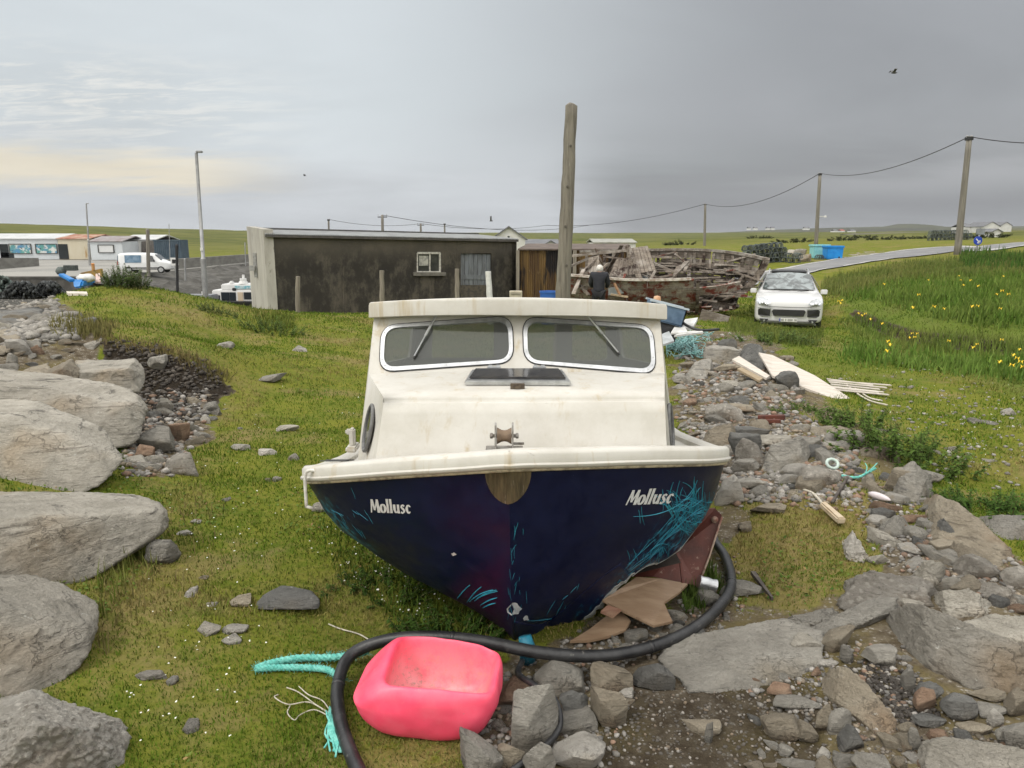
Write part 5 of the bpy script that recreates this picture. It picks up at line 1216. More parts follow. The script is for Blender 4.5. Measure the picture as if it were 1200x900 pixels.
sheet_thing('plywood_panel', 'rounded brown plywood offcut lying flat beside the stem', [G(668,752,.03), G(690,738,.04), G(712,721,.06), G(730,719,.06), G(739,728,.05), G(733,738,.04), G(712,746,.03), G(690,751,.03)], PLY)
sheet_thing('plywood_panel', 'small reddish plywood scrap between the two brown panels', [P(704,716,3.33), P(712,709,3.37), P(728,714,3.36), P(718,722,3.3)], simple('reddish ply', (.22, .11, .07), (.28, .17, .11), 8, .6, .2))
b = MB(); q = P(829, 684, 3.62); u, tri = ico(4); v = u*np.array([1, 1, 1]); rr = np.random.default_rng(2)
prof = [(.0, -.05), (.034, -.05), (.036, -.047), (.033, -.03), (.035, 0), (.030, .025), (.034, .047), (.026, .05), (.024, .03), (0, .03)]
b.lathe(prof, q, 18, 'x', Matrix.Rotation(.25, 3, 'Y')); cn = b.build('can', simple('crumpled bare metal', (.55, .56, .57), (.40, .41, .42), 10, .3, .8, 25, None, .9), smooth=True, auto=.6); tag(cn, 'crumpled silver can beside the brown bulkhead', 'can')
# driftwood, boards and plastic in the rubble
WHITEB = simple('weathered white board', (.56, .51, .45), (.46, .41, .35), 3, .7, .25, 30, (1, 5, 1), 0, (.36, .30, .24))
sheet_thing('white_board', 'long pointed white board lying on the rubble in front of the parked car', [P(889,413,10.9), P(905,416,11.0), P(955,440,10.0), P(1002,470,9.15), P(975,466,9.1), P(905,440,9.8)], WHITEB, .03, 'board')
sheet_thing('white_plank', 'cream broken plank beside the mossy boulder', [P(858,421,10.3), P(866,417,10.5), P(902,440,9.8), P(898,443,9.7)], WHITEB, .03, 'plank')
sheet_thing('white_plank', 'narrow splintered plank below the cream one', [P(864,432,10), P(869,430,10.1), P(894,443,9.6), P(890,446,9.5)], simple('splintered tan wood', (.33, .26, .17), (.24, .18, .11), 12, .8, .4, 40, (1, 6, 1)), .03, 'plank')
b = MB(); b.bar(G(888,490,.04), G(920,489,.04), .07, .05); b.bar(G(890,494,.03), G(915,494,.03), .05, .04); tag(b.build('rusty_bar', simple('rusted iron', (.12, .035, .02), (.07, .025, .018), 14, .85, .4), bevel=.006), 'rusty red iron bar on the mossy rubble', 'iron bar')
b = MB(); q = G(975,548,.03)+Vector((0, 0, .03)); b.tube([q+Vector((.045*math.cos(k*.524), .03*math.sin(k*.524), .03*math.sin(k*.524))) for k in range(12)], .013, 8, closed=True)
tag(b.build('plastic_ring', simple('pale green plastic', (.48, .58, .52), (.38, .46, .42), 20, .5, .1), smooth=True), 'pale plastic ring lying on the knobbly brown rock', 'ring')
b = MB(); rope(b, spline(path_px([(986,558,.03),(1004,560,.03),(1016,555,.05),(1026,549,.07)]), 8), .010, 20, 40)
for dx in (-4, 3): b.tube(spline(path_px([(1014,556,.05),(1020+dx,548,.09),(1022+dx*2,543,.1)]), 4), .004, 5)
tag(b.build('rope_scrap', ROPE, smooth=True), 'short turquoise rope scrap beside the plastic ring', 'rope')
fl = thing('wooden_float', 'worn wooden float with a bleached rope tail on the moss', 'float', G(975,602)); b = MB(); p, q = G(964,595,.04)+Vector((0,0,.02)), G(986,614,.03)+Vector((0,0,.02)); b.bar(p, q, .05, .045, w2=.06)
b.build('float_body', simple('pale worn wood', (.46, .38, .27), (.38, .29, .19), 9, .75, .3, 40, None, 0, (.50, .47, .42)), fl, world=True, bevel=.01)
b = MB(); b.tube(spline([p, G(958,584,.03), G(950,577,.02), G(934,572,.02)], 6), .010, 7); b.build('rope_tail', pale_str, fl, smooth=True, world=True)
b = MB(); p, q = G(1017,581,.02), G(1043,590,.02); b.tube([p.lerp(q, k/6)+Vector((0,0,.02)) for k in range(7)], [.004,.02,.026,.026,.024,.018,.006], 10); tag(b.build('plastic_bottle', simple('pinkish white plastic', (.62, .56, .58), (.55, .5, .5), 12, .4, .05), smooth=True), 'flattened pinkish white plastic bottle on the shingle', 'bottle')
b = MB(); p, q = G(882,675,.02), G(905,702,.02); b.bar(p+Vector((0,0,.02)), q, .028, .02, w2=.012); tag(b.build('dark_stick', simple('dark wet wood', (.05, .04, .035), (.09, .075, .06), 15, .8, .4)), 'dark stick lying on the moss right of the hose bend', 'stick')
b = MB(); p, q = G(975,590,.02), G(993,560,.05); b.bar(p, q, .02, .02); tag(b.build('dark_stick', simple('dark wet wood', (.05, .04, .035)), bevel=.003), 'dark rod sticking up under the plastic ring', 'stick')
b = MB()
for k in range(7):
    y = 446+k*2.0; b.bar(G(968+R.uniform(0,8), y, .02)+Vector((0,0,.02)), G(1036+R.uniform(-14,8), y+5+R.uniform(0,4), .02)+Vector((0,0,.02)), .05, .012)
tag(b.build('laths', WHITEB), 'tangle of thin white laths in the grass beyond the white board', 'laths')
b = MB()
for L in ([(990,450),(1005,462),(1020,470),(1040,475)], [(1002,455),(1018,466),(1034,470)]): b.tube(spline([G(x, y, .02) for x, y in L], 5), .012, 6)
tag(b.build('cord', pale_str, smooth=True), 'pale cord trailing over the grass beside the laths', 'cord')
# ------------------------------------------------------------------ concrete shed
def frame_of(p0, p1):
    """axis along a wall from p0 to p1 and its outward normal towards the camera"""
    a = (Vector(p1)-Vector(p0)); a.z = 0; a.normalize(); n = Vector((a.y, -a.x, 0)); return a, n
SL, SRt = Vector((-7.62, 22.8, -.5)), Vector((.17, 26.9, -.5)); sa, sn = frame_of(SL, SRt)
shed = thing('concrete_shed', 'long low concrete shed with mould blackened walls and corrugated roof', 'shed', (SL+SRt)/2)
def shed_wall_mat():
    t = NT('mould blackened render'); n = t.noise(.55, 6, .65); m = t.noise(1.6, 7, .72, (1, 1, .6)); f = t.noise(14, 6, .7); st = t.noise(3, 6, .65, (1.5, 1.5, .14))
    sp = t.n('ShaderNodeSeparateXYZ'); t.L.new(t.coord(), sp.inputs[0]); z = sp.outputs[2]
    c = t.mix(t.ramp(n, .35, .65), (.105, .092, .072), (.075, .068, .056))
    band = t.math('MULTIPLY', t.ramp(t.math('ADD', z, t.math('MULTIPLY', t.math('SUBTRACT', m, .5), 1.8)), 2.35, 1.55), t.ramp(m, .34, .54))
    c = t.mix(t.math('MULTIPLY', band, .78), c, (.018, .017, .016)); c = t.mix(t.ramp(st, .55, .75, 0, .6), c, (.03, .027, .022))
    c = t.mix(t.ramp(f, .64, .74, 0, .5), c, (.20, .19, .165))
    return t.out(c, .9, t.bump(f, .5, .03), spec=.2)
SW = shed_wall_mat()
def wallbox(mb, p0, p1, z0, z1, th, n): mb.prism([Vector((p0.x, p0.y, z0)), Vector((p1.x, p1.y, z0)), Vector((p1.x, p1.y, z1)), Vector((p0.x, p0.y, z1))], (0, 0, 0), -n*th)
def sp_(px, py, off=0): q = on_plane(px, py, SL, sn); return q+sn*off
wx0, wx1, dx0, dx1 = 489, 516, 540, 576
b = MB(); outer = [Vector((SL.x, SL.y, -.7)), Vector((SRt.x, SRt.y, -.7)), Vector((SRt.x, SRt.y, 1.84)), Vector((SL.x, SL.y, 2.02))]
wh = [sp_(wx0, 319), sp_(wx1, 319), sp_(wx1, 296.5), sp_(wx0, 296.5)]; dh = [sp_(dx0, 352), sp_(dx1, 352), sp_(dx1, 297), sp_(dx0, 297)]
plate(b, outer, [wh, dh], -sn*.2); b.build('wall', SW, shed, world=True)
DEP = 3.4; SLb, SRb = SL-sn*DEP, SRt-sn*DEP
b = MB(); b.add([SLb, SRb, Vector((SRb.x, SRb.y, 1.95)), Vector((SLb.x, SLb.y, 2.1))], [(0, 1, 2, 3)]); b.prism([SRt, SRb, Vector((SRb.x, SRb.y, 1.95)), Vector((SRt.x, SRt.y, 1.84))], (0, 0, 0), -sa*.2); b.build('wall', SW, shed, world=True)
b = MB(); e0 = SL-sa*.03; e1 = SLb-sa*.03
b.prism([Vector((e0.x, e0.y, -.8)), Vector((e1.x, e1.y, -.8)), Vector((e1.x, e1.y, 2.32)), Vector((e0.x, e0.y, 2.19))], (0, 0, 0), sa*.28+sn*.04)
ew = b.build('end_wall', simple('pale weathered concrete', (.40, .385, .34), (.29, .275, .24), 1.6, .9, .4, 14, (1, 1, .3), 0, (.15, .14, .12)), shed, world=True); tag(ew, 'pale concrete end wall')
b = MB(); q = e0.lerp(e1, .5)-sa*.03+Vector((0, 0, 1.55)); b.box(q, (.12, .16, .8)); b.box(q+Vector((0, 0, -.1))-sa*.1, (.2, .22, .16)); b.build('meter_box', simple('grey fitting', (.30, .30, .29), (.2, .2, .2), 10, .6, .1), ew, world=True, bevel=.01)
# corrugated roof
b = MB(); NCO = 150; pr = []
for i in range(NCO*2+1):
    f = i/(NCO*2); h = .022 if i % 2 else -.022; a = SL.lerp(SRt, f)+sn*.16; c = SLb.lerp(SRb, f); pr += [Vector((a.x, a.y, 2.05-.17*f+h)), Vector((c.x, c.y, 2.22-.17*f+h))]
b.add(pr, [(2*i, 2*i+2, 2*i+3, 2*i+1) for i in range(NCO*2)])
rf = b.build('roof', simple('weathered roof sheets', (.30, .31, .31), (.20, .205, .205), 2, .6, .2, 20, None, .2, (.10, .095, .09)), shed, world=True); rf.modifiers.new('t', 'SOLIDIFY').thickness = .012
b = MB(); b.bar(SLb+Vector((0, 0, 2.76))+sn*.05, SRb+Vector((0, 0, 2.58))+sn*.05, .3, .06); b.build('ridge_cap', simple('dark ridge felt', (.07, .07, .068), (.11, .105, .1), 6, .8, .2), rf, world=True)
b = MB(); c0 = SL.lerp(SRt, .0); c1 = SRt; b.bar(Vector((c0.x, c0.y, 1.99))+sn*.10, Vector((c1.x, c1.y, 1.82))+sn*.10, .1, .07); b.build('fascia', simple('dark fascia board', (.06, .055, .05), (.1, .09, .08), 6, .8, .2), rf, world=True)
frame_w = simple('peeling white window frame', (.50, .49, .44), (.30, .28, .24), 15, .7, .2)
b = MB()
for A, B2 in ((0, 1), (1, 2), (2, 3), (3, 0)): b.bar(wh[A]+sn*-.03, wh[B2]-sn*.03, .07, .07, (0, 0, 1) if A % 2 == 0 else (0, 1, 0))
b.bar(wh[0].lerp(wh[1], .56)-sn*.04, wh[3].lerp(wh[2], .56)-sn*.04, .05, .05)
wf = b.build('window', frame_w, shed, world=True)
b = MB(); b.prism([p-sn*.06 for p in wh], (0, 0, 0), -sn*.01); b.build('pane', simple('dirty dark pane', (.03, .032, .03), (.06, .06, .055), 3, .2, 0), wf, world=True)
b = MB(); i0, i1, i2, i3 = [wh[0].lerp(wh[1], .1)+(wh[3]-wh[0])*.34, wh[0].lerp(wh[1], .5)+(wh[3]-wh[0])*.34, wh[0].lerp(wh[1], .5)+(wh[3]-wh[0])*.86, wh[0].lerp(wh[1], .1)+(wh[3]-wh[0])*.86]; b.prism([p-sn*.05 for p in (i0, i1, i2, i3)], (0, 0, 0), -sn*.005); b.build('torn_paper', simple('yellowed paper', (.42, .41, .36), (.22, .22, .2), 9, .8, .1), wf, world=True)
b = MB(); b.bar(sp_(484, 321, .05), sp_(521, 321, .05), .16, .12); b.build('sill', simple('concrete sill', (.15, .14, .12), (.09, .085, .075), 5, .9, .3), wf, world=True)
b = MB(); W0, W1 = dh[0]-sn*.08, dh[1]-sn*.08; Hh = dh[3]-dh[0]
for k in range(7):
    a, c = W0.lerp(W1, k/7+.006), W0.lerp(W1, (k+1)/7-.006); b.prism([a, c, c+Hh, a+Hh], (0, 0, 0), -sn*(.04+.006*(k % 2)))
b.prism([(W0+Hh*.45)+sn*.02, (W1+Hh*.45)+sn*.02, (W1+Hh*.55)+sn*.02, (W0+Hh*.55)+sn*.02], (0, 0, 0), -sn*.02)
dr = b.build('door', simple('faded blue grey door boards', (.16, .175, .19), (.10, .105, .11), 4, .8, .4, 20, (3, 3, .4), 0, (.24, .25, .25)), shed, world=True)
b = MB(); b.box(dh[0].lerp(dh[1], .85)+Hh*.5+sn*0, (.04, .05, .12)); b.build('handle', simple('rusty handle', (.10, .05, .03)), dr, world=True)
b = MB(); b.prism([p-sn*.065 for p in (dh[0], dh[1], dh[1].lerp(dh[2], .33), dh[0].lerp(dh[3], .33))], (0, 0, 0), -sn*.012); b.build('lower_panel', simple('rough brown infill', (.10, .085, .06), (.05, .045, .04), 10, .9, .6), dr, world=True)
b = MB(); b.tube([sp_(402, 365, .03), sp_(402, 310, .03)], .025, 8); b.build('cable_pipe', SW, shed, world=True)

# posts in front of the shed
WOOD = simple('silver weathered wood', (.24, .215, .17), (.15, .13, .105), 4, .85, .6, 30, (5, 5, .35), 0, (.33, .31, .26))
PG = 'old posts standing in front of the shed'
def post(px, r0, r1, Y, w, label, mat, px1=None, name='post', group=PG):
    q = P(px, r1, Y); z0 = H(q.x, q.y)-.2; t = P(px1 or px, r0, Y); b = MB(); n = 10; rr = random.Random(px)
    base = Vector((q.x+(q.x-t.x)*0, q.y, z0)); pts = [base.lerp(t, k/8) for k in range(9)]
    b.tube([p+Vector((rr.gauss(0, w*.05), 0, 0)) for p in pts], [w*.5*(1.04-.012*k)*rr.uniform(.95, 1.05) for k in range(9)], 9)
    return tag(b.build(name, mat, loc=base, smooth=True, auto=.8), label, 'post', group)
post(349, 324, 372, 20.4, .13, 'grey wooden post nearest the left end of the shed', WOOD)
post(447.5, 317, 366, 20.6, .14, 'grey wooden post in the middle of the shed front, left of the window', WOOD)
post(535.5, 315, 360, 20.8, .13, 'grey wooden post between the shed window and door', WOOD)
post(576, 318, 350, 19.0, .16, 'white leaning plastic post in front of the shed door', simple('white plastic pipe', (.62, .62, .60), (.5, .5, .48), 8, .5, .1), 572)
q = G(659, 420); q.y = 12; base = Vector((P(656, 430, 12).x, 12, H(P(656, 430, 12).x, 12)-.3)); top = P(669.5, 124, 12.1); b = MB(); rr = random.Random(9)
pts = [base.lerp(top, k/26) for k in range(27)]
b.tube([p+Vector((rr.gauss(0, .004), rr.gauss(0, .004), 0)) for p in pts]+[top+Vector((.012, 0, .035))], [.135-.0016*k+rr.uniform(-.004, .004) for k in range(27)]+[.05], 16)
pl = b.build('mast_pole', simple('old grey pole timber', (.225, .205, .165), (.125, .112, .09), 2.6, .85, .9, 16, (9, 9, .45), 0, (.34, .33, .29), .02), loc=base, smooth=True); tag(pl, 'tall bare weathered wooden pole standing behind the cabin', 'pole')
b = MB()
for k in range(5): a = rr.uniform(0, 6.28); p = base.lerp(top, .3+.14*k); b.lathe([(0, -.01), (.018, -.01), (.022, .0), (.012, .008), (0, .01)], p+Vector((.10*math.sin(a)*.3, -.118, 0)), 10, 'y')
b.build('knot', simple('dark wood knot', (.08, .07, .055)), pl).location = -pl.location
# rusty shed behind the pole
rs = thing('rusty_shed', 'low lean-to of rust streaked brown metal sheets beside the concrete shed', 'lean-to', P(650, 350, 25))
def rust_sheet():
    t = NT('rust streaked sheet'); s = t.noise(2.2, 6, .65, (2.2, 2.2, .1)); n = t.noise(5, 6, .7); c = t.mix(t.ramp(s, .36, .62), (.15, .095, .035), (.055, .032, .018)); c = t.mix(t.ramp(t.noise(1.0, 4, .6, (1.6, 1, .35)), .52, .6), c, (.014, .012, .012)); c = t.mix(t.ramp(n, .62, .7, 0, .6), c, (.20, .15, .08))
    return t.out(c, .8, t.bump(n, .4, .02), spec=.25)
RUST = rust_sheet(); b = MB(); p0, p1 = P(607, 352, 26.2), P(735, 352, 25.6); p0.z = p1.z = -.6; ra, rn = frame_of(p0, p1); pr = []
for i in range(101):
    q = p0.lerp(p1, i/100)+rn*(.03 if i % 2 else 0); pr += [q, Vector((q.x, q.y, 1.50))]
b.add(pr, [(2*i, 2*i+2, 2*i+3, 2*i+1) for i in range(100)]); w_ = b.build('wall', RUST, rs, world=True); w_.modifiers.new('t', 'SOLIDIFY').thickness = .01
b = MB(); b.prism([Vector((p0.x, p0.y, 1.5))+rn*.1, Vector((p1.x, p1.y, 1.5))+rn*.1, Vector((p1.x, p1.y, 1.66))-rn*2.6, Vector((p0.x, p0.y, 1.66))-rn*2.6], (0, 0, 0), (0, 0, .05)); b.build('roof', simple('dark rusty roof', (.08, .06, .05), (.13, .10, .08), 3, .85, .3), rs, world=True)
for f in (0.0, .52, 1.0):
    b = MB(); q = p0.lerp(p1, f)+rn*.08; b.box(q+Vector((0, 0, 1.05)), (.12, .1, 2.1)); b.build('post', WOOD, rs, world=True)
# bits standing between the shed and the wooden wreck
def tub(name, label, px, row, Y, w, h, mat, cat):
    q = P(px, row, Y); q.z = H(q.x, q.y); b = MB(); b.lathe([(0, 0), (w*.42, 0), (w*.5, h*.95), (w*.53, h*.95), (w*.53, h), (w*.47, h), (w*.40, .04), (0, .04)], q, 22); return tag(b.build(name, mat, loc=q, smooth=True, auto=.6), label, cat)
q = P(642, 341, 19); zt = q.z; tub('tub', 'blue plastic tub standing beside the tall pole', 643, 341, 19, .46, max(.3, zt-H(q.x, 19)), simple('blue plastic', (.02, .09, .33), (.03, .12, .40), 6, .45, .05), 'tub')
b = MB(); q = P(604.5, 341, 19.5); zb = H(q.x, 19.5); b.box((q.x, 19.5, (q.z+zb)/2), (.34, .3, q.z-zb)); b.box((q.x, 19.34, q.z-.06), (.26, .02, .04)); tag(b.build('box', simple('cream weathered box', (.46, .42, .32), (.36, .32, .24), 6, .8, .3), bevel=.02), 'cream box against the right end of the concrete shed', 'box')

# ------------------------------------------------------------------ wooden wreck
WX0, WX1 = Vector((2.0, 23.6, 0)), Vector((7.75, 22.1, 0)); wa, wn = frame_of(WX0, WX1); WLN = (WX1-WX0).length
wreck = thing('boat_wreck', 'broken wooden fishing boat wreck heeled over with its ribs showing', 'wreck', (WX0+WX1)/2+Vector((0, 0, -.35)), 0)
HEEL = math.radians(17)
def wk(s, v, dz=0, inn=0):
    """s along the boat (1 = stem at the right), v -1 near gunwale .. 0 keel .. 1 far gunwale"""
    B = 1.42*(1-max(0, (s-.45)/.55)**2.6*.93)*(.80+.2*min(1, s/.3)); D = 1.42+.32*max(0, s-.35)**1.3+.08*(1-s); a = abs(v)
    y = (B-inn)*min(1, math.sin(a*math.pi/2)**.75)*(1 if v > 0 else -1); z = D*(1-math.cos(min(1, a)*math.pi/2))**1.05 if a < 1 else D
    z = z*.94+.10*max(0, s-.8)*5*(1-a)**2*2.2
    r = max(0, s-.86)/.14; adv = -.30*r*(1-a)**1.4
    yy = y*math.cos(HEEL)-(-z)*math.sin(HEEL)*0-z*0; Y2 = y*math.cos(HEEL)-z*math.sin(HEEL); Z2 = y*math.sin(HEEL)+z*math.cos(HEEL)
    p = WX0+wa*((s+adv)*WLN)-wn*(Y2+.35)
    return Vector((p.x, p.y, Z2-.22+dz))
def wreck_wood(name, paint=None):
    t = NT(name); n = t.noise(2.2, 6, .7); g = t.noise(5, 6, .7, (.5, .5, 7)); f = t.noise(26, 5, .7); c = t.mix(t.ramp(g, .35, .65), (.25, .215, .18), (.12, .098, .08)); c = t.mix(t.ramp(n, .46, .66, 0, .75), c, (.38, .35, .315))
    if paint: c = t.mix(t.ramp(t.noise(3.2, 6, .75), .46, .58), c, paint)
    c = t.mix(t.ramp(f, .62, .72, 0, .7), c, (.03, .025, .022)); h = t.n('ShaderNodeHueSaturation'); t.L.new(c, h.inputs['Color']); t.set(h.inputs['Value'], t.ramp(t.rand(), 0, 1, .75, 1.2))
    return t.out(h.outputs[0], .88, t.bump(g, .6, .02, t.bump(f, .4, .01)), spec=.2)
WW = wreck_wood('grey rotten boat timber'); WR_ = wreck_wood('flaking red boat timber', (.13, .034, .024)); WD = wreck_wood('dark boat timber', (.05, .035, .03))
rr = random.Random(17)
def strakes(v0, v1, n, s0, s1, seed, miss):
    b = MB(); r_ = random.Random(seed)
    for k in range(n):
        a, c = v0+(v1-v0)*k/n, v0+(v1-v0)*(k+1)/n; c -= (v1-v0)/n*.07; s = s0
        while s < s1-.02:
            e = min(s1, s+r_.uniform(.22, .45))
            if not miss((s+e)/2, (a+c)/2, r_):
                m = 7; off = r_.uniform(-.012, .02); sg = 1 if v0 > 0 else -1; e2 = e-r_.uniform(0, .012)
                for i in range(m):
                    q0, q1 = s+(e2-s)*i/m, s+(e2-s)*(i+1)/m; quad = [wk(q0, a, 0, off), wk(q1, a, 0, off), wk(q1, c, 0, off), wk(q0, c, 0, off)]; inn = [wk(q0, a, .02, off+.05), wk(q1, a, .02, off+.05), wk(q1, c, .02, off+.05), wk(q0, c, .02, off+.05)]
                    b.add(quad+inn, [(0, 1, 2, 3), (7, 6, 5, 4), (0, 4, 5, 1), (2, 6, 7, 3), (1, 5, 6, 2), (3, 7, 4, 0)])
            s = e
    return b
strakes(-.02, -1, 8, .0, .97, 3, lambda s, v, r: (s > .60 and v > -.92 and v < -.34 and r.random() < .93) or (s > .66 and v < -.3)).build('near_planking', WR_, wreck, world=True)
strakes(.0, 1, 9, .0, .985, 5, lambda s, v, r: (r.random() < .03) or (s < .3 and v > .8 and r.random() < .5)).build('far_planking', WW, wreck, world=True)
for k in range(20):
    s = .04+.93*k/19; b = MB()
    for lo, hi, sgn in ((0, .97, 1), (0, -.9 if s < .6 else -.34, -1)):
        vv = [lo+(hi-lo)*i/9 for i in range(10)]
        for i in range(9): b.bar(wk(s, vv[i] or .001*sgn, .03, .08), wk(s, vv[i+1], .03, .08), .08, .09, wa)
    b.build('rib', WD if k % 3 else WW, wreck, world=True)
b = MB()
for i in range(30): 
    s = .0+.985*i/30
    if .28 < s < .33: continue
    b.bar(wk(s, 1, .03, .02), wk(s+.0335, 1, .03, .02), .17, .08)
b.build('far_rail', wreck_wood('bleached rail timber', (.36, .335, .30)), wreck, world=True)
b = MB()
for i in range(17): s = .62*i/17; b.bar(wk(s, -1, .03, -.02), wk(s+.037, -1, .03, -.02), .15, .07)
b.build('near_rail', simple('flaking white rail paint', (.50, .47, .42), (.26, .2, .16), 9, .8, .4), wreck, world=True)
b = MB(); vv = [1-i/14*1.0 for i in range(15)]; pts = [wk(.985, v if v > .001 else .001, .05, -.02) for v in vv]+[wk(.90, .001, -.05), wk(.6, .001, -.08), wk(.1, .001, -.08)]
for a, c in zip(pts, pts[1:]): b.bar(a, c, .2, .18, wa if True else (0, 0, 1))
b.build('stem_and_keel', WD, wreck, world=True)
b = MB(); 
for i in range(10): v0, v1 = -.99+i*.066, -.99+(i+1)*.066; b.bar(wk(.655, v0, 0, -.03), wk(.655, v1, 0, -.03), .09, .1, wa)
b.build('broken_frame', WD, wreck, world=True)
for vv_ in (.62, .80, .45):
    b = MB()
    for i in range(22): s = .1+.86*i/22; b.bar(wk(s, vv_, .05, .14), wk(s+.041, vv_, .05, .14), .13, .05, wn)
    b.build('stringer', WW, wreck, world=True)
for k in range(7):
    s = .30+.1*k; b = MB(); p = wk(s, .74, .05, .15); q = wk(s+rr.uniform(-.03, .03), -.8 if s < .62 else -.15, .1, .2); b.bar(p, p.lerp(q, rr.uniform(.75, 1)), .11, .1); b.build('deck_beam', WD, wreck, world=True)
for k in range(52):
    s = rr.uniform(.26, .9); f = rr.uniform(.05, .95); p = wk(s, .72, .16, .15).lerp(wk(s, -.78 if s < .62 else -.3, .10, .2), f)+Vector((0, 0, rr.uniform(-.02, .06))); p = p+Vector((0, 0, .16)); L = rr.uniform(.5, 1.5); d = (wa*math.cos(rr.gauss(0, .18))+wn*rr.gauss(0, .18)+Vector((0, 0, rr.gauss(0, .05)))).normalized()
    b = MB(); b.bar(p-d*L/2, p+d*L/2, rr.uniform(.10, .2), .035, (0, 0, 1), rr.uniform(.06, .16)); b.build('deck_board', rr.choice([WW, WW, WW, WD]), wreck, world=True)
for k in range(34):
    s = rr.uniform(.1, .95); f = rr.uniform(0, 1); p = wk(s, .8, .2, .1).lerp(wk(s, -.8 if s < .6 else -.25, .12, .2), f)+Vector((0, 0, rr.uniform(.0, .30))); L = rr.uniform(.5, 1.7); d = (wa*rr.gauss(.3, .7)+wn*rr.gauss(0, .6)+Vector((0, 0, rr.gauss(.05, .28)))).normalized()
    b = MB(); b.bar(p-d*L/2, p+d*L/2, rr.uniform(.07, .17), rr.uniform(.03, .07), (0, 0, 1), rr.uniform(.05, .14)); b.build('loose_board', rr.choice([WW, WW, WR_, WD]), wreck, world=True)
for k in range(13):
    s = .36+.6*k/12; b = MB(); b.bar(wk(s, .9, -.0, .1), wk(s, .9, -.35, .14), .07, .08, wn); b.build('stanchion', WW, wreck, world=True)
# timber heap and panels left of the wreck
TG = 'broken timbers heaped against the wreck'
def timber(a, c, w, t_, label, mat=None, name='timber', cat='plank', group=TG, up=(0, 0, 1)):
    a, c = P(*a), P(*c); m = (a+c)/2; b = MB(); k = 6; r_ = random.Random(int(a.x*100))
    for i in range(k): b.bar(a.lerp(c, i/k), a.lerp(c, (i+1)/k), w*r_.uniform(.92, 1.05), t_, up)
    return tag(b.build(name, mat or WW, loc=m), label, cat, group)
for a in [((668,300,23.4),(760,291,23.0),.16,.08,'long pale beam lying along the top of the timber heap',WW),((672,330,22.6),(700,302,22.9),.14,.06,'slanting board rising from the near left end of the heap',WD),((680,338,22.4),(712,309,22.6),.12,.05,'thin board leaning left of the standing person',WW),
    ((668,322,22.8),(690,346,22.2),.13,.05,'board sloping down behind the tall pole',WD),((672,345,22.0),(684,316,22.6),.12,.05,'short upright board at the left end of the heap',WW),((735,288,22.6),(752,333,22.1),.15,.10,'dark leaning timber in front of the slatted panel',WD),((712,331,22),(749,326,22.4),.12,.06,'low grey board behind the person',WW),
    ((668,312,23.2),(706,296,23.4),.14,.06,'sloping rail board at the top left of the heap',WW),((706,300,23.2),(760,308,23.2),.16,.06,'cross board under the long pale beam',WD),((716,345,21.6),(736,348,21.4),.08,.05,'cream splintered lath right of the person',simple('splintered cream wood', (.45, .36, .24), (.3, .22, .14), 10, .8, .3)),((720,332,21.7),(727,347,21.5),.07,.05,'short orange brown lath beside the person',simple('orange brown wood', (.28, .16, .08), (.2, .11, .06), 10, .8, .3))]:
    timber(*a[:5], mat=a[5])
def boards_panel(name, label, c4, n, mat, th=.05):
    q = [P(*p) for p in c4]; m = sum(q, Vector())/4; b = MB(); nn = (q[1]-q[0]).cross(q[3]-q[0]).normalized()
    for k in range(n):
        f0, f1 = k/n+.01, (k+1)/n-.01; b.prism([q[0].lerp(q[1], f0), q[0].lerp(q[1], f1), q[3].lerp(q[2], f1), q[3].lerp(q[2], f0)], (0, 0, 0), nn*(th+.008*(k % 2)))
    b.bar(q[0].lerp(q[3], .3)-nn*.02, q[1].lerp(q[2], .3)-nn*.02, .1, .05, nn); b.bar(q[0].lerp(q[3], .75)-nn*.02, q[1].lerp(q[2], .75)-nn*.02, .1, .05, nn)
    return tag(b.build(name, mat, loc=m), label, 'panel', 'board panels leaning on the wreck')
boards_panel('board_panel', 'tall slatted panel leaning on the wreck right of the dark timber', [(742,322,22.3),(768,318,22.6),(758,289,23.0),(737,292,22.8)], 6, WW)
boards_panel('board_panel', 'weathered board panel leaning behind the person', [(688,318,22.8),(704,332,22.5),(702,300,22.9),(690,303,23.0)], 4, WW)
boards_panel('board_panel', 'brownish board panel left of the dark timber', [(712,328,22.8),(745,322,22.8),(740,302,23.1),(722,305,23.1)], 4, WD)
sheet_thing('grey_slab', 'pale blue grey slab lying across the wreck behind the person', [P(713,338,21.9), P(755,333,22.1), P(760,329,22.5), P(759,322,22.9), P(752,323,22.9), P(724,334,22.3)], simple('blue grey painted slab', (.22, .24, .24), (.30, .31, .30), 5, .7, .3), .2, 'slab')
timber((820,372,21.2),(852,381,20.9),.12,.5,'thick grey squared beam chocked under the wreck', WW, 'beam', 'beam', None)

# ------------------------------------------------------------------ person looking into the wreck
def skin(name, chain, rad, mat, parent, sub=2, edges=None, root=0):
    me = bpy.data.meshes.new(name); ed = edges or [(i, i+1) for i in range(len(chain)-1)]; me.from_pydata([tuple(c) for c in chain], ed, [])
    o = link(bpy.data.objects.new(name, me)); me.materials.append(mat)
    o.modifiers.new('skin', 'SKIN').use_smooth_shade = True; sv = me.skin_vertices[0].data
    for i, r_ in enumerate(rad): sv[i].radius = (r_, r_) if not isinstance(r_, tuple) else r_
    for i in range(len(sv)): sv[i].use_root = (i == root)
    o.modifiers.new('sub', 'SUBSURF').levels = sub; o.modifiers['sub'].render_levels = sub
    o.parent = parent; return o
pq = P(701, 365, 20.9); pz = H(pq.x, 20.9); per = thing('person', 'person in a dark jacket with short white hair, seen from behind', 'person', (pq.x, 20.9, pz-.05), math.radians(-12)); per.scale = (.95, .95, .90)
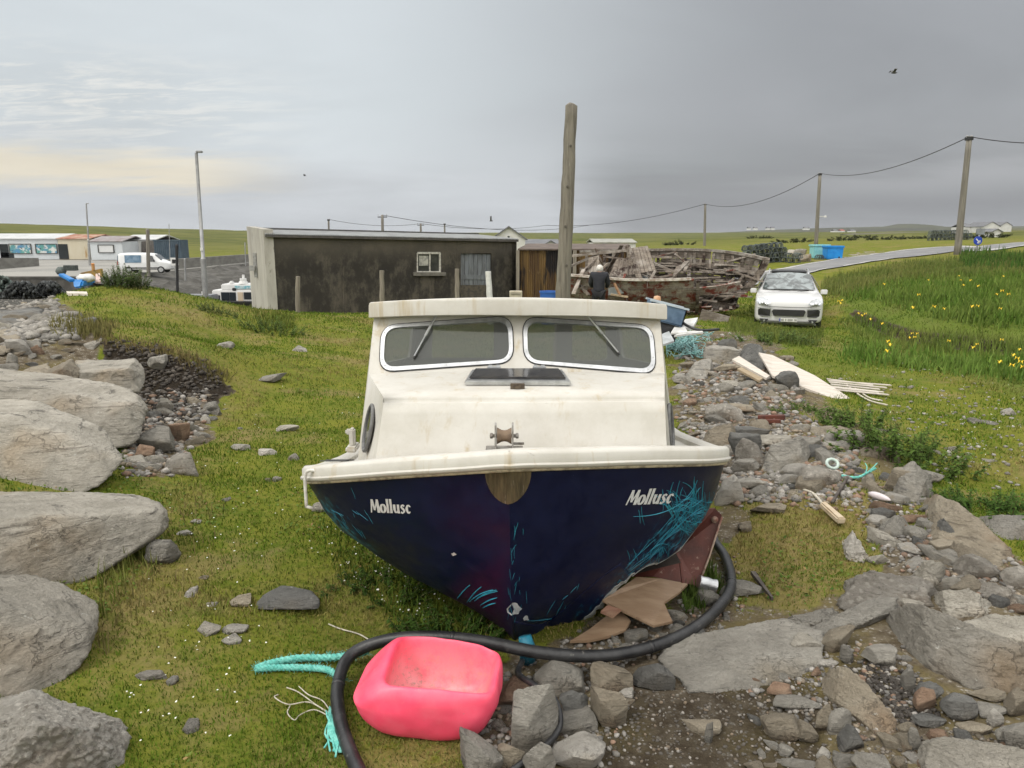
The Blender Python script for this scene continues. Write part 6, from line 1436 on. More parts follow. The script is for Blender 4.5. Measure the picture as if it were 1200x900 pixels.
ch = [(0,0,.90),(0,.03,1.08),(0,.07,1.26),(0,.10,1.40),(0,.13,1.47),(0,.165,1.55),(0,.20,1.63), # 0-6 spine, head
  (.10,0,.86),(.11,-.02,.50),(.115,0,.09),(.12,.13,.04),(-.10,0,.86),(-.11,.03,.50),(-.115,.02,.09),(-.12,.15,.04),
  (.20,.09,1.37),(.25,.13,1.12),(.20,.30,.98),(.17,.36,.95),(-.20,.09,1.37),(-.25,.13,1.12),(-.20,.30,.98),(-.17,.36,.95)]
ed = [(0,1),(1,2),(2,3),(3,4),(4,5),(5,6),(0,7),(7,8),(8,9),(9,10),(0,11),(11,12),(12,13),(13,14),(3,15),(15,16),(16,17),(17,18),(3,19),(19,20),(20,21),(21,22)]
rd = [.14,.14,.15,.12,.055,.085,.075,.10,.07,.045,.04,.10,.07,.045,.04,.045,.04,.036,.038,.045,.04,.036,.038]
SKIN_M = simple('skin', (.46, .27, .19), (.40, .22, .15), 20, .55, .05); skin('body', ch, rd, SKIN_M, per, 2, ed)
JK = simple('dark navy jacket cloth', (.010, .011, .016), (.018, .019, .025), 8, .85, .5, 14)
skin('jacket', [(0,0,.80),(0,.02,.95),(0,.05,1.12),(0,.075,1.28),(0,.115,1.47),(.205,.09,1.40),(.265,.13,1.12),(.21,.29,.99),(-.205,.09,1.40),(-.265,.13,1.12),(-.21,.29,.99)], [.185,.19,.19,.185,.115,.12,.08,.058,.12,.08,.058], JK, per, 2, [(0,1),(1,2),(2,3),(3,4),(3,5),(5,6),(6,7),(3,8),(8,9),(9,10)])
skin('trousers', [(0,0,.88),(.10,0,.82),(.11,-.02,.48),(.115,0,.10),(-.10,0,.82),(-.11,.03,.48),(-.115,.02,.10)], [.165,.12,.085,.065,.12,.085,.065], simple('black trousers', (.012, .012, .014), None, 8, .9, .2), per, 2, [(0,1),(1,2),(2,3),(0,4),(4,5),(5,6)])
b = MB(); u, tri = ico(4); hv_ = u*np.array([.105, .118, .120])*(1+fbm(u*6, 3, 4)*.09)[:, None]+np.array([0, .160, 1.595]); keep = [t_ for t_ in tri if (hv_[t_].mean(0)[1] < .235 or hv_[t_].mean(0)[2] > 1.63) and hv_[t_].mean(0)[2] > 1.49]
b.add([Vector(p) for p in hv_], [tuple(t_) for t_ in keep]); b.build('hair', simple('white hair', (.62, .60, .56), (.48, .46, .42), 40, .8, .5, 60), per, smooth=True, fix=False)
for sx in (-1, 1):
    b = MB(); b.lathe([(0, -.008), (.022, -.006), (.028, 0), (.02, .008), (0, .006)], (sx*.093, .17, 1.57), 10, 'x'); b.build('ear', SKIN_M, per, smooth=True)
    b = MB(); b.box((sx*.118, .06, .045), (.10, .28, .09)); b.build('shoe', simple('black shoe', (.012, .012, .012)), per, bevel=.03)

# ------------------------------------------------------------------ debris right of the cabin
cr = thing('fish_box', 'tipped blue and black plastic fish box with a white rim behind the cabin roof', 'fish box', P(778, 385, 12.5)); b = MB()
c0 = P(779, 366, 12.5); R3 = Matrix.Rotation(math.radians(14), 3, 'Y')
for sx, sy, sz, px_, py_ in ((.62, .02, .30, 0, -.2), (.62, .02, .30, 0, .2), (.02, .42, .30, -.3, 0), (.02, .42, .30, .3, 0)): b.box(c0+R3 @ Vector((px_, py_, 0)), (sx, sy, sz), R3)
b.box(c0+R3 @ Vector((0, 0, -.15)), (.62, .42, .02), R3); b.build('box_body', simple('blue grey plastic', (.10, .16, .24), (.05, .09, .15), 4, .5, .1), cr, world=True)
b = MB(); b.box(c0+R3 @ Vector((.0, -.205, .15)), (.68, .05, .03), R3); b.box(c0+R3 @ Vector((.0, .205, .15)), (.68, .05, .03), R3); b.build('rim', simple('pale rim plastic', (.45, .52, .56), (.35, .4, .45), 6, .5, .1), cr, world=True)
b = MB(); b.box(c0+R3 @ Vector((.0, 0, -.32)), (.56, .40, .30), R3, .9); b.build('lower_box', simple('black plastic', (.014, .015, .018), (.03, .03, .03), 6, .5, .1), cr, world=True, bevel=.03)
wf_ = simple('white foam board', (.60, .60, .58), (.48, .47, .45), 5, .7, .2)
sheet_thing('foam_sheet', 'white foam sheet leaning beside the tipped fish box', [P(794,386,12.4), P(812,383,12.5), P(818,372,12.9), P(803,374,12.9)], wf_, .05, 'sheet')
sheet_thing('foam_sheet', 'white pointed sheet lying below the tipped fish box', [P(786,390,12), P(806,389,12), P(801,380,12.5), P(794,377,12.6)], wf_, .03, 'sheet')
sheet_thing('foam_sheet', 'long white plank shaped sheet on the rubble by the turquoise net', [P(790,393,11.8), P(824,389,12.2), P(822,386,12.4), P(800,389,12.2)], wf_, .03, 'sheet')
sheet_thing('foam_sheet', 'pale grey board piece standing at the corner of the cabin', [P(776,404,11.4), P(790,399,11.6), P(784,388,12), P(774,392,11.9)], simple('pale grey board', (.36, .38, .39), (.28, .3, .3), 5, .7, .2), .03, 'sheet')
b = MB(); b.tube(spline([P(797,375,12.5), P(806,382,12.4), P(822,387,12.3), P(842,386,12.6)], 6), .025, 8); tag(b.build('hose', HOSE, smooth=True), 'black hose trailing from the tipped fish box over the rubble', 'hose')
b = MB(); rr = random.Random(31)
for k in range(70):
    x, y = rr.gauss(797, 9), rr.gauss(407, 6); L = [(x, y)]
    for j in range(5): L.append((L[-1][0]+rr.gauss(2, 7), L[-1][1]+rr.gauss(.6, 3.2)))
    b.tube(spline([G(max(781, a), min(421, max(393, c)), .0)+Vector((0, 0, rr.uniform(.02, .16))) for a, c in L], 4), rr.uniform(.004, .010), 5)
tag(b.build('fishing_net', simple('tangled turquoise net twine', (.14, .31, .30), (.28, .44, .43), 12, .85, .3, 60, None, 0, (.32, .42, .50)), smooth=True), 'tangle of turquoise fishing net on the rubble beside the cabin', 'net')
b = MB(); q = P(770, 352, 18); b.lathe([(0, -.12), (.09, -.1), (.1, .0), (.08, .1), (0, .12)], q, 12); tag(b.build('float', simple('orange tan float', (.45, .24, .12), (.5, .32, .2), 9, .6, .2), smooth=True), 'small orange tan float in front of the wreck planking', 'float')
# ------------------------------------------------------------------ vehicles
def vehicle_body(st, mat, parent, sub=1):
    """st: stations (y, z_low, z_belt, half_low, half_belt, z_top, half_top)"""
    b = MB(); n = 15; vs = []
    for (y, zl, zb, hl, hb, zt, ht) in st:
        half = [(0, zl), (hl*.80, zl), (hl*.97, zl+.05), (hl, zl+.18), (hb*1.005, zl+(zb-zl)*.55), (hb, zb-.08), (hb*.965, zb), (ht+(hb*.93-ht)*.08, zt-.09 if zt > zb+.15 else zb+.012), (ht*.86, zt-.015 if zt > zb+.15 else zb+.02), (0, zt+.015 if zt > zb+.15 else zb+.045)]
        ring = half+[(-x, z) for x, z in half[-2:0:-1]]; vs += [(x, y, z) for x, z in ring]; n = len(ring)
    m = len(st); b.add(vs, [(i*n+k, i*n+(k+1) % n, (i+1)*n+(k+1) % n, (i+1)*n+k) for i in range(m-1) for k in range(n)]+[tuple(range(n)), tuple(range((m-1)*n, m*n))])
    o = b.build('body', mat, parent, smooth=True); s = o.modifiers.new('sub', 'SUBSURF'); s.levels = sub+1; s.render_levels = sub+1; return o
def wheel(x, y, r, w, parent):
    b = MB(); sx = 1 if x > 0 else -1; b.lathe([(r*.62, -w/2), (r*.93, -w/2), (r, -w*.3), (r, w*.3), (r*.93, w/2), (r*.62, w/2)], (x, y, r), 28, 'x'); wo = b.build('wheel', simple('tyre rubber', (.015, .015, .015), (.03, .03, .03), 20, .8, .3), parent, smooth=True, auto=.7)
    b = MB(); xo = x+sx*w*.38
    for k in range(5): a = k*1.2566; b.bar((xo, y, r), (xo, y+r*.6*math.cos(a), r+r*.6*math.sin(a)), .05, .03, (1, 0, 0), .08)
    b.lathe([(r*.56, -.05), (r*.63, -.05), (r*.63, .05), (r*.56, .05)], (x+sx*w*.3, y, r), 24, 'x'); b.lathe([(0, -.02), (.06, -.02), (.06, .03), (0, .03)], (xo, y, r), 12, 'x'); b.build('rim', alu, wo)
DKG = simple('dark car glass', (.02, .022, .024), None, 3, .05, 0, spec=.8); BLK = simple('black trim plastic', (.012, .012, .013), (.02, .02, .02), 20, .5, .1)
CPW = simple('white car paint', (.62, .62, .615), (.60, .60, .595), 3, .18, 0, spec=.6); CLR = simple('clear headlight glass', (.42, .44, .46), (.62, .63, .64), 26, .12, .1, 40, metal=.6)
def loop_panel(pts, name, mat, parent, d): b = MB(); b.prism([Vector(p) for p in pts], (0, 0, 0), d); return b.build(name, mat, parent, bevel=.004)
cq = G(925, 384); car = thing('parked_car', 'white sport utility vehicle parked facing the camera on the grass', 'car', (P(928, 380, 22.4).x, 22.5, 0), math.radians(-19)); 
cz = min(H(car.location.x+dx, car.location.y+dy) for dx in (-.8, .8) for dy in (-1.3, 1.3)); car.location.z = cz-.02; car.scale = (.93, .93, .93); car.location.x -= .17
# the car's nose points to local -y
stn = [(-2.36,.34,.70,.60,.66,.70,.5),(-2.34,.27,.86,.84,.86,.86,.66),(-2.22,.23,.94,.95,.94,.94,.74),(-1.95,.22,1.0,.985,.985,1.0,.78),(-1.55,.22,1.04,.985,.985,1.04,.80),(-1.05,.22,1.07,.98,.98,1.07,.82),(-.85,.22,1.07,.965,.97,1.10,.80),(-.30,.22,1.09,.965,.97,1.50,.74),(.05,.22,1.10,.965,.97,1.66,.70),(.6,.22,1.11,.965,.97,1.70,.70),(1.3,.22,1.13,.965,.965,1.66,.68),(1.85,.24,1.14,.95,.94,1.52,.58),(2.2,.30,1.12,.90,.90,1.16,.6),(2.36,.40,.95,.80,.82,.95,.6)]
vehicle_body(stn, CPW, car)
ws = [(-.80,-.80,1.13),(-.45,-.90,1.14),(0,-.925,1.145),(.45,-.90,1.14),(.80,-.80,1.13),(.66,-.10,1.585),(.3,-.07,1.625),(0,-.06,1.635),(-.3,-.07,1.625),(-.66,-.10,1.585)]
b = MB(); c_ = Vector((0, -.50, 1.40)); off = Vector((0, -.03, .035)); ring = [Vector(p)+off for p in ws]; b.add([c_+off]+ring, [(0, 1+k, 1+(k+1) % 10) for k in range(10)])
def car_screen():
    t = NT('windscreen with painted sky reflection'); n = t.noise(3.5, 5, .6, dist=.8); return t.out(t.mix(t.ramp(n, .4, .62), (.05, .06, .06), (.20, .23, .235)), .04, spec=1.0)  # pale mottling painted into the glass colour stands for reflected sky
b.build('windscreen', car_screen(), car, fix=True)
b = MB(); b.prism([(-.56,.02,1.665),(.56,.02,1.665),(.54,1.25,1.675),(-.54,1.25,1.675)], (0, 0, 0), (0, 0, .035)); b.build('roof_panel', BLK, car, bevel=.01)
for sx in (-1, 1):
    b = MB(); b.tube(spline([(sx*.60,-.05,1.60),(sx*.61,.1,1.70),(sx*.60,.8,1.745),(sx*.59,1.4,1.69)], 5), .02, 8); b.build('roof_rail', alu, car, smooth=True)
    loop_panel([(sx*.985,-.55,1.12),(sx*.985,.35,1.13),(sx*.70,.30,1.60),(sx*.72,-.05,1.52)], 'side_window', DKG, car, (sx*.01, 0, 0)); loop_panel([(sx*.985,.42,1.13),(sx*.97,1.35,1.16),(sx*.70,1.2,1.58),(sx*.70,.38,1.60)], 'side_window', DKG, car, (sx*.01, 0, 0))
    b = MB(); hl = [(.50,-2.40,.80),(.62,-2.40,.765),(.86,-2.31,.775),(.95,-2.15,.85),(.92,-2.05,.96),(.78,-2.13,.995),(.60,-2.34,.93)]
    b.prism([Vector((sx*x, y-.035, z)) for x, y, z in hl], (0, 0, 0), (sx*.012, -.045, .03)); hd = b.build('headlight', CLR, car, bevel=.03)
    for qx, qz in ((.76, .85), (.66, .83)): b = MB(); b.lathe([(0, -.01), (.05, -.008), (.055, .0), (.03, .012), (0, .012)], (sx*qx, -2.46+.16*(qx-.5), qz), 14, 'y'); b.build('lamp', alu, hd, smooth=True)
    loop_panel([(sx*.52,-2.40,.655),(sx*.82,-2.33,.675),(sx*.885,-2.27,.62),(sx*.87,-2.28,.47),(sx*.78,-2.34,.43),(sx*.53,-2.40,.45)], 'air_intake', BLK, car, (0, -.03, 0))
    b = MB(); b.bar((sx*.51,-2.43,.67), (sx*.89,-2.30,.685), .03, .03); b.build('light_strip', alu, car)
    fg = loop_panel([(sx*.56,-2.39,.36),(sx*.83,-2.32,.36),(sx*.76,-2.34,.265),(sx*.63,-2.38,.265)], 'fog_light', BLK, car, (0, -.03, 0)); b = MB(); b.lathe([(0, -.01), (.035, -.01), (.035, .01), (0, .01)], (sx*.68, -2.385, .30), 12, 'y'); b.build('lens', CLR, fg)
    b = MB(); b.box((sx*1.07, -.62, 1.09), (.20, .10, .15)); b.bar((sx*.95,-.60,1.04), (sx*1.03,-.61,1.06), .05, .04); b.build('door_mirror', CPW, car, bevel=.03)
    for y in (-1.47, 1.45): wheel(sx*.84, y, .37, .27, car)
loop_panel([(-.44,-2.40,.655),(.44,-2.40,.655),(.475,-2.40,.60),(.43,-2.40,.465),(-.43,-2.40,.465),(-.475,-2.40,.60)], 'grille', BLK, car, (0, -.035, 0))
b = MB(); b.prism([(-.80,-2.28,.235),(.80,-2.28,.235),(.62,-2.40,.31),(-.62,-2.40,.31)], (0, 0, 0), (0, .03, -.06)); b.build('bumper_skirt', simple('grey skid plate', (.22, .225, .22), (.15, .15, .15), 10, .5, .1), car)
pl_ = loop_panel([(-.26,-2.42,.29),(.26,-2.42,.29),(.26,-2.42,.40),(-.26,-2.42,.40)], 'number_plate', simple('white number plate', (.62, .62, .58), None, 3, .4, 0), car, (0, -.012, 0))
b = MB()
def glyphs(b, text, x0, z0, h, y, adv):
    G5 = {'K': 'x..x/x.x./xx../x.x./x..x', 'E': 'xxxx/x.../xxx./x.../xxxx', 'D': 'xxx./x..x/x..x/x..x/xxx.', '1': '.x../xx../.x../.x../xxx.', '8': '.xx./x..x/.xx./x..x/.xx.', '0': '.xx./x..x/x..x/x..x/.xx.', '2': 'xxx./...x/.xx./x.../xxxx', '5': 'xxxx/x.../xxx./...x/xxx.', 'Y': 'x.x./x.x./.x../.x../.x..', 'M': 'x..x/xxxx/xxxx/x..x/x..x', '-': '..../..../.xx./..../....', '9': '.xx./x..x/.xxx/...x/.xx.', ' ': '..../..../..../..../....'}
    for i, ch_ in enumerate(text):
        for r_, row in enumerate(G5[ch_].split('/')):
            for c_, v in enumerate(row):
                if v == 'x': b.box((x0+i*adv+c_*adv*.2, y, z0+h-r_*h/5), (adv*.2, .004, h/5))
glyphs(b, 'KE D 2008 YM', -.185, .305, .065, -2.434, .036); b.build('plate_lettering', BLK, pl_)
b = MB(); b.box((-.235, -2.434, .345), (.035, .004, .10)); b.build('blue_band', simple('blue plate band', (.01, .03, .25)), pl_)
b = MB(); b.lathe([(0, -.004), (.03, -.003), (.024, .004), (0, .006)], (0, -2.14, .945), 12, 'z'); b.build('badge', simple('gold badge', (.3, .22, .08)), car)
b = MB(); b.tube(spline([(-.95,-2.10,.90),(-.62,-2.43,.755),(-.3,-2.445,.735),(.3,-2.445,.735),(.62,-2.43,.755),(.95,-2.10,.90)], 6), .010, 5); b.build('bonnet_seam', simple('dark panel gap', (.10, .10, .10)), car)
for sx in (-.3, .25): b = MB(); b.tube([(sx,-.98,1.10), (sx+.35,-.86,1.14)], .012, 6); b.build('wiper', BLK, car)

# ------------------------------------------------------------------ lobster pots, tanks
POTM = simple('dark netting of a lobster pot', (.055, .07, .066), (.11, .125, .115), 14, .85, .3, 30, None, 0, (.20, .21, .19), vary=.35)
def pot_mesh(L=.62, W=.42, Hh=.36):
    b = MB(); N_ = 7
    for y in (-L/2, 0, L/2):
        pts = [(W/2*math.cos(math.pi*k/N_), y, Hh*math.sin(math.pi*k/N_)**.7) for k in range(N_+1)]; b.tube(pts, .028, 5); b.tube([(-W/2, y, 0), (W/2, y, 0)], .022, 5)
    for x in (-W/2, W/2): b.tube([(x, -L/2, 0), (x, L/2, 0)], .024, 5)
    for k in range(1, 7, 1): a = math.pi*k/7; b.tube([(W/2*math.cos(a), -L/2, Hh*math.sin(a)**.7), (W/2*math.cos(a), L/2, Hh*math.sin(a)**.7)], .010, 4)
    for y in np.linspace(-L/2, L/2, 7): b.tube([(W/2*math.cos(math.pi*k/N_)*.98, y, Hh*math.sin(math.pi*k/N_)**.7*.98) for k in range(N_+1)], .008, 4)
    for k in range(5): b.tube([(-W/2+W*k/4, -L/2, 0), (-W/2+W*k/4, L/2, 0)], .01, 4)
    b.tube([(-.12, -L/2, .1), (.1, -L/2+.2, .2), (.14, -L/2, .22)], .012, 4)
    return b.build('lobster_pot', POTM)
pot0 = pot_mesh(); first = [True]; rr = random.Random(12)
def place_pot(x, y, z, rz, label, group, s=1.0):
    o = pot0 if first[0] else link(pot0.copy()); first[0] = False; o.location = (x, y, z); o.rotation_euler = (rr.gauss(0, .06), rr.gauss(0, .06), rz); o.scale = (s, s, s); tag(o, label, 'lobster pot', group); return o
def pot_stack(px0, px1, row, Y, rows, tiers, label, group, s=.82):
    a, c = P(px0, row, Y), P(px1, row, Y); n = int((c-a).length/(.44*s))
    for t_ in range(tiers):
        for i in range(max(1, n-t_//2*rr.randrange(0, 2))):
            for r_ in range(rows):
                p = a.lerp(c, (i+.5)/n); y = p.y+r_*.68*s; place_pot(p.x+rr.gauss(0, .05), y, H(p.x, y)+t_*.36*s, rr.gauss(0, .12), label, group, s)
pot_stack(872, 921, 306, 45, 2, 4, 'dark lobster pot stacked in the long pile beside the road', 'lobster pots piled beside the road')
pot_stack(921, 938, 306, 44.5, 1, 2, 'dark lobster pot in the low end of the pile near the cyan tank', 'lobster pots at the low end of the pile', .8)
pot_stack(957, 973, 303, 46.5, 1, 1, 'dark lobster pot lying in front of the cyan tank', 'lobster pots in front of the cyan tank', .8)
pot_stack(1088, 1138, 276, 105, 1, 3, 'small distant lobster pot stacked in the field behind the right pole', 'lobster pots stacked far across the field', 1.3)
def tank(name, label, px0, px1, r0, r1, Y, mat, dark):
    a, c = P(px0, r1, Y), P(px1, r1, Y); t_ = P(px0, r0, Y); w = (c-a).length; h = t_.z-a.z; g = H((a.x+c.x)/2, Y); h = max(h, t_.z-g); o = thing(name, label, 'tank', ((a.x+c.x)/2, Y+w*.4, g)); b = MB(); hw = w/2; d = w*.4; th = .06
    b.add([(-hw*.93, -d*.93, 0), (hw*.93, -d*.93, 0), (hw*.93, d*.93, 0), (-hw*.93, d*.93, 0), (-hw, -d, h), (hw, -d, h), (hw, d, h), (-hw, d, h), (-hw+th, -d+th, h), (hw-th, -d+th, h), (hw-th, d-th, h), (-hw+th, d-th, h), (-hw+th, -d+th, .1), (hw-th, -d+th, .1), (hw-th, d-th, .1), (-hw+th, d-th, .1)], [(3,2,1,0),(0,1,5,4),(1,2,6,5),(2,3,7,6),(3,0,4,7),(4,5,9,8),(5,6,10,9),(6,7,11,10),(7,4,8,11),(8,9,13,12),(9,10,14,13),(10,11,15,14),(11,8,12,15),(12,13,14,15)])
    b.build('tank_wall', mat, o, bevel=.03)
    b = MB(); 
    for s_ in (-1, 1): b.bar((-hw*1.01, s_*d*1.01, h-.06), (hw*1.01, s_*d*1.01, h-.06), .10, .12); b.bar((s_*hw*1.01, -d, h-.06), (s_*hw*1.01, d, h-.06), .10, .12)
    b.build('rim', mat, o, bevel=.02); b = MB(); b.lathe([(0, -.03), (.05, -.03), (.05, .03), (0, .03)], (hw*.5, -d*.96, .12), 10, 'y'); b.build('drain_plug', dark, o); return o
tank('fish_tank', 'pale cyan plastic fish tank beside the road', 953.5, 972, 286.5, 301, 47.5, simple('pale cyan plastic', (.20, .49, .53), (.26, .54, .57), 3, .5, .1), BLK)
tank('fish_tank', 'bright blue plastic fish tank right of the cyan one', 969, 988, 288, 303, 46, simple('bright blue plastic', (.005, .19, .55), (.01, .24, .62), 3, .45, .1), BLK)
for a in [(930,945,291,301,'grey','grey boulder behind the lobster pots',26),(938,955,297,307,'tan','brown boulder between the lobster pots and the cyan tank',26),(922,938,292,298,'pale','pale slab on top of the low end of the pots',34)]:
    stone(*a[:6], a[6], group='boulders beside the fish tanks', sub=4)

# ------------------------------------------------------------------ poles and wires
PT = simple('weathered pole timber', (.20, .185, .155), (.13, .12, .10), 1.5, .85, .3, 20, (6, 6, .4))
def utility(px0, r0, px1, r1, Y, r, label, arm=0, group='utility poles carrying the overhead line'):
    a, c = P(px0, r0, Y), P(px1, r1, Y); c.z = min(c.z, H(c.x, c.y))-.3; o = thing('utility_pole', label, 'utility pole', c, 0, group); b = MB(); b.tube([c.lerp(a, k/8) for k in range(9)], [r*(1.1-.035*k) for k in range(9)], 12); b.build('pole', PT, o, smooth=True, world=True)
    b = MB(); b.box(a+Vector((0, -.0, -.25)), (max(.5, arm), .12, .12)) if arm else b.box(a+Vector((0, 0, -.12)), (.34, .34, .2)); b.build('bracket', BLK, o, world=True)
    for dx in ((-arm*.45, 0, arm*.45) if arm else (-.14, .14)): b = MB(); b.lathe([(0, 0), (.05, 0), (.03, .05), (.06, .08), (.03, .14), (0, .15)], a+Vector((dx, 0, -.06)), 8); b.build('insulator', simple('grey porcelain', (.3, .3, .3)), o, world=True)
    return a
u1 = utility(1136, 160, 1122, 297, 46, .19, 'tall leaning utility pole standing at the near road edge')
u2 = utility(961, 203, 956, 290, 82, .20, 'utility pole behind the cyan tank')
u3 = utility(826.5, 239, 825.5, 297, 122, .22, 'thin utility pole rising behind the right part of the wreck')
u4 = utility(448, 252, 448, 280, 95, .20, 'pole with a crossarm showing above the middle of the shed roof', 1.2, 'poles seen over the shed roof')
u5 = utility(385, 257, 385, 280, 110, .16, 'plain pole showing above the left part of the shed roof', 0, 'poles seen over the shed roof')
u6 = utility(493, 262, 493, 280, 120, .18, 'pole with a small crossarm above the shed roof left of the window', 1.1, 'poles seen over the shed roof')
u7 = utility(521, 262, 521, 280, 130, .16, 'short plain pole above the shed roof right of the crossarm pole', 0, 'poles seen over the shed roof')
b = MB(); q = u2+Vector((.25, -.2, -4.6)); b.bar(q, q+Vector((.5, -.3, 0)), .08, .08); b.lathe([(0, 0), (.16, 0), (.12, .18), (0, .2)], q+Vector((.5, -.3, -.1)), 10); tag(b.build('pole_lamp', simple('pale lamp housing', (.5, .5, .48))), 'small pale lamp on the pole behind the cyan tank', 'lamp')
def wire(a, c, sag, r, label, seg=24):
    b = MB(); b.tube([a.lerp(c, k/seg)+Vector((0, 0, -sag*4*(k/seg)*(1-k/seg))) for k in range(seg+1)], r, 5, cap=False); tag(b.build('overhead_wire', BLK), label, 'wire', 'overhead wires')
wire(u1, u2, 1.0, .028, 'overhead wire between the leaning pole and the pole behind the cyan tank'); wire(u2, u3, 1.6, .035, 'overhead wire from the pole behind the cyan tank to the wreck pole')
wire(u1, P(1300, 163, 40), .3, .028, 'overhead wire leaving the leaning pole past the right edge'); wire(u3, P(640, 264, 150), 1.2, .04, 'overhead wire running left from the wreck pole behind the bare pole'); wire(u4, P(690, 264, 150), 1.4, .035, 'overhead wire from the crossarm pole over the white gable')
wire(P(640, 264, 150), u6, .8, .035, 'overhead wire sagging over the right half of the shed roof'); wire(u5, u6, .6, .03, 'overhead wire joining the plain pole and the small crossarm pole')
def sign():
    q = P(1143, 297, 42); q.z = H(q.x, 42)-.3; o = thing('road_sign', 'leaning post with a round blue sign under a grey sign back', 'road sign', q); t_ = P(1149, 267, 42); b = MB(); b.tube([q, t_], .045, 8); b.build('post', simple('galvanised steel', (.38, .39, .40), (.3, .3, .31), 5, .4, .1, 30, None, .6), o, world=True)
    d = (t_-q).normalized(); b = MB(); c_ = P(1146, 282, 41.9); b.lathe([(0, -.02), (.24, -.02), (.24, .02), (0, .02)], c_, 26, 'y'); bl = b.build('blue_disc', simple('blue sign face', (.008, .045, .36), None, 3, .4, 0), o, world=True); 
    b = MB(); b.bar(c_+Vector((-.12, -.026, .10)), c_+Vector((.10, -.026, -.12)), .06, .006, (0, 1, 0)); b.bar(c_+Vector((.10, -.026, -.12)), c_+Vector((.10, -.026, .02)), .06, .006, (0, 1, 0)); b.bar(c_+Vector((.10, -.026, -.12)), c_+Vector((-.04, -.026, -.12)), .06, .006, (0, 1, 0)); b.build('arrow', simple('white sign marking', (.6, .6, .62)), bl, world=True)
    b = MB(); c_ = P(1149, 271.5, 41.95); b.box(c_, (.50, .03, .34)); b.build('sign_back', simple('grey sign back', (.26, .28, .30), (.2, .21, .22), 5, .5, .1, 30, None, .4), o, world=True, bevel=.02)
sign()
# ------------------------------------------------------------------ houses
WHT = simple('white painted wall', (.56, .56, .54), (.48, .48, .46), .5, .85, .2, 12); SLATE = simple('grey slate roof', (.10, .105, .115), (.15, .15, .155), .8, .7, .2, 8, (1, 1, 4)); DARKW = simple('dark window glass', (.02, .025, .03), None, 3, .15, 0)
def house(name, label, px0, px1, r_eave, r_ridge, Y, depth, gable=False, group=None, wmat=WHT, rmat=SLATE, wins=(), doors=(), r_base=None, cat='house', chim=False):
    a, c = P(px0, r_eave, Y), P(px1, r_eave, Y); ze = a.z; zr = P(px0, r_ridge, Y).z; zb = P(px0, r_base, Y).z if r_base else min(H(a.x, Y), H(c.x, Y))-.3; o = thing(name, label, cat, ((a.x+c.x)/2, Y, zb), 0, group); w = c.x-a.x; b = MB(); hw = w/2; h1, h2 = ze-zb, zr-zb
    if gable:
        b.prism([(-hw, 0, 0), (hw, 0, 0), (hw, 0, h1), (0, 0, h2), (-hw, 0, h1)], (0, 0, 0), (0, depth, 0)); b.build('wall', wmat, o)
        for s_ in (-1, 1): b = MB(); b.prism([(0, -.25, h2+.12), (s_*(hw+.25), -.25, h1-.1), (s_*(hw+.25), -.25, h1-.25), (0, -.25, h2-.03)], (0, 0, 0), (0, depth+.5, 0)); b.build('roof', rmat, o)
    else:
        b.box((0, depth/2, h1/2), (w, depth, h1)); b.build('wall', wmat, o)
        b = MB(); b.prism([(-hw-.2, -.2, h1-.05), (-hw-.2, depth/2, h2), (-hw-.2, depth+.2, h1-.05), (-hw-.2, depth+.2, h1+.08), (-hw-.2, depth/2, h2+.14), (-hw-.2, -.2, h1+.08)], (0, 0, 0), (w+.4, 0, 0)); rf_ = b.build('roof', rmat, o)
        if chim: b = MB(); b.box((hw*.5, depth/2, h2+.5), (.8, .6, 1.2)); b.build('chimney', wmat, rf_)
    for nm, lst, m in (('window', wins, DARKW), ('door', doors, DARKW)):
        for (x0, x1, t0, t1, *mm) in lst:
            p, q = P(x0, t1, Y), P(x1, t0, Y); b = MB(); b.box(((p.x+q.x)/2-o.location.x, -.03, (p.z+q.z)/2-zb), (q.x-p.x, .06, q.z-p.z)); wd = b.build(nm, mm[0] if mm else m, o)
            if mm or nm == 'window':
                b = MB(); X0, X1, Z0, Z1 = p.x-o.location.x, q.x-o.location.x, p.z-zb, q.z-zb
                for A, B2 in (((X0, -.07, Z0), (X1, -.07, Z0)), ((X0, -.07, Z1), (X1, -.07, Z1)), ((X0, -.07, Z0), (X0, -.07, Z1)), ((X1, -.07, Z0), (X1, -.07, Z1))): b.bar(A, B2, .14, .1)
                b.build('frame', simple('dark frame', (.06, .06, .055)) if mm else WHT, wd)
    return o
house('gabled_house', 'white gabled house behind the right end of the shed', 577, 615.5, 279, 266, 80, 8, True, None, wins=[(594,598,276,281)])
house('low_house', 'low house with a grey roof and small white gable left of the bare pole', 615, 654, 286.5, 281.5, 95, 7, False, None, simple('grey render', (.22, .22, .22), (.17, .17, .17), 1, .85, .2), wins=[(622,626,288,291)])
house('porch_house', 'small white porch gable in front of the low grey roof', 636, 655, 287.5, 282.5, 92, 3, True, None, wins=[(644,647,288,291)])
house('flat_house', 'long white flat roofed building beyond the timber heap', 696.5, 745, 284.5, 281, 100, 9, False, None, rmat=simple('pale mossy roof', (.30, .30, .27), (.2, .2, .17), 1, .8, .2), wins=[(704,709,286,289), (722,727,286,289)])
FHG = 'houses far beyond the right field'
house('long_house', 'long low white farm building beyond the right field', 1132, 1165, 266, 262, 300, 10, False, FHG, wins=[(1140,1143,266.5,268.5)]); house('gabled_house', 'white gable end in the middle of the farm beyond the right field', 1153, 1172, 265, 260, 292, 12, True, FHG); house('gabled_house', 'small white gabled house at the right end of the farm', 1173, 1186, 264, 260.3, 310, 12, True, FHG)
house('white_hut', 'small white hut in the field right of the road sign', 1163, 1174, 271, 268.5, 150, 4, True, None)
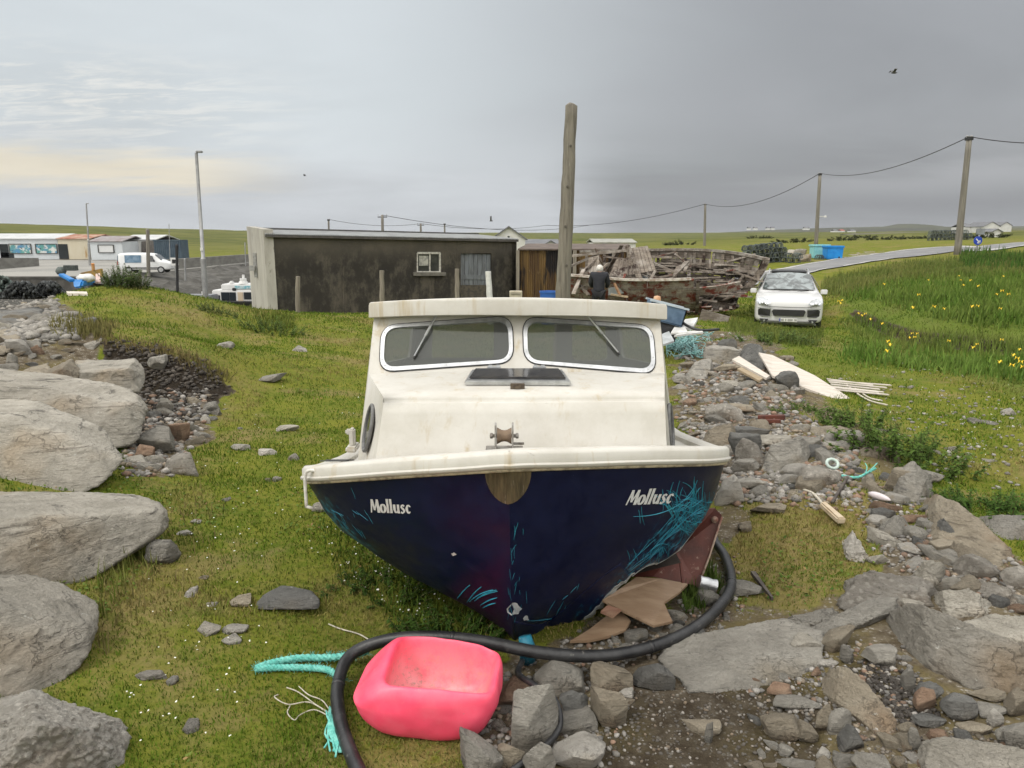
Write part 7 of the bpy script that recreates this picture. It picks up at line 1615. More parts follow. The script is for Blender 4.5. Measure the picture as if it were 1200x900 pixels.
for k, (px, w, lab) in enumerate([(877,3,'leftmost'),(884,4,'second from the left'),(899,3,'third from the left'),(904,4,'fourth from the left'),(943,6,'fifth from the left'),(978,4,'sixth from the left'),(986,4,'seventh from the left'),(998,5,'rightmost')]):
    house('cottage', f'tiny white cottage on the far shore, {lab} of its row', px, px+w, 267.5 if px < 950 else 270.4, 265.8 if px < 950 else 269, 1100 if px < 950 else 640, 8, False, 'white cottages on the far shore', wmat=simple('white cottage wall', (.6, .6, .6)), rmat=simple('red barn roof', (.3, .08, .06)) if px == 986 else SLATE, r_base=269.5 if px < 950 else 272)
# far hills across the bay
def ridge(name, pts, Y, depth, mat):
    x = np.linspace(pts[0][0], pts[-1][0], 160); r_ = np.interp(x, [p[0] for p in pts], [p[1] for p in pts]); b = MB(); vs = []; n1 = 7
    nz = fbm(np.stack([x*.05, x*0, x*0], 1), 4, 8)
    for xx, rw, nn in zip(x, r_, nz):
        t_ = P(xx, rw+nn*.5, Y)
        for k in range(n1):
            f = k/(n1-1); vs.append(Vector((t_.x*(1-.22*(1-f)*depth/Y*2), Y-depth*(1-f), -3+(t_.z+3)*(1-(1-f)**1.8))))
        vs.append(Vector((t_.x*1.2, Y*1.25, -4)))
    n1 += 1; b.add(vs, [(i*n1+k, (i+1)*n1+k, (i+1)*n1+k+1, i*n1+k+1) for i in range(len(x)-1) for k in range(n1-1)]); o = b.build(name, mat, smooth=True); o['kind'] = 'structure'; return o
HILLM = simple('far moorland', (.055, .06, .03), (.03, .032, .022), .006, .95, 0, c3=(.10, .10, .05))
ridge('hills', [(500,281),(620,281),(700,279),(760,276.5),(830,273),(890,270),(950,267.5),(1000,266.5),(1035,265.5),(1048,263),(1056,262),(1066,263.5),(1080,265.5),(1130,266),(1200,265),(1300,262),(1500,262)], 1500, 500, HILLM)
ridge('hills', [(985,275),(1000,273.2),(1060,272),(1100,270.5),(1160,269),(1200,266.8),(1260,266),(1400,265)], 560, 120, simple('near moorland', (.06, .062, .028), (.09, .085, .04), .02, .95, 0))
# ------------------------------------------------------------------ harbour on the left
QZ = -1.5
b = MB(); b.prism([(-130, 62, QZ), (-36, 62, QZ), (-36, 126, QZ), (-130, 126, QZ)], (0, 0, 0), (0, 0, -2.2)); qy = b.build('quay', simple('pale worn concrete', (.26, .25, .225), (.19, .185, .17), .12, .9, .2, 3, None, 0, (.33, .32, .29))); qy['kind'] = 'structure'
STW = simple('dark harbour stone', (.055, .052, .045), (.10, .095, .085), .9, .9, .8, 4, None, 0, (.025, .024, .022))
b = MB(); b.prism([(-130, 61.6, QZ+.06), (-36.3, 61.6, QZ+.06), (-36.3, 61.6, -3.6), (-130, 61.6, -3.6)], (0, 0, 0), (0, .38, 0)); b.box((-83, 61.9, QZ+.12), (94, .7, .16)); tag(b.build('quay_face', STW, loc=(-80, 61.8, -3)), 'dark stone face of the quay at the far left', 'quay wall')
# armour slope below the side of the quay
n_, m_ = 70, 14; vs = []
for i in range(n_+1):
    for j in range(m_+1):
        y = 61.7+i*1.0; x = -36+j*.85; z = -1.75-j*.145; vs.append((x, y, z))
v = np.array(vs); v += np.stack([fbm(v*.55, 3, 2)*.5, fbm(v*.55, 3, 3)*.5, np.abs(fbm(v*.7, 3, 4))*1.0-.2], 1); b = MB(); b.add([Vector(q) for q in v], [(i*(m_+1)+j, (i+1)*(m_+1)+j, (i+1)*(m_+1)+j+1, i*(m_+1)+j+1) for i in range(n_) for j in range(m_)])
ar = b.build('armour_slope', STW); ar['kind'] = 'structure'
GW = simple('grey block wall', (.20, .195, .175), (.14, .135, .12), .7, .9, .4, 5, (1, 1, 3))
b = MB(); b.prism([(-37.4, 79, QZ), (-37.0, 79, QZ), (-37.0, 122, QZ), (-37.4, 122, QZ)], (0, 0, 0), (0, 0, 1.1)); tag(b.build('harbour_wall', GW, loc=(-37.2, 100, QZ)), 'grey parapet wall along the harbour side of the quay', 'wall')
b = MB(); a, c = P(-20, 313, 78), P(43, 310, 90); b.prism([Vector((a.x, a.y, QZ)), Vector((c.x, c.y, QZ)), Vector((c.x, c.y, QZ+.95)), Vector((a.x, a.y, QZ+1.3))], (0, 0, 0), (.0, .5, 0)); tag(b.build('block_wall', GW, loc=(a+c)/2), 'low grey block wall on the quay at the left edge', 'wall')
YB = 115
CREAM = simple('rust stained cream wall', (.50, .46, .36), (.42, .36, .24), .35, .85, .2, 6, (1, 1, .3), 0, (.34, .22, .10)); BLUEW = simple('bluish white wall', (.50, .53, .55), (.44, .47, .49), .4, .85, .2)
def mural():
    t = NT('painted shutter mural'); n = t.noise(1.1, 5, .7); m = t.noise(.6, 4, .6); c = t.mix(t.ramp(m, .4, .6), (.08, .22, .38), (.10, .28, .25)); c = t.mix(t.ramp(n, .5, .58), c, (.55, .56, .54)); c = t.mix(t.ramp(t.noise(2.1, 4, .6), .62, .66), c, (.05, .06, .08)); return t.out(c, .6, spec=.3)
MUR = mural()
ba = house('fish_store', 'long white harbour building with two painted panels and dark doors', -60, 67, 280, 274.5, YB, 9, False, None, BLUEW, simple('pale metal roof', (.45, .46, .46), (.36, .37, .37), .5, .6, .1), wins=[(12,36,286,297,MUR),(43,66.5,286,297,MUR),(-30,-8,286,297,MUR)], doors=[(1.5,9,286,303),(2,16,296,303)], r_base=304, cat='building')
house('rusty_store', 'cream rust stained harbour shed with a red roof and one dark door', 67.4, 104, 280, 275.5, YB-.5, 9, False, None, CREAM, simple('rusty red roof', (.26, .09, .05), (.36, .27, .2), .8, .85, .2), doors=[(70,79,286,303.5)], r_base=304, cat='building')
house('white_store', 'bluish white store with a shuttered hatch left of the van', 105, 142.5, 283, 277.5, YB-3, 8, False, None, BLUEW, simple('mauve grey tiled roof', (.19, .155, .155), (.26, .25, .25), .8, .8, .2), wins=[(116,133,287,296,simple('white hatch shutter', (.55, .56, .56)))], r_base=304.5, cat='building')
house('plain_store', 'plain white store behind the van with a dark emblem painted on it', 143, 182, 281, 276, YB+2, 8, False, None, WHT, simple('pale metal roof', (.45, .46, .46)), doors=[], r_base=304, cat='building')
b = MB(); Yq = YB+1.95
def qd(pts, th=.06): b.prism([P(x, y, Yq) for x, y in pts], (0, 0, 0), (0, -th, 0))
qd([(153,288),(162,288),(162,291),(153,291)]); qd([(154,292),(161,292),(157.5,297)]); tag(b.build('painted_emblem', simple('black emblem paint', (.03, .03, .03))), 'dark shield emblem on the white store wall above the van', 'emblem')
b = MB(); qd([(166,283),(181,282),(181,296),(166,296)], .12); tag(b.build('store_door', simple('dark brown door', (.06, .05, .045), (.12, .11, .1), 1, .7, .2)), 'dark panel in the store wall right of the shield emblem', 'panel')
ct = thing('container', 'dark blue ribbed shipping container at the end of the harbour buildings', 'container', P(198, 302, 108)); b = MB(); a, c = P(181.5, 303, 108), P(213, 303, 108); zt = P(190, 281, 108).z; a.z = c.z = QZ; b.box(((a.x+c.x)/2, 109.3, (QZ+zt)/2), (c.x-a.x, 2.5, zt-QZ)); cb = simple('dark blue container steel', (.035, .06, .085), (.06, .09, .115), 1, .6, .2); b.build('shell', cb, ct, world=True)
b = MB()
for k in range(14): x = a.x+(c.x-a.x)*(k+.5)/14; b.box((x, 108.02, (QZ+zt)/2), (.12, .08, zt-QZ-.2))
b.build('ribs', cb, ct, world=True); b = MB(); b.box(((a.x+c.x)/2, 108.0, zt-.06), (c.x-a.x+.1, .16, .14)); b.build('top_rail', cb, ct, world=True)
# van
van = thing('van', 'white delivery van parked on the quay with blue tinted windows', 'van', (P(166, 318, 72).x+.4, 72.5, QZ), math.radians(98)); VP = simple('white van paint', (.66, .67, .67), (.62, .63, .63), 2, .3, 0)
stv = [(-2.45,.42,.80,.62,.70,.80,.5),(-2.38,.35,.95,.84,.86,.95,.6),(-2.05,.30,1.08,.92,.92,1.08,.7),(-1.6,.30,1.14,.94,.94,1.20,.75),(-.95,.30,1.16,.95,.95,1.86,.78),(-.5,.30,1.16,.95,.95,1.95,.80),(1.2,.30,1.16,.95,.95,1.98,.82),(2.3,.32,1.16,.94,.94,1.94,.82),(2.45,.36,1.10,.92,.92,1.86,.80)]
vehicle_body(stv, VP, van); BG = simple('blue tinted van glass', (.06, .13, .20), (.14, .22, .30), 2, .1, 0)
for sx in (-1, 1):
    loop_panel([(sx*.955,-.98,1.12),(sx*.955,-.25,1.14),(sx*.86,-.25,1.68),(sx*.86,-.80,1.68)], 'side_window', DKG, van, (sx*.02, 0, 0)); loop_panel([(sx*.965,.25,1.02),(sx*.965,1.75,1.02),(sx*.88,1.75,1.74),(sx*.88,.25,1.74)], 'side_window', BG, van, (sx*.02, 0, 0))
    for y in (-1.5, 1.45): wheel(sx*.86, y, .34, .22, van)
    b = MB(); b.box((sx*.80, 2.47, .98), (.12, .04, .34)); b.build('tail_light', simple('red lamp lens', (.35, .02, .02)), van); b = MB(); b.box((sx*.965, .1, .52), (.03, 3.0, .10)); b.build('side_strip', BLK, van); b = MB(); b.box((sx*1.05, -.98, 1.20), (.14, .10, .22)); b.build('door_mirror', BLK, van, bevel=.02)
loop_panel([(-.78,2.47,1.08),(.78,2.47,1.08),(.72,2.44,1.70),(-.72,2.44,1.70)], 'rear_window', BG, van, (0, .02, 0)); loop_panel([(-.78,-1.55,1.22),(.78,-1.55,1.22),(.68,-.98,1.78),(-.68,-.98,1.78)], 'windscreen', DKG, van, (0, -.03, .03)); b = MB(); b.box((0, 2.50, .45), (1.7, .10, .2)); b.build('bumper', BLK, van, bevel=.03)
b = MB(); b.box((0, 2.49, .82), (.52, .02, .11)); b.build('number_plate', simple('white number plate', (.62, .62, .58)), van)
# street lamps, masts
GALV = simple('galvanised lamp steel', (.34, .345, .34), (.26, .26, .26), 3, .45, .1, 30, None, .5)
def lamp(px0, r0, px1, r1, Y, zb, r, label):
    t_, q = P(px0, r0, Y), P(px1, r1, Y); q.z = zb; q.x = t_.x+(q.x-t_.x)*1; o = thing('street_lamp', label, 'street lamp', q, 0, 'street lamps on the harbour'); b = MB(); m = q.lerp(t_, .36); b.tube([q, m], r*1.45, 12); b.tube([m, m.lerp(t_, .01), t_], [r*1.45, r, r*.75], 12); b.build('pole', GALV, o, smooth=True, world=True, auto=.7)
    b = MB(); b.bar(t_, t_+Vector((.10, -.03, .03)), .07, .07); b.box(t_+Vector((.18, -.05, .04)), (.34, .22, .10)); b.build('lamp_head', GALV, o, world=True, bevel=.04); b = MB(); b.box(q.lerp(t_, .1)+Vector((0, -r*1.45, 0)), (.12, .04, .5)); b.build('service_door', GALV, o, world=True); b = MB(); b.box(q.lerp(t_, .42)+Vector((.0, -r-.02, 0)), (.14, .04, .16)); b.build('number_tag', simple('pale tag', (.6, .6, .56)), o, world=True)
lamp(230, 179, 241, 353, 39, -2.2, .10, 'tall street lamp rising from the harbour left of the shed'); lamp(101, 239, 105.5, 311, 92, QZ, .10, 'smaller street lamp on the quay in front of the harbour buildings')
def mast(px, r0, r1, Y, r, label, mat, zb=None, grp='posts round the harbour'):
    t_, q = P(px-1, r0, Y), P(px, r1, Y); q.z = zb if zb is not None else q.z; b = MB(); b.tube([q, q.lerp(t_, .97), t_], [r, r*.95, r*.55], 8); tag(b.build('mooring_post', mat, loc=q), label, 'post', grp)
mast(174, 268, 322, 66, .17, 'thick brown post standing in front of the van', PT, QZ); mast(208, 286, 344, 50, .10, 'dark post rising below the container', BLK); mast(217.5, 303, 329, 62, .09, 'thin pale post right of the white notice', GALV); mast(199, 262, 304, 104, .05, 'thin aerial in front of the container', GALV, QZ); mast(288, 284, 312, 90, .07, 'pale thin post on the harbour wall near the shed', GALV, QZ)
b = MB(); q = P(204.5, 306.5, 60); b.box(q, (.62, .05, .62)); wn_ = b.build('notice_board', simple('white notice board', (.60, .60, .58))); tag(wn_, 'square white notice board with a dark symbol by the harbour', 'notice'); b = MB(); b.box(q+Vector((-.05, -.04, .02)), (.26, .03, .30)); b.box(q+Vector((.12, -.04, .08)), (.12, .03, .12)); b.build('symbol', BLK, wn_); b = MB(); b.box(q+Vector((0, .06, -1.4)), (.10, .06, 2.4)); b.build('leg', GALV, wn_)
b = MB(); a, c = P(93, 316, 63), P(118, 310, 64.5); b.prism([Vector((a.x, a.y, QZ)), Vector((c.x, c.y, QZ)), Vector((c.x, c.y, QZ+.75)), Vector((a.x, a.y, QZ+.45))], (0, 0, 0), (0, .3, 0)); tag(b.build('yellow_kerb', simple('faded yellow block', (.42, .26, .06), (.3, .2, .1), 2, .8, .2), bevel=.04), 'faded yellow barrier block on the quay edge', 'barrier')
b = MB(); q = P(109, 311.5, 63); b.tube([q+Vector((0, 0, -.4)), q+Vector((0, 0, .15))], .13, 10); b.lathe([(0, 0), (.17, 0), (.08, .07), (0, .07)], q+Vector((0, 0, .15)), 10); tag(b.build('bollard', simple('orange bollard', (.48, .2, .05), (.4, .25, .1), 3, .7, .1), smooth=True, auto=.6), 'orange bollard standing against the yellow barrier block', 'bollard')
b = MB(); q = P(83, 314, 62.5); b.box(q, (1.0, .5, .45)); [b.box(q+Vector((dx, -.26, 0)), (.06, .04, .4)) for dx in (-.36, -.12, .12, .36)]; tag(b.build('pot_crate', POTM, bevel=.03), 'dark slatted crate on the quay edge', 'crate')
b = MB(); q = P(71.5, 318, 62.5); b.lathe([(0, -.3), (.3, -.25), (.42, 0), (.36, .2), (.2, .38), (0, .4)], q, 12); tag(b.build('rope_coil', POTM, smooth=True), 'round dark coil of rope on the quay edge', 'rope')
# nets piled under the quay
def net_heap(px0, px1, r0, r1, Y, label, col, seed, n=170):
    b = MB(); r_ = random.Random(seed)
    for k in range(n):
        x = r_.uniform(px0, px1); e = 1-abs((x-(px0+px1)/2)/((px1-px0)/2))**3; t_ = r1+(r0-r1)*e*r_.uniform(.55, 1.05); L = []; xx = x
        for j in range(5): L.append(P(xx, t_+(r1+2-t_)*j/4, Y+r_.uniform(-.7, .7))); xx += r_.gauss(0, 2.2)
        b.tube(spline(L, 3), r_.uniform(.02, .06), 4)
    tag(b.build('net_heap', col, smooth=True), label, 'net heap', 'fishing nets piled below the quay')
NETD = simple('black fishing net', (.018, .02, .02), (.05, .055, .055), 3, .9, .5, 8, None, 0, (.26, .27, .26)); NETG = simple('green grey fishing net', (.06, .085, .075), (.11, .13, .115), 3, .9, .5, 8, None, 0, (.25, .27, .25))
net_heap(-30, 22, 324, 347, 24, 'green grey heap of fishing nets at the left edge', NETG, 2); net_heap(4, 46, 330, 347, 22.5, 'black heap of fishing nets in front of the green grey heap', NETD, 3); net_heap(36, 76, 330, 346, 23, 'black heap of fishing nets nearest the blue skip', NETD, 4)
bs = thing('barrow', 'blue tipped barrow with a long blue handle below the quay', 'barrow', P(90, 340, 20)); b = MB(); w4 = [P(84,328,20.0), P(97,328,19.9), P(95,337.5,19.8), P(85,338,19.8)]; b.prism(w4, (0, 0, 0), (0, .7, .06)); BLU = simple('bright blue paint', (.01, .15, .42), (.015, .19, .50), 4, .45, .1); b.build('tray', BLU, bs, world=True, bevel=.05); b = MB(); b.bar(P(85,329,20), P(72,322,20.6), .16, .08); b.build('handle', BLU, bs, world=True, bevel=.02)
b = MB(); q = P(101, 326, 20.2); u, tri = ico(3); b.add([Vector(p) for p in u*np.array([.24, .2, .12])*(1+fbm(u*2, 3, 3)*.4)[:, None]+np.array(q[:])], [tuple(t_) for t_ in tri]); tag(b.build('white_sack', wf_, smooth=True), 'white sack beside the blue barrow', 'sack')
sheet_thing('pink_board', 'pinkish board leaning right of the white sack', [P(112,330,20.5), P(118,330,20.5), P(117,320,21), P(112,321,21)], simple('pinkish board', (.42, .30, .27), (.5, .4, .36), 5, .8, .2), .05, 'board'); sheet_thing('pale_board', 'long pale board lying on the crest of the mound', [G(80,347), G(103,347.5), G(102,345), G(78,344.4)], WHITEB, .06, 'board', None, (0, 0, 1))
# moored passenger boat
fb = thing('moored_boat', 'white passenger boat with a dark hull moored in the harbour', 'boat', P(278, 356, 45)); WB = simple('white boat paint', (.64, .64, .63), (.58, .58, .57), 2, .4, .1)
def bx(name, px0, px1, r0, r1, Y, d, mat, par=fb, bev=.06): b = MB(); a, c = P(px0, r1, Y), P(px1, r0, Y); b.box(((a.x+c.x)/2, Y+d/2, (a.z+c.z)/2), (c.x-a.x, d, c.z-a.z)); return b.build(name, mat, par, world=True, bevel=bev)
b = MB(); a, c = P(249, 355, 44.6), P(322, 355, 44.6); zt, zb_ = P(249, 353.5, 44.6).z, -3.0; b.add([(a.x,44.2,zt),(c.x,44.2,zt),(c.x+.3,46.5,zt+.1),(a.x-.5,46.5,zt),(a.x+.3,44.6,zb_),(c.x,44.6,zb_),(c.x,46.2,zb_),(a.x+.2,46.2,zb_)], [(0,1,5,4),(1,2,6,5),(2,3,7,6),(3,0,4,7),(0,3,2,1),(4,5,6,7)]); b.build('hull', BLK, fb, world=True, bevel=.08)
cab = bx('cabin', 249, 318, 340, 354.5, 44.9, 1.6, WB); bx('upper_deck', 259, 318, 333, 340.5, 45.0, 1.4, WB)
for x0, x1, t0, t1 in ((250.5,257.5,346,352.5),(259.5,268.5,342.5,352.5),(269.5,276,342.5,352.5),(286,298,342.5,351)): bx('window', x0, x1, t0, t1, 44.87, .05, DARKW, cab if False else fb, .01)
bx('door_panel', 279, 284.5, 342.5, 354, 44.86, .06, simple('pale tan door', (.45, .37, .27)), fb, .01); tag(bx('name_board', 275, 296, 335, 338.5, 44.96, .05, simple('teal lettering board', (.10, .32, .38), (.5, .56, .57), 6, .5, 0), fb, .01), 'teal lettered board'); bx('dark_tyre', 272, 276, 337.5, 341, 44.88, .1, BLK, fb, .03); bx('dark_tyre', 294, 298, 337, 340.5, 44.88, .1, BLK, fb, .03)
bx('mast', 284.2, 286, 322, 333, 45.3, .1, WB, fb, .01); b = MB(); b.lathe([(0, -.1), (.2, -.1), (.2, .1), (0, .1)], P(285, 328, 45.3), 12); b.lathe([(0, -.05), (.3, -.05), (.24, .1), (0, .12)], P(285, 331.5, 45.3), 12); b.build('radar', WB, fb, world=True, smooth=True, auto=.6); bx('life_raft', 268, 272, 329.5, 333.5, 45.2, .4, WB, fb, .06)
ob = thing('small_boat', 'grey dinghy with an orange cover moored beside the street lamp', 'boat', P(226, 350, 42)); bx('hull', 212, 247, 346, 353, 42.5, 1.2, simple('grey dinghy hull', (.14, .15, .16), (.2, .2, .21), 2, .6, .1), ob); bx('cover', 217, 225, 347.5, 350.5, 42.4, .3, simple('orange cover', (.55, .10, .06)), ob); bx('console', 236, 240, 340.5, 347, 42.6, .5, WB, ob)

# ------------------------------------------------------------------ birds
def bird(px, py, Y, span, label, flap=.2):
    q = P(px, py, Y); b = MB(); b.tube([q+Vector((-.18*span, 0, 0)), q+Vector((-.05*span, 0, .01)), q+Vector((.1*span, 0, .01)), q+Vector((.2*span, 0, .02))], [.01, .055*span, .05*span, .01], 8)
    for s_ in (-1, 1): b.add([q+Vector((-.1*span, 0, .02)), q+Vector((.06*span, 0, .02)), q+Vector((.05*span, s_*.28*span, flap*span)), q+Vector((-.06*span, s_*.5*span, flap*.5*span)), q+Vector((-.10*span, s_*.26*span, flap*.9*span))], [(0, 1, 2, 4), (4, 2, 3)])
    o = b.build('bird', simple('dark bird plumage', (.05, .05, .05), (.1, .1, .1), 9, .8, .1)); o.modifiers.new('t', 'SOLIDIFY').thickness = .01; tag(o, label, 'bird')
bird(1047.5, 85.5, 40, .9, 'dark bird flying high in the right part of the sky'); bird(357, 206, 60, .6, 'tiny bird flying over the left end of the shed'); bird(575.5, 259, 60, .8, 'gull flying low above the right end of the shed roof', .5)
# ------------------------------------------------------------------ taller plants
def px_samples(poly, n, seed):
    r = np.random.default_rng(seed); poly = np.array(poly, float); x = r.uniform(poly[:, 0].min(), poly[:, 0].max(), n*3); y = r.uniform(poly[:, 1].min(), poly[:, 1].max(), n*3)
    k = poly_sd(x, y, poly) > r.uniform(-4, 4, len(x)); X, Y, ok = Gn(x[k][:n], y[k][:n]); return X[ok], Y[ok]
def tall(name, poly, n, l0, l1, wid, cols, seed, lean=.4, tip=.1, bend=.3, clump=.0):
    X, Y = px_samples(poly, n, seed)
    p3 = np.stack([X, Y, X*0], 1)
    if clump: k = fbm(p3*1.2, 3, seed) > RNG.uniform(-clump, clump*.5, len(X)); X, Y, p3 = X[k], Y[k], p3[k]
    m = len(X); f = np.clip(.5+fbm(p3*.9, 3, seed+1)+RNG.normal(0, .18, m), 0, 1); c = lerp3(f, cols[0], cols[1])*RNG.uniform(.7, 1.3, m)[:, None]
    return blades(name, X, Y, height(X, Y)-.02, RNG.uniform(l0, l1, m)*(1+.35*fbm(p3*.6, 2, seed+2)), wid*RNG.uniform(.7, 1.3, m), np.abs(RNG.normal(0, lean*.6, m)).clip(.03, .85), c, GRASS, tip=tip, bend=bend)
IRG = ((.065, .125, .018), (.135, .185, .04))
tall('iris_leaves', [(992,352),(1030,334),(1060,327),(1120,318),(1230,316),(1230,384),(1165,386),(1118,378),(1060,362),(1012,350)], 13000, .16, .42, .03, IRG, 1, .8, .15, .45, .8)
tall('iris_leaves', [(985,418),(1000,408),(1030,412),(1062,418),(1100,422),(1230,424),(1230,452),(1185,448),(1110,438),(1040,430),(1000,428)], 2400, .14, .34, .022, ((.075, .145, .022), (.14, .21, .045)), 2, .75, .15, .4, .8)
tall('iris_leaves', [(1124,302),(1150,298),(1190,302),(1215,306),(1215,318),(1130,317)], 1300, .3, .65, .05, ((.035, .085, .015), (.07, .125, .025)), 3, .3, .1)
tall('long_grass', [(968,330),(1060,310),(1210,300),(1210,318),(1060,328),(990,348),(962,345)], 10000, .2, .42, .03, ((.095, .135, .03), (.16, .17, .05)), 4, .5, .35)
tall('long_grass', [(855,378),(880,376),(905,384),(965,388),(960,408),(925,404),(880,394),(850,390)], 2400, .10, .24, .014, ((.07, .10, .02), (.13, .155, .04)), 5, .6, .2, .3, .6)
tall('long_grass', [(980,378),(1010,372),(1060,390),(1200,405),(1200,420),(1060,412),(1000,396)], 1800, .15, .3, .02, ((.085, .135, .025), (.15, .18, .045)), 6, .7, .15)
tall('long_grass', [(110,396),(180,404),(230,420),(272,445),(262,452),(225,432),(175,414),(112,404)], 1500, .06, .17, .012, ((.10, .09, .035), (.17, .135, .06)), 7, .9, .4, .85)
tall('long_grass', [(195,625),(250,560),(300,560),(270,680),(190,700),(120,780),(105,700)], 900, .06, .16, .006, ((.13, .13, .04), (.20, .165, .07)), 8, .6, .4, .3, .3)
tall('long_grass', [(110,688),(205,620),(235,600),(225,640),(150,700),(120,740)], 160, .06, .16, .007, ((.09, .12, .02), (.16, .15, .05)), 9, .5, .3, .3, .3)
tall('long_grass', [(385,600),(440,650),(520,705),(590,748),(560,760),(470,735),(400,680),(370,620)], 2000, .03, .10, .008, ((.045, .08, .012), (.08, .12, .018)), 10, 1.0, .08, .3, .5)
tall('long_grass', [(800,692),(830,664),(848,690),(824,718),(800,722)], 700, .05, .15, .006, ((.05, .09, .015), (.09, .12, .03)), 11, .6, .1)
tall('long_grass', [(860,560),(1000,560),(1030,660),(960,710),(860,720)], 2600, .015, .05, .006, ((.12, .12, .025), (.20, .155, .06)), 12, 1.2, .4, .3, .5)
tall('long_grass', [(120,400),(60,395),(60,380),(110,372),(140,385)], 500, .1, .22, .02, ((.11, .12, .035), (.17, .15, .06)), 13, .6, .3)
tall('long_grass', [(285,360),(345,368),(345,388),(300,384),(270,372)], 1000, .07, .2, .018, ((.08, .11, .02), (.15, .16, .04)), 14, .7, .25, .3, .6)
def clover(n=26000):
    r = np.random.default_rng(77); az = r.uniform(-.7, .7, n); rad = np.exp(r.uniform(math.log(1.8), math.log(11), n)); x, y = rad*np.sin(az), rad*np.cos(az); p3 = np.stack([x, y, x*0], 1)
    k = (fbm(p3*1.7, 4, 91) > .02) & ((zone_at(Z_SOIL, x, y)+zone_at(m_stony, x, y)) < .3); x, y, rad = x[k], y[k], rad[k]; n = len(x); z = height(x, y)+r.uniform(.006, .022, n); s_ = r.uniform(.005, .012, n)*(1+.05*rad); a = r.uniform(0, 6.28, n); V = np.empty((n, 5, 3)); tl = r.normal(0, .35, (n, 2))
    for j, (du, dv) in enumerate(((-1, 0), (-.2, -.7), (1, 0), (-.2, .7), (.1, 0))):
        ox, oy = s_*(du*np.cos(a)-dv*np.sin(a)), s_*(du*np.sin(a)+dv*np.cos(a)); V[:, j] = np.stack([x+ox, y+oy, z+ox*tl[:, 0]+oy*tl[:, 1]+(s_*.3 if j == 4 else 0)], 1)
    i = (np.arange(n)*5)[:, None]; T = np.concatenate([i+[0, 1, 4], i+[1, 2, 4], i+[2, 3, 4], i+[3, 0, 4]], 1).reshape(-1, 3); me = np_mesh('clover', V.reshape(-1, 3), tris=T)
    c = lerp3(r.uniform(0, 1, n), (.05, .095, .018), (.12, .165, .035)); brown = r.random(n) < .14; c[brown] = np.array([.20, .14, .06])*r.uniform(.6, 1.2, (brown.sum(), 1)); set_col(me, 'tint', np.concatenate([np.repeat(c, 5, 0), np.ones((n*5, 1))], 1)); me.materials.append(GRASS); o = link(bpy.data.objects.new('clover', me)); o['kind'] = 'stuff'
clover()
# leafy weeds: nettle like stems with many leaves
def leaf_plant(name, label, cat, px, py, w, h, n, cols, seed, group=None, leaf=.035, stems=24, loc=None):
    r = np.random.default_rng(seed); q = loc or G(px, py); o = thing(name, label, cat, q, 0, group); V, T, C = [], [], []; b = MB()
    for s_ in range(stems):
        a, rad = r.uniform(0, 6.28), w/2*math.sqrt(r.uniform(0, 1)); x, y = rad*math.cos(a), rad*math.sin(a)*.7; z0 = H(q.x+x, q.y+y)-q.z-.03; hh = h*r.uniform(.55, 1.05)*(1-.5*(rad/(w/2))**2); lx, ly = r.normal(0, .12)*hh+x*.25, r.normal(0, .12)*hh+y*.25
        st = [Vector((x+lx*t_*t_, y+ly*t_*t_, z0+hh*t_)) for t_ in (0, .35, .7, 1)]; b.tube(st, [.004, .0035, .003, .0015], 4)
        for k in range(n//stems):
            t_ = r.uniform(.15, 1)**.8; p = np.array([x+lx*t_*t_, y+ly*t_*t_, z0+hh*t_]); an = r.uniform(0, 6.28); L = leaf*r.uniform(.6, 1.3)*(1.25-.6*t_); d = np.array([math.cos(an), math.sin(an), r.uniform(-.5, .5)]); d /= np.linalg.norm(d); sd2 = np.cross(d, [0, 0, 1]); sd2 /= np.linalg.norm(sd2); i0 = len(V)*5
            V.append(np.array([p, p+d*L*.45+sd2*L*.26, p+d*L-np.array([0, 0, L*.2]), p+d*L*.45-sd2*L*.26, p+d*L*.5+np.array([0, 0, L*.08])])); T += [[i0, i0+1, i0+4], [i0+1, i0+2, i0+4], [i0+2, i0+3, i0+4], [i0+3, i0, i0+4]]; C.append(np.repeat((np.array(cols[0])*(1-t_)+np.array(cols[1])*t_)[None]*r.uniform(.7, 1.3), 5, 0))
    b.build('plant_stems', simple('green stem', (.06, .08, .02), (.10, .09, .03), 9, .8, .1), o)  # bare stems only, the leaves are a mesh of their own
    me = np_mesh('foliage', np.concatenate(V), tris=np.array(T)); set_col(me, 'tint', np.concatenate([np.concatenate(C), np.ones((len(V)*5, 1))], 1)); me.materials.append(GRASS); l_ = link(bpy.data.objects.new('foliage', me)); l_.parent = o; return o
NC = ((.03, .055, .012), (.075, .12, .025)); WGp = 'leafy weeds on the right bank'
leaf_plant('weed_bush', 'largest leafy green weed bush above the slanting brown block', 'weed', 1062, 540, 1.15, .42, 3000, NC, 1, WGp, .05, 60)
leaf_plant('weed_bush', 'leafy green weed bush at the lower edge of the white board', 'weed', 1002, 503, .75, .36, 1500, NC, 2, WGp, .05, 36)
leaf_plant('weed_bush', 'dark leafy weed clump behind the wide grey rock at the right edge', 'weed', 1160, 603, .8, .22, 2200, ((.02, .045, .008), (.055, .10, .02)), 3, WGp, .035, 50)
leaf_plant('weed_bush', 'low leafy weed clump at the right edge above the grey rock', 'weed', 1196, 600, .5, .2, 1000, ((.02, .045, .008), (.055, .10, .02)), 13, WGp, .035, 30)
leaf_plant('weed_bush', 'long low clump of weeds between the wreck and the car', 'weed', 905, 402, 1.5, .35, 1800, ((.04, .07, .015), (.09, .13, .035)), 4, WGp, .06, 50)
leaf_plant('weed_bush', 'low weed tuft on the mossy rubble left of the white board tip', 'weed', 940, 482, .7, .16, 900, NC, 5, WGp, .035, 30)
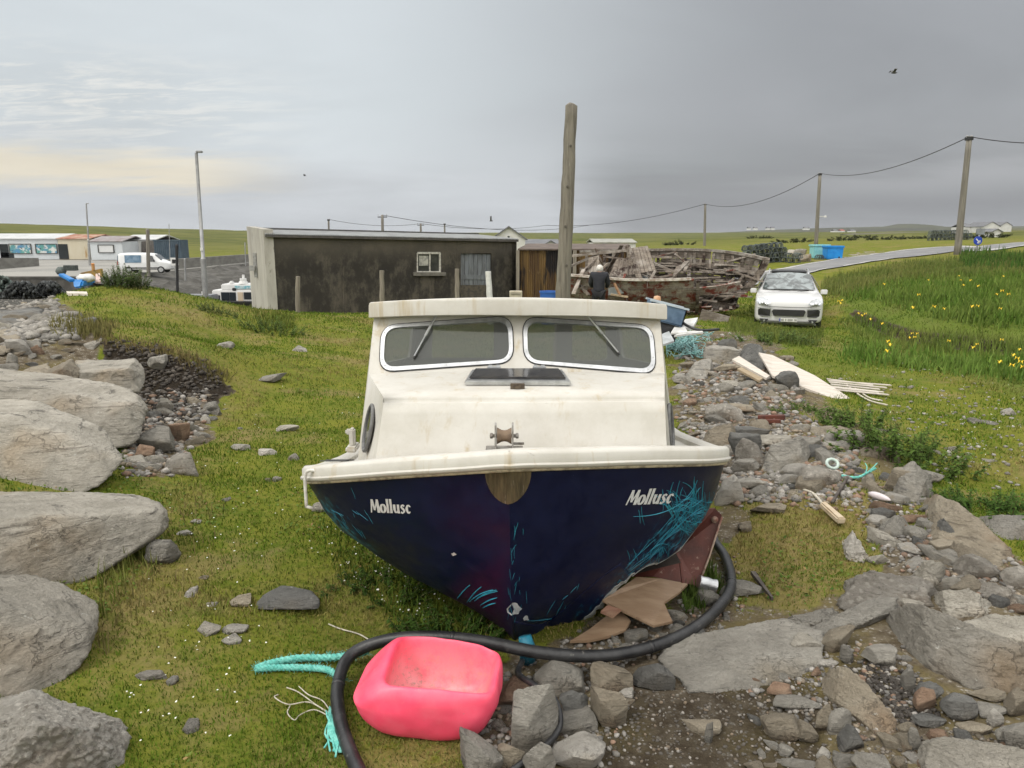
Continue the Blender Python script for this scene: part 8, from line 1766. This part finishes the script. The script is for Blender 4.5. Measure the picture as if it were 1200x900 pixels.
leaf_plant('bush', 'dense dark green bush on the crest of the mound in front of the van', 'bush', 146, 336, 1.05, .62, 4200, ((.025, .045, .012), (.06, .09, .025)), 6, None, .055, 90)
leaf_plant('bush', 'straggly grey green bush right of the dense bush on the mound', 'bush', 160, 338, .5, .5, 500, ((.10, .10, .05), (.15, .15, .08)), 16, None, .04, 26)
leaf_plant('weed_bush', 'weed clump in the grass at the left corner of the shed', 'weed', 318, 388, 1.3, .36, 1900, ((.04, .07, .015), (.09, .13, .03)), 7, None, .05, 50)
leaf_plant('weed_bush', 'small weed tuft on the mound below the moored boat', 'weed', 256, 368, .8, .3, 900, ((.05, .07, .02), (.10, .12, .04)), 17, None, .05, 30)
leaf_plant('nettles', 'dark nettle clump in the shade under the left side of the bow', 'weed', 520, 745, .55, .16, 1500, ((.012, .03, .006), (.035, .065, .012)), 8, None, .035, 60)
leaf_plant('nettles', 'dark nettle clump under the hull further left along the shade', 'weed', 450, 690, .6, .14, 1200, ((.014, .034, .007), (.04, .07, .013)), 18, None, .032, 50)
rr2 = random.Random(44); labs = ['left of the utility pole behind the tank', 'right of the utility pole behind the tank', 'between the tanks and the leaning pole', 'beside the distant lobster pots', 'left of the thin pole over the wreck', 'at the foot of the low far hill', 'nearest the white hut', 'in front of the far cottages']
for (px, Y, lb) in [(930, 130, labs[0]), (985, 150, labs[1]), (1040, 140, labs[2]), (1085, 160, labs[3]), (800, 150, labs[4]), (1010, 190, labs[5]), (1158, 120, labs[6]), (890, 200, labs[7])]:
    x = P(px, 280, Y).x; leaf_plant('gorse_bush', 'dark gorse bush far out in the field, '+lb, 'bush', px, 280, 7, 1.1, 700, ((.02, .028, .01), (.05, .055, .02)), px, 'gorse bushes far out in the field', .5, 20, Vector((x, Y, H(x, Y))))
# yellow flag irises
def flag():
    o = thing('yellow_iris', 'yellow flag iris', 'flower'); b = MB(); b.tube([(0, 0, 0), (.01, 0, .22), (.0, .01, .45)], [.006, .005, .004], 5); b.build('stem', simple('iris stem', (.06, .12, .02)), o); YM = simple('yellow iris petals', (.75, .50, .015), (.80, .58, .03), 20, .6, 0)
    for k in range(6):
        a = k*1.047; d = Vector((math.cos(a), math.sin(a), 0)); s_ = Vector((-d.y, d.x, 0)); z = .45; up = .05 if k % 2 else -.03; b = MB(); b.add([Vector((0, 0, z)), d*.035+s_*.024+Vector((0, 0, z+.02)), d*.065+Vector((0, 0, z+up)), d*.035-s_*.024+Vector((0, 0, z+.02))], [(0, 1, 2, 3)]); p = b.build('petal', YM, o); p.modifiers.new('t', 'SOLIDIFY').thickness = .004
    return o
f0 = flag(); rr = random.Random(3); used = False
def put_flower(px, py, label, group, sc=1.0, row_is_flower=True):
    global used
    o = f0 if not used else copy_tree(f0); used = True; h = .46*sc; q = G(px, py, h); o.location = (q.x, q.y, q.z-h); o.scale = (sc,)*3; o.rotation_euler = (0, 0, rr.uniform(0, 6)); tag(o, label, 'flower', group)
NEARF = [(1069,391),(1072,395),(1066,396),(1075,391),(1041,400),(1039,411),(1043,404),(1112,400),(1141,407),(1145,404),(1188,416),(1192,420),(1196,424),(1186,428),(1172,424),(1174,398),(1195,410),(1199,430)]
for x, y in NEARF: put_flower(x, y, 'yellow flag iris in the leaf strip on the near side of the ditch', 'yellow irises on the near side of the ditch', .62)
for x, y in [(983,353),(985,356),(987,352),(1006,368),(1010,370),(1014,368),(1034,380),(1020,374)]: put_flower(x, y, 'yellow flag iris at the left end of the ditch near the car', 'yellow irises at the ditch end near the car', .75)
for k in range(18):
    x = rr.uniform(1010, 1200); put_flower(x, rr.uniform(322+max(0, 1060-x)*.12, 362), 'yellow flag iris among the tall leaves of the far bank', 'yellow irises on the far bank', rr.uniform(.65, .9))
# daisies in the shade of the bow and through the turf
def daisies():
    r = np.random.default_rng(9); X1, Y1 = px_samples([(380,600),(450,590),(540,700),(500,735),(400,690)], 160, 31); X2, Y2 = px_samples([(215,480),(420,380),(430,560),(260,880),(130,880)], 130, 32); X3, Y3 = px_samples([(1000,430),(1200,440),(1200,560),(1050,540)], 90, 33)
    X, Y = np.concatenate([X1, X2, X3]), np.concatenate([Y1, Y2, Y3]); Z = height(X, Y)+.028; V, T = [], []
    for i in range(len(X)):
        s_ = r.uniform(.0025, .005)*(1+.06*Y[i]); a = np.arange(6)*1.047; V.append(np.concatenate([[[X[i], Y[i], Z[i]+.003]], np.stack([X[i]+s_*np.cos(a), Y[i]+s_*np.sin(a), Z[i]+0*a+r.normal(0, .002, 6)], 1)])); T += [[i*7, i*7+1+k, i*7+1+(k+1) % 6] for k in range(6)]
    me = np_mesh('daisies', np.concatenate(V), tris=np.array(T)); me.materials.append(simple('daisy petals', (.68, .68, .62))); o = link(bpy.data.objects.new('daisies', me)); o['kind'] = 'stuff'
daisies()
# ------------------------------------------------------------------ thin damp air
def haze():
    b = MB(); b.box((0, 0, 10), (7600, 7600, 44)); o = b.build('haze', bpy.data.materials.new('damp air')); o['kind'] = 'stuff'; m = o.data.materials[0]; m.use_nodes = True; N = m.node_tree.nodes; N.remove(N['Principled BSDF']); v = N.new('ShaderNodeVolumePrincipled')
    v.inputs['Color'].default_value = (.72, .74, .78, 1); v.inputs['Density'].default_value = .00009; v.inputs['Anisotropy'].default_value = .1; m.node_tree.links.new(v.outputs[0], N['Material Output'].inputs['Volume'])
haze()
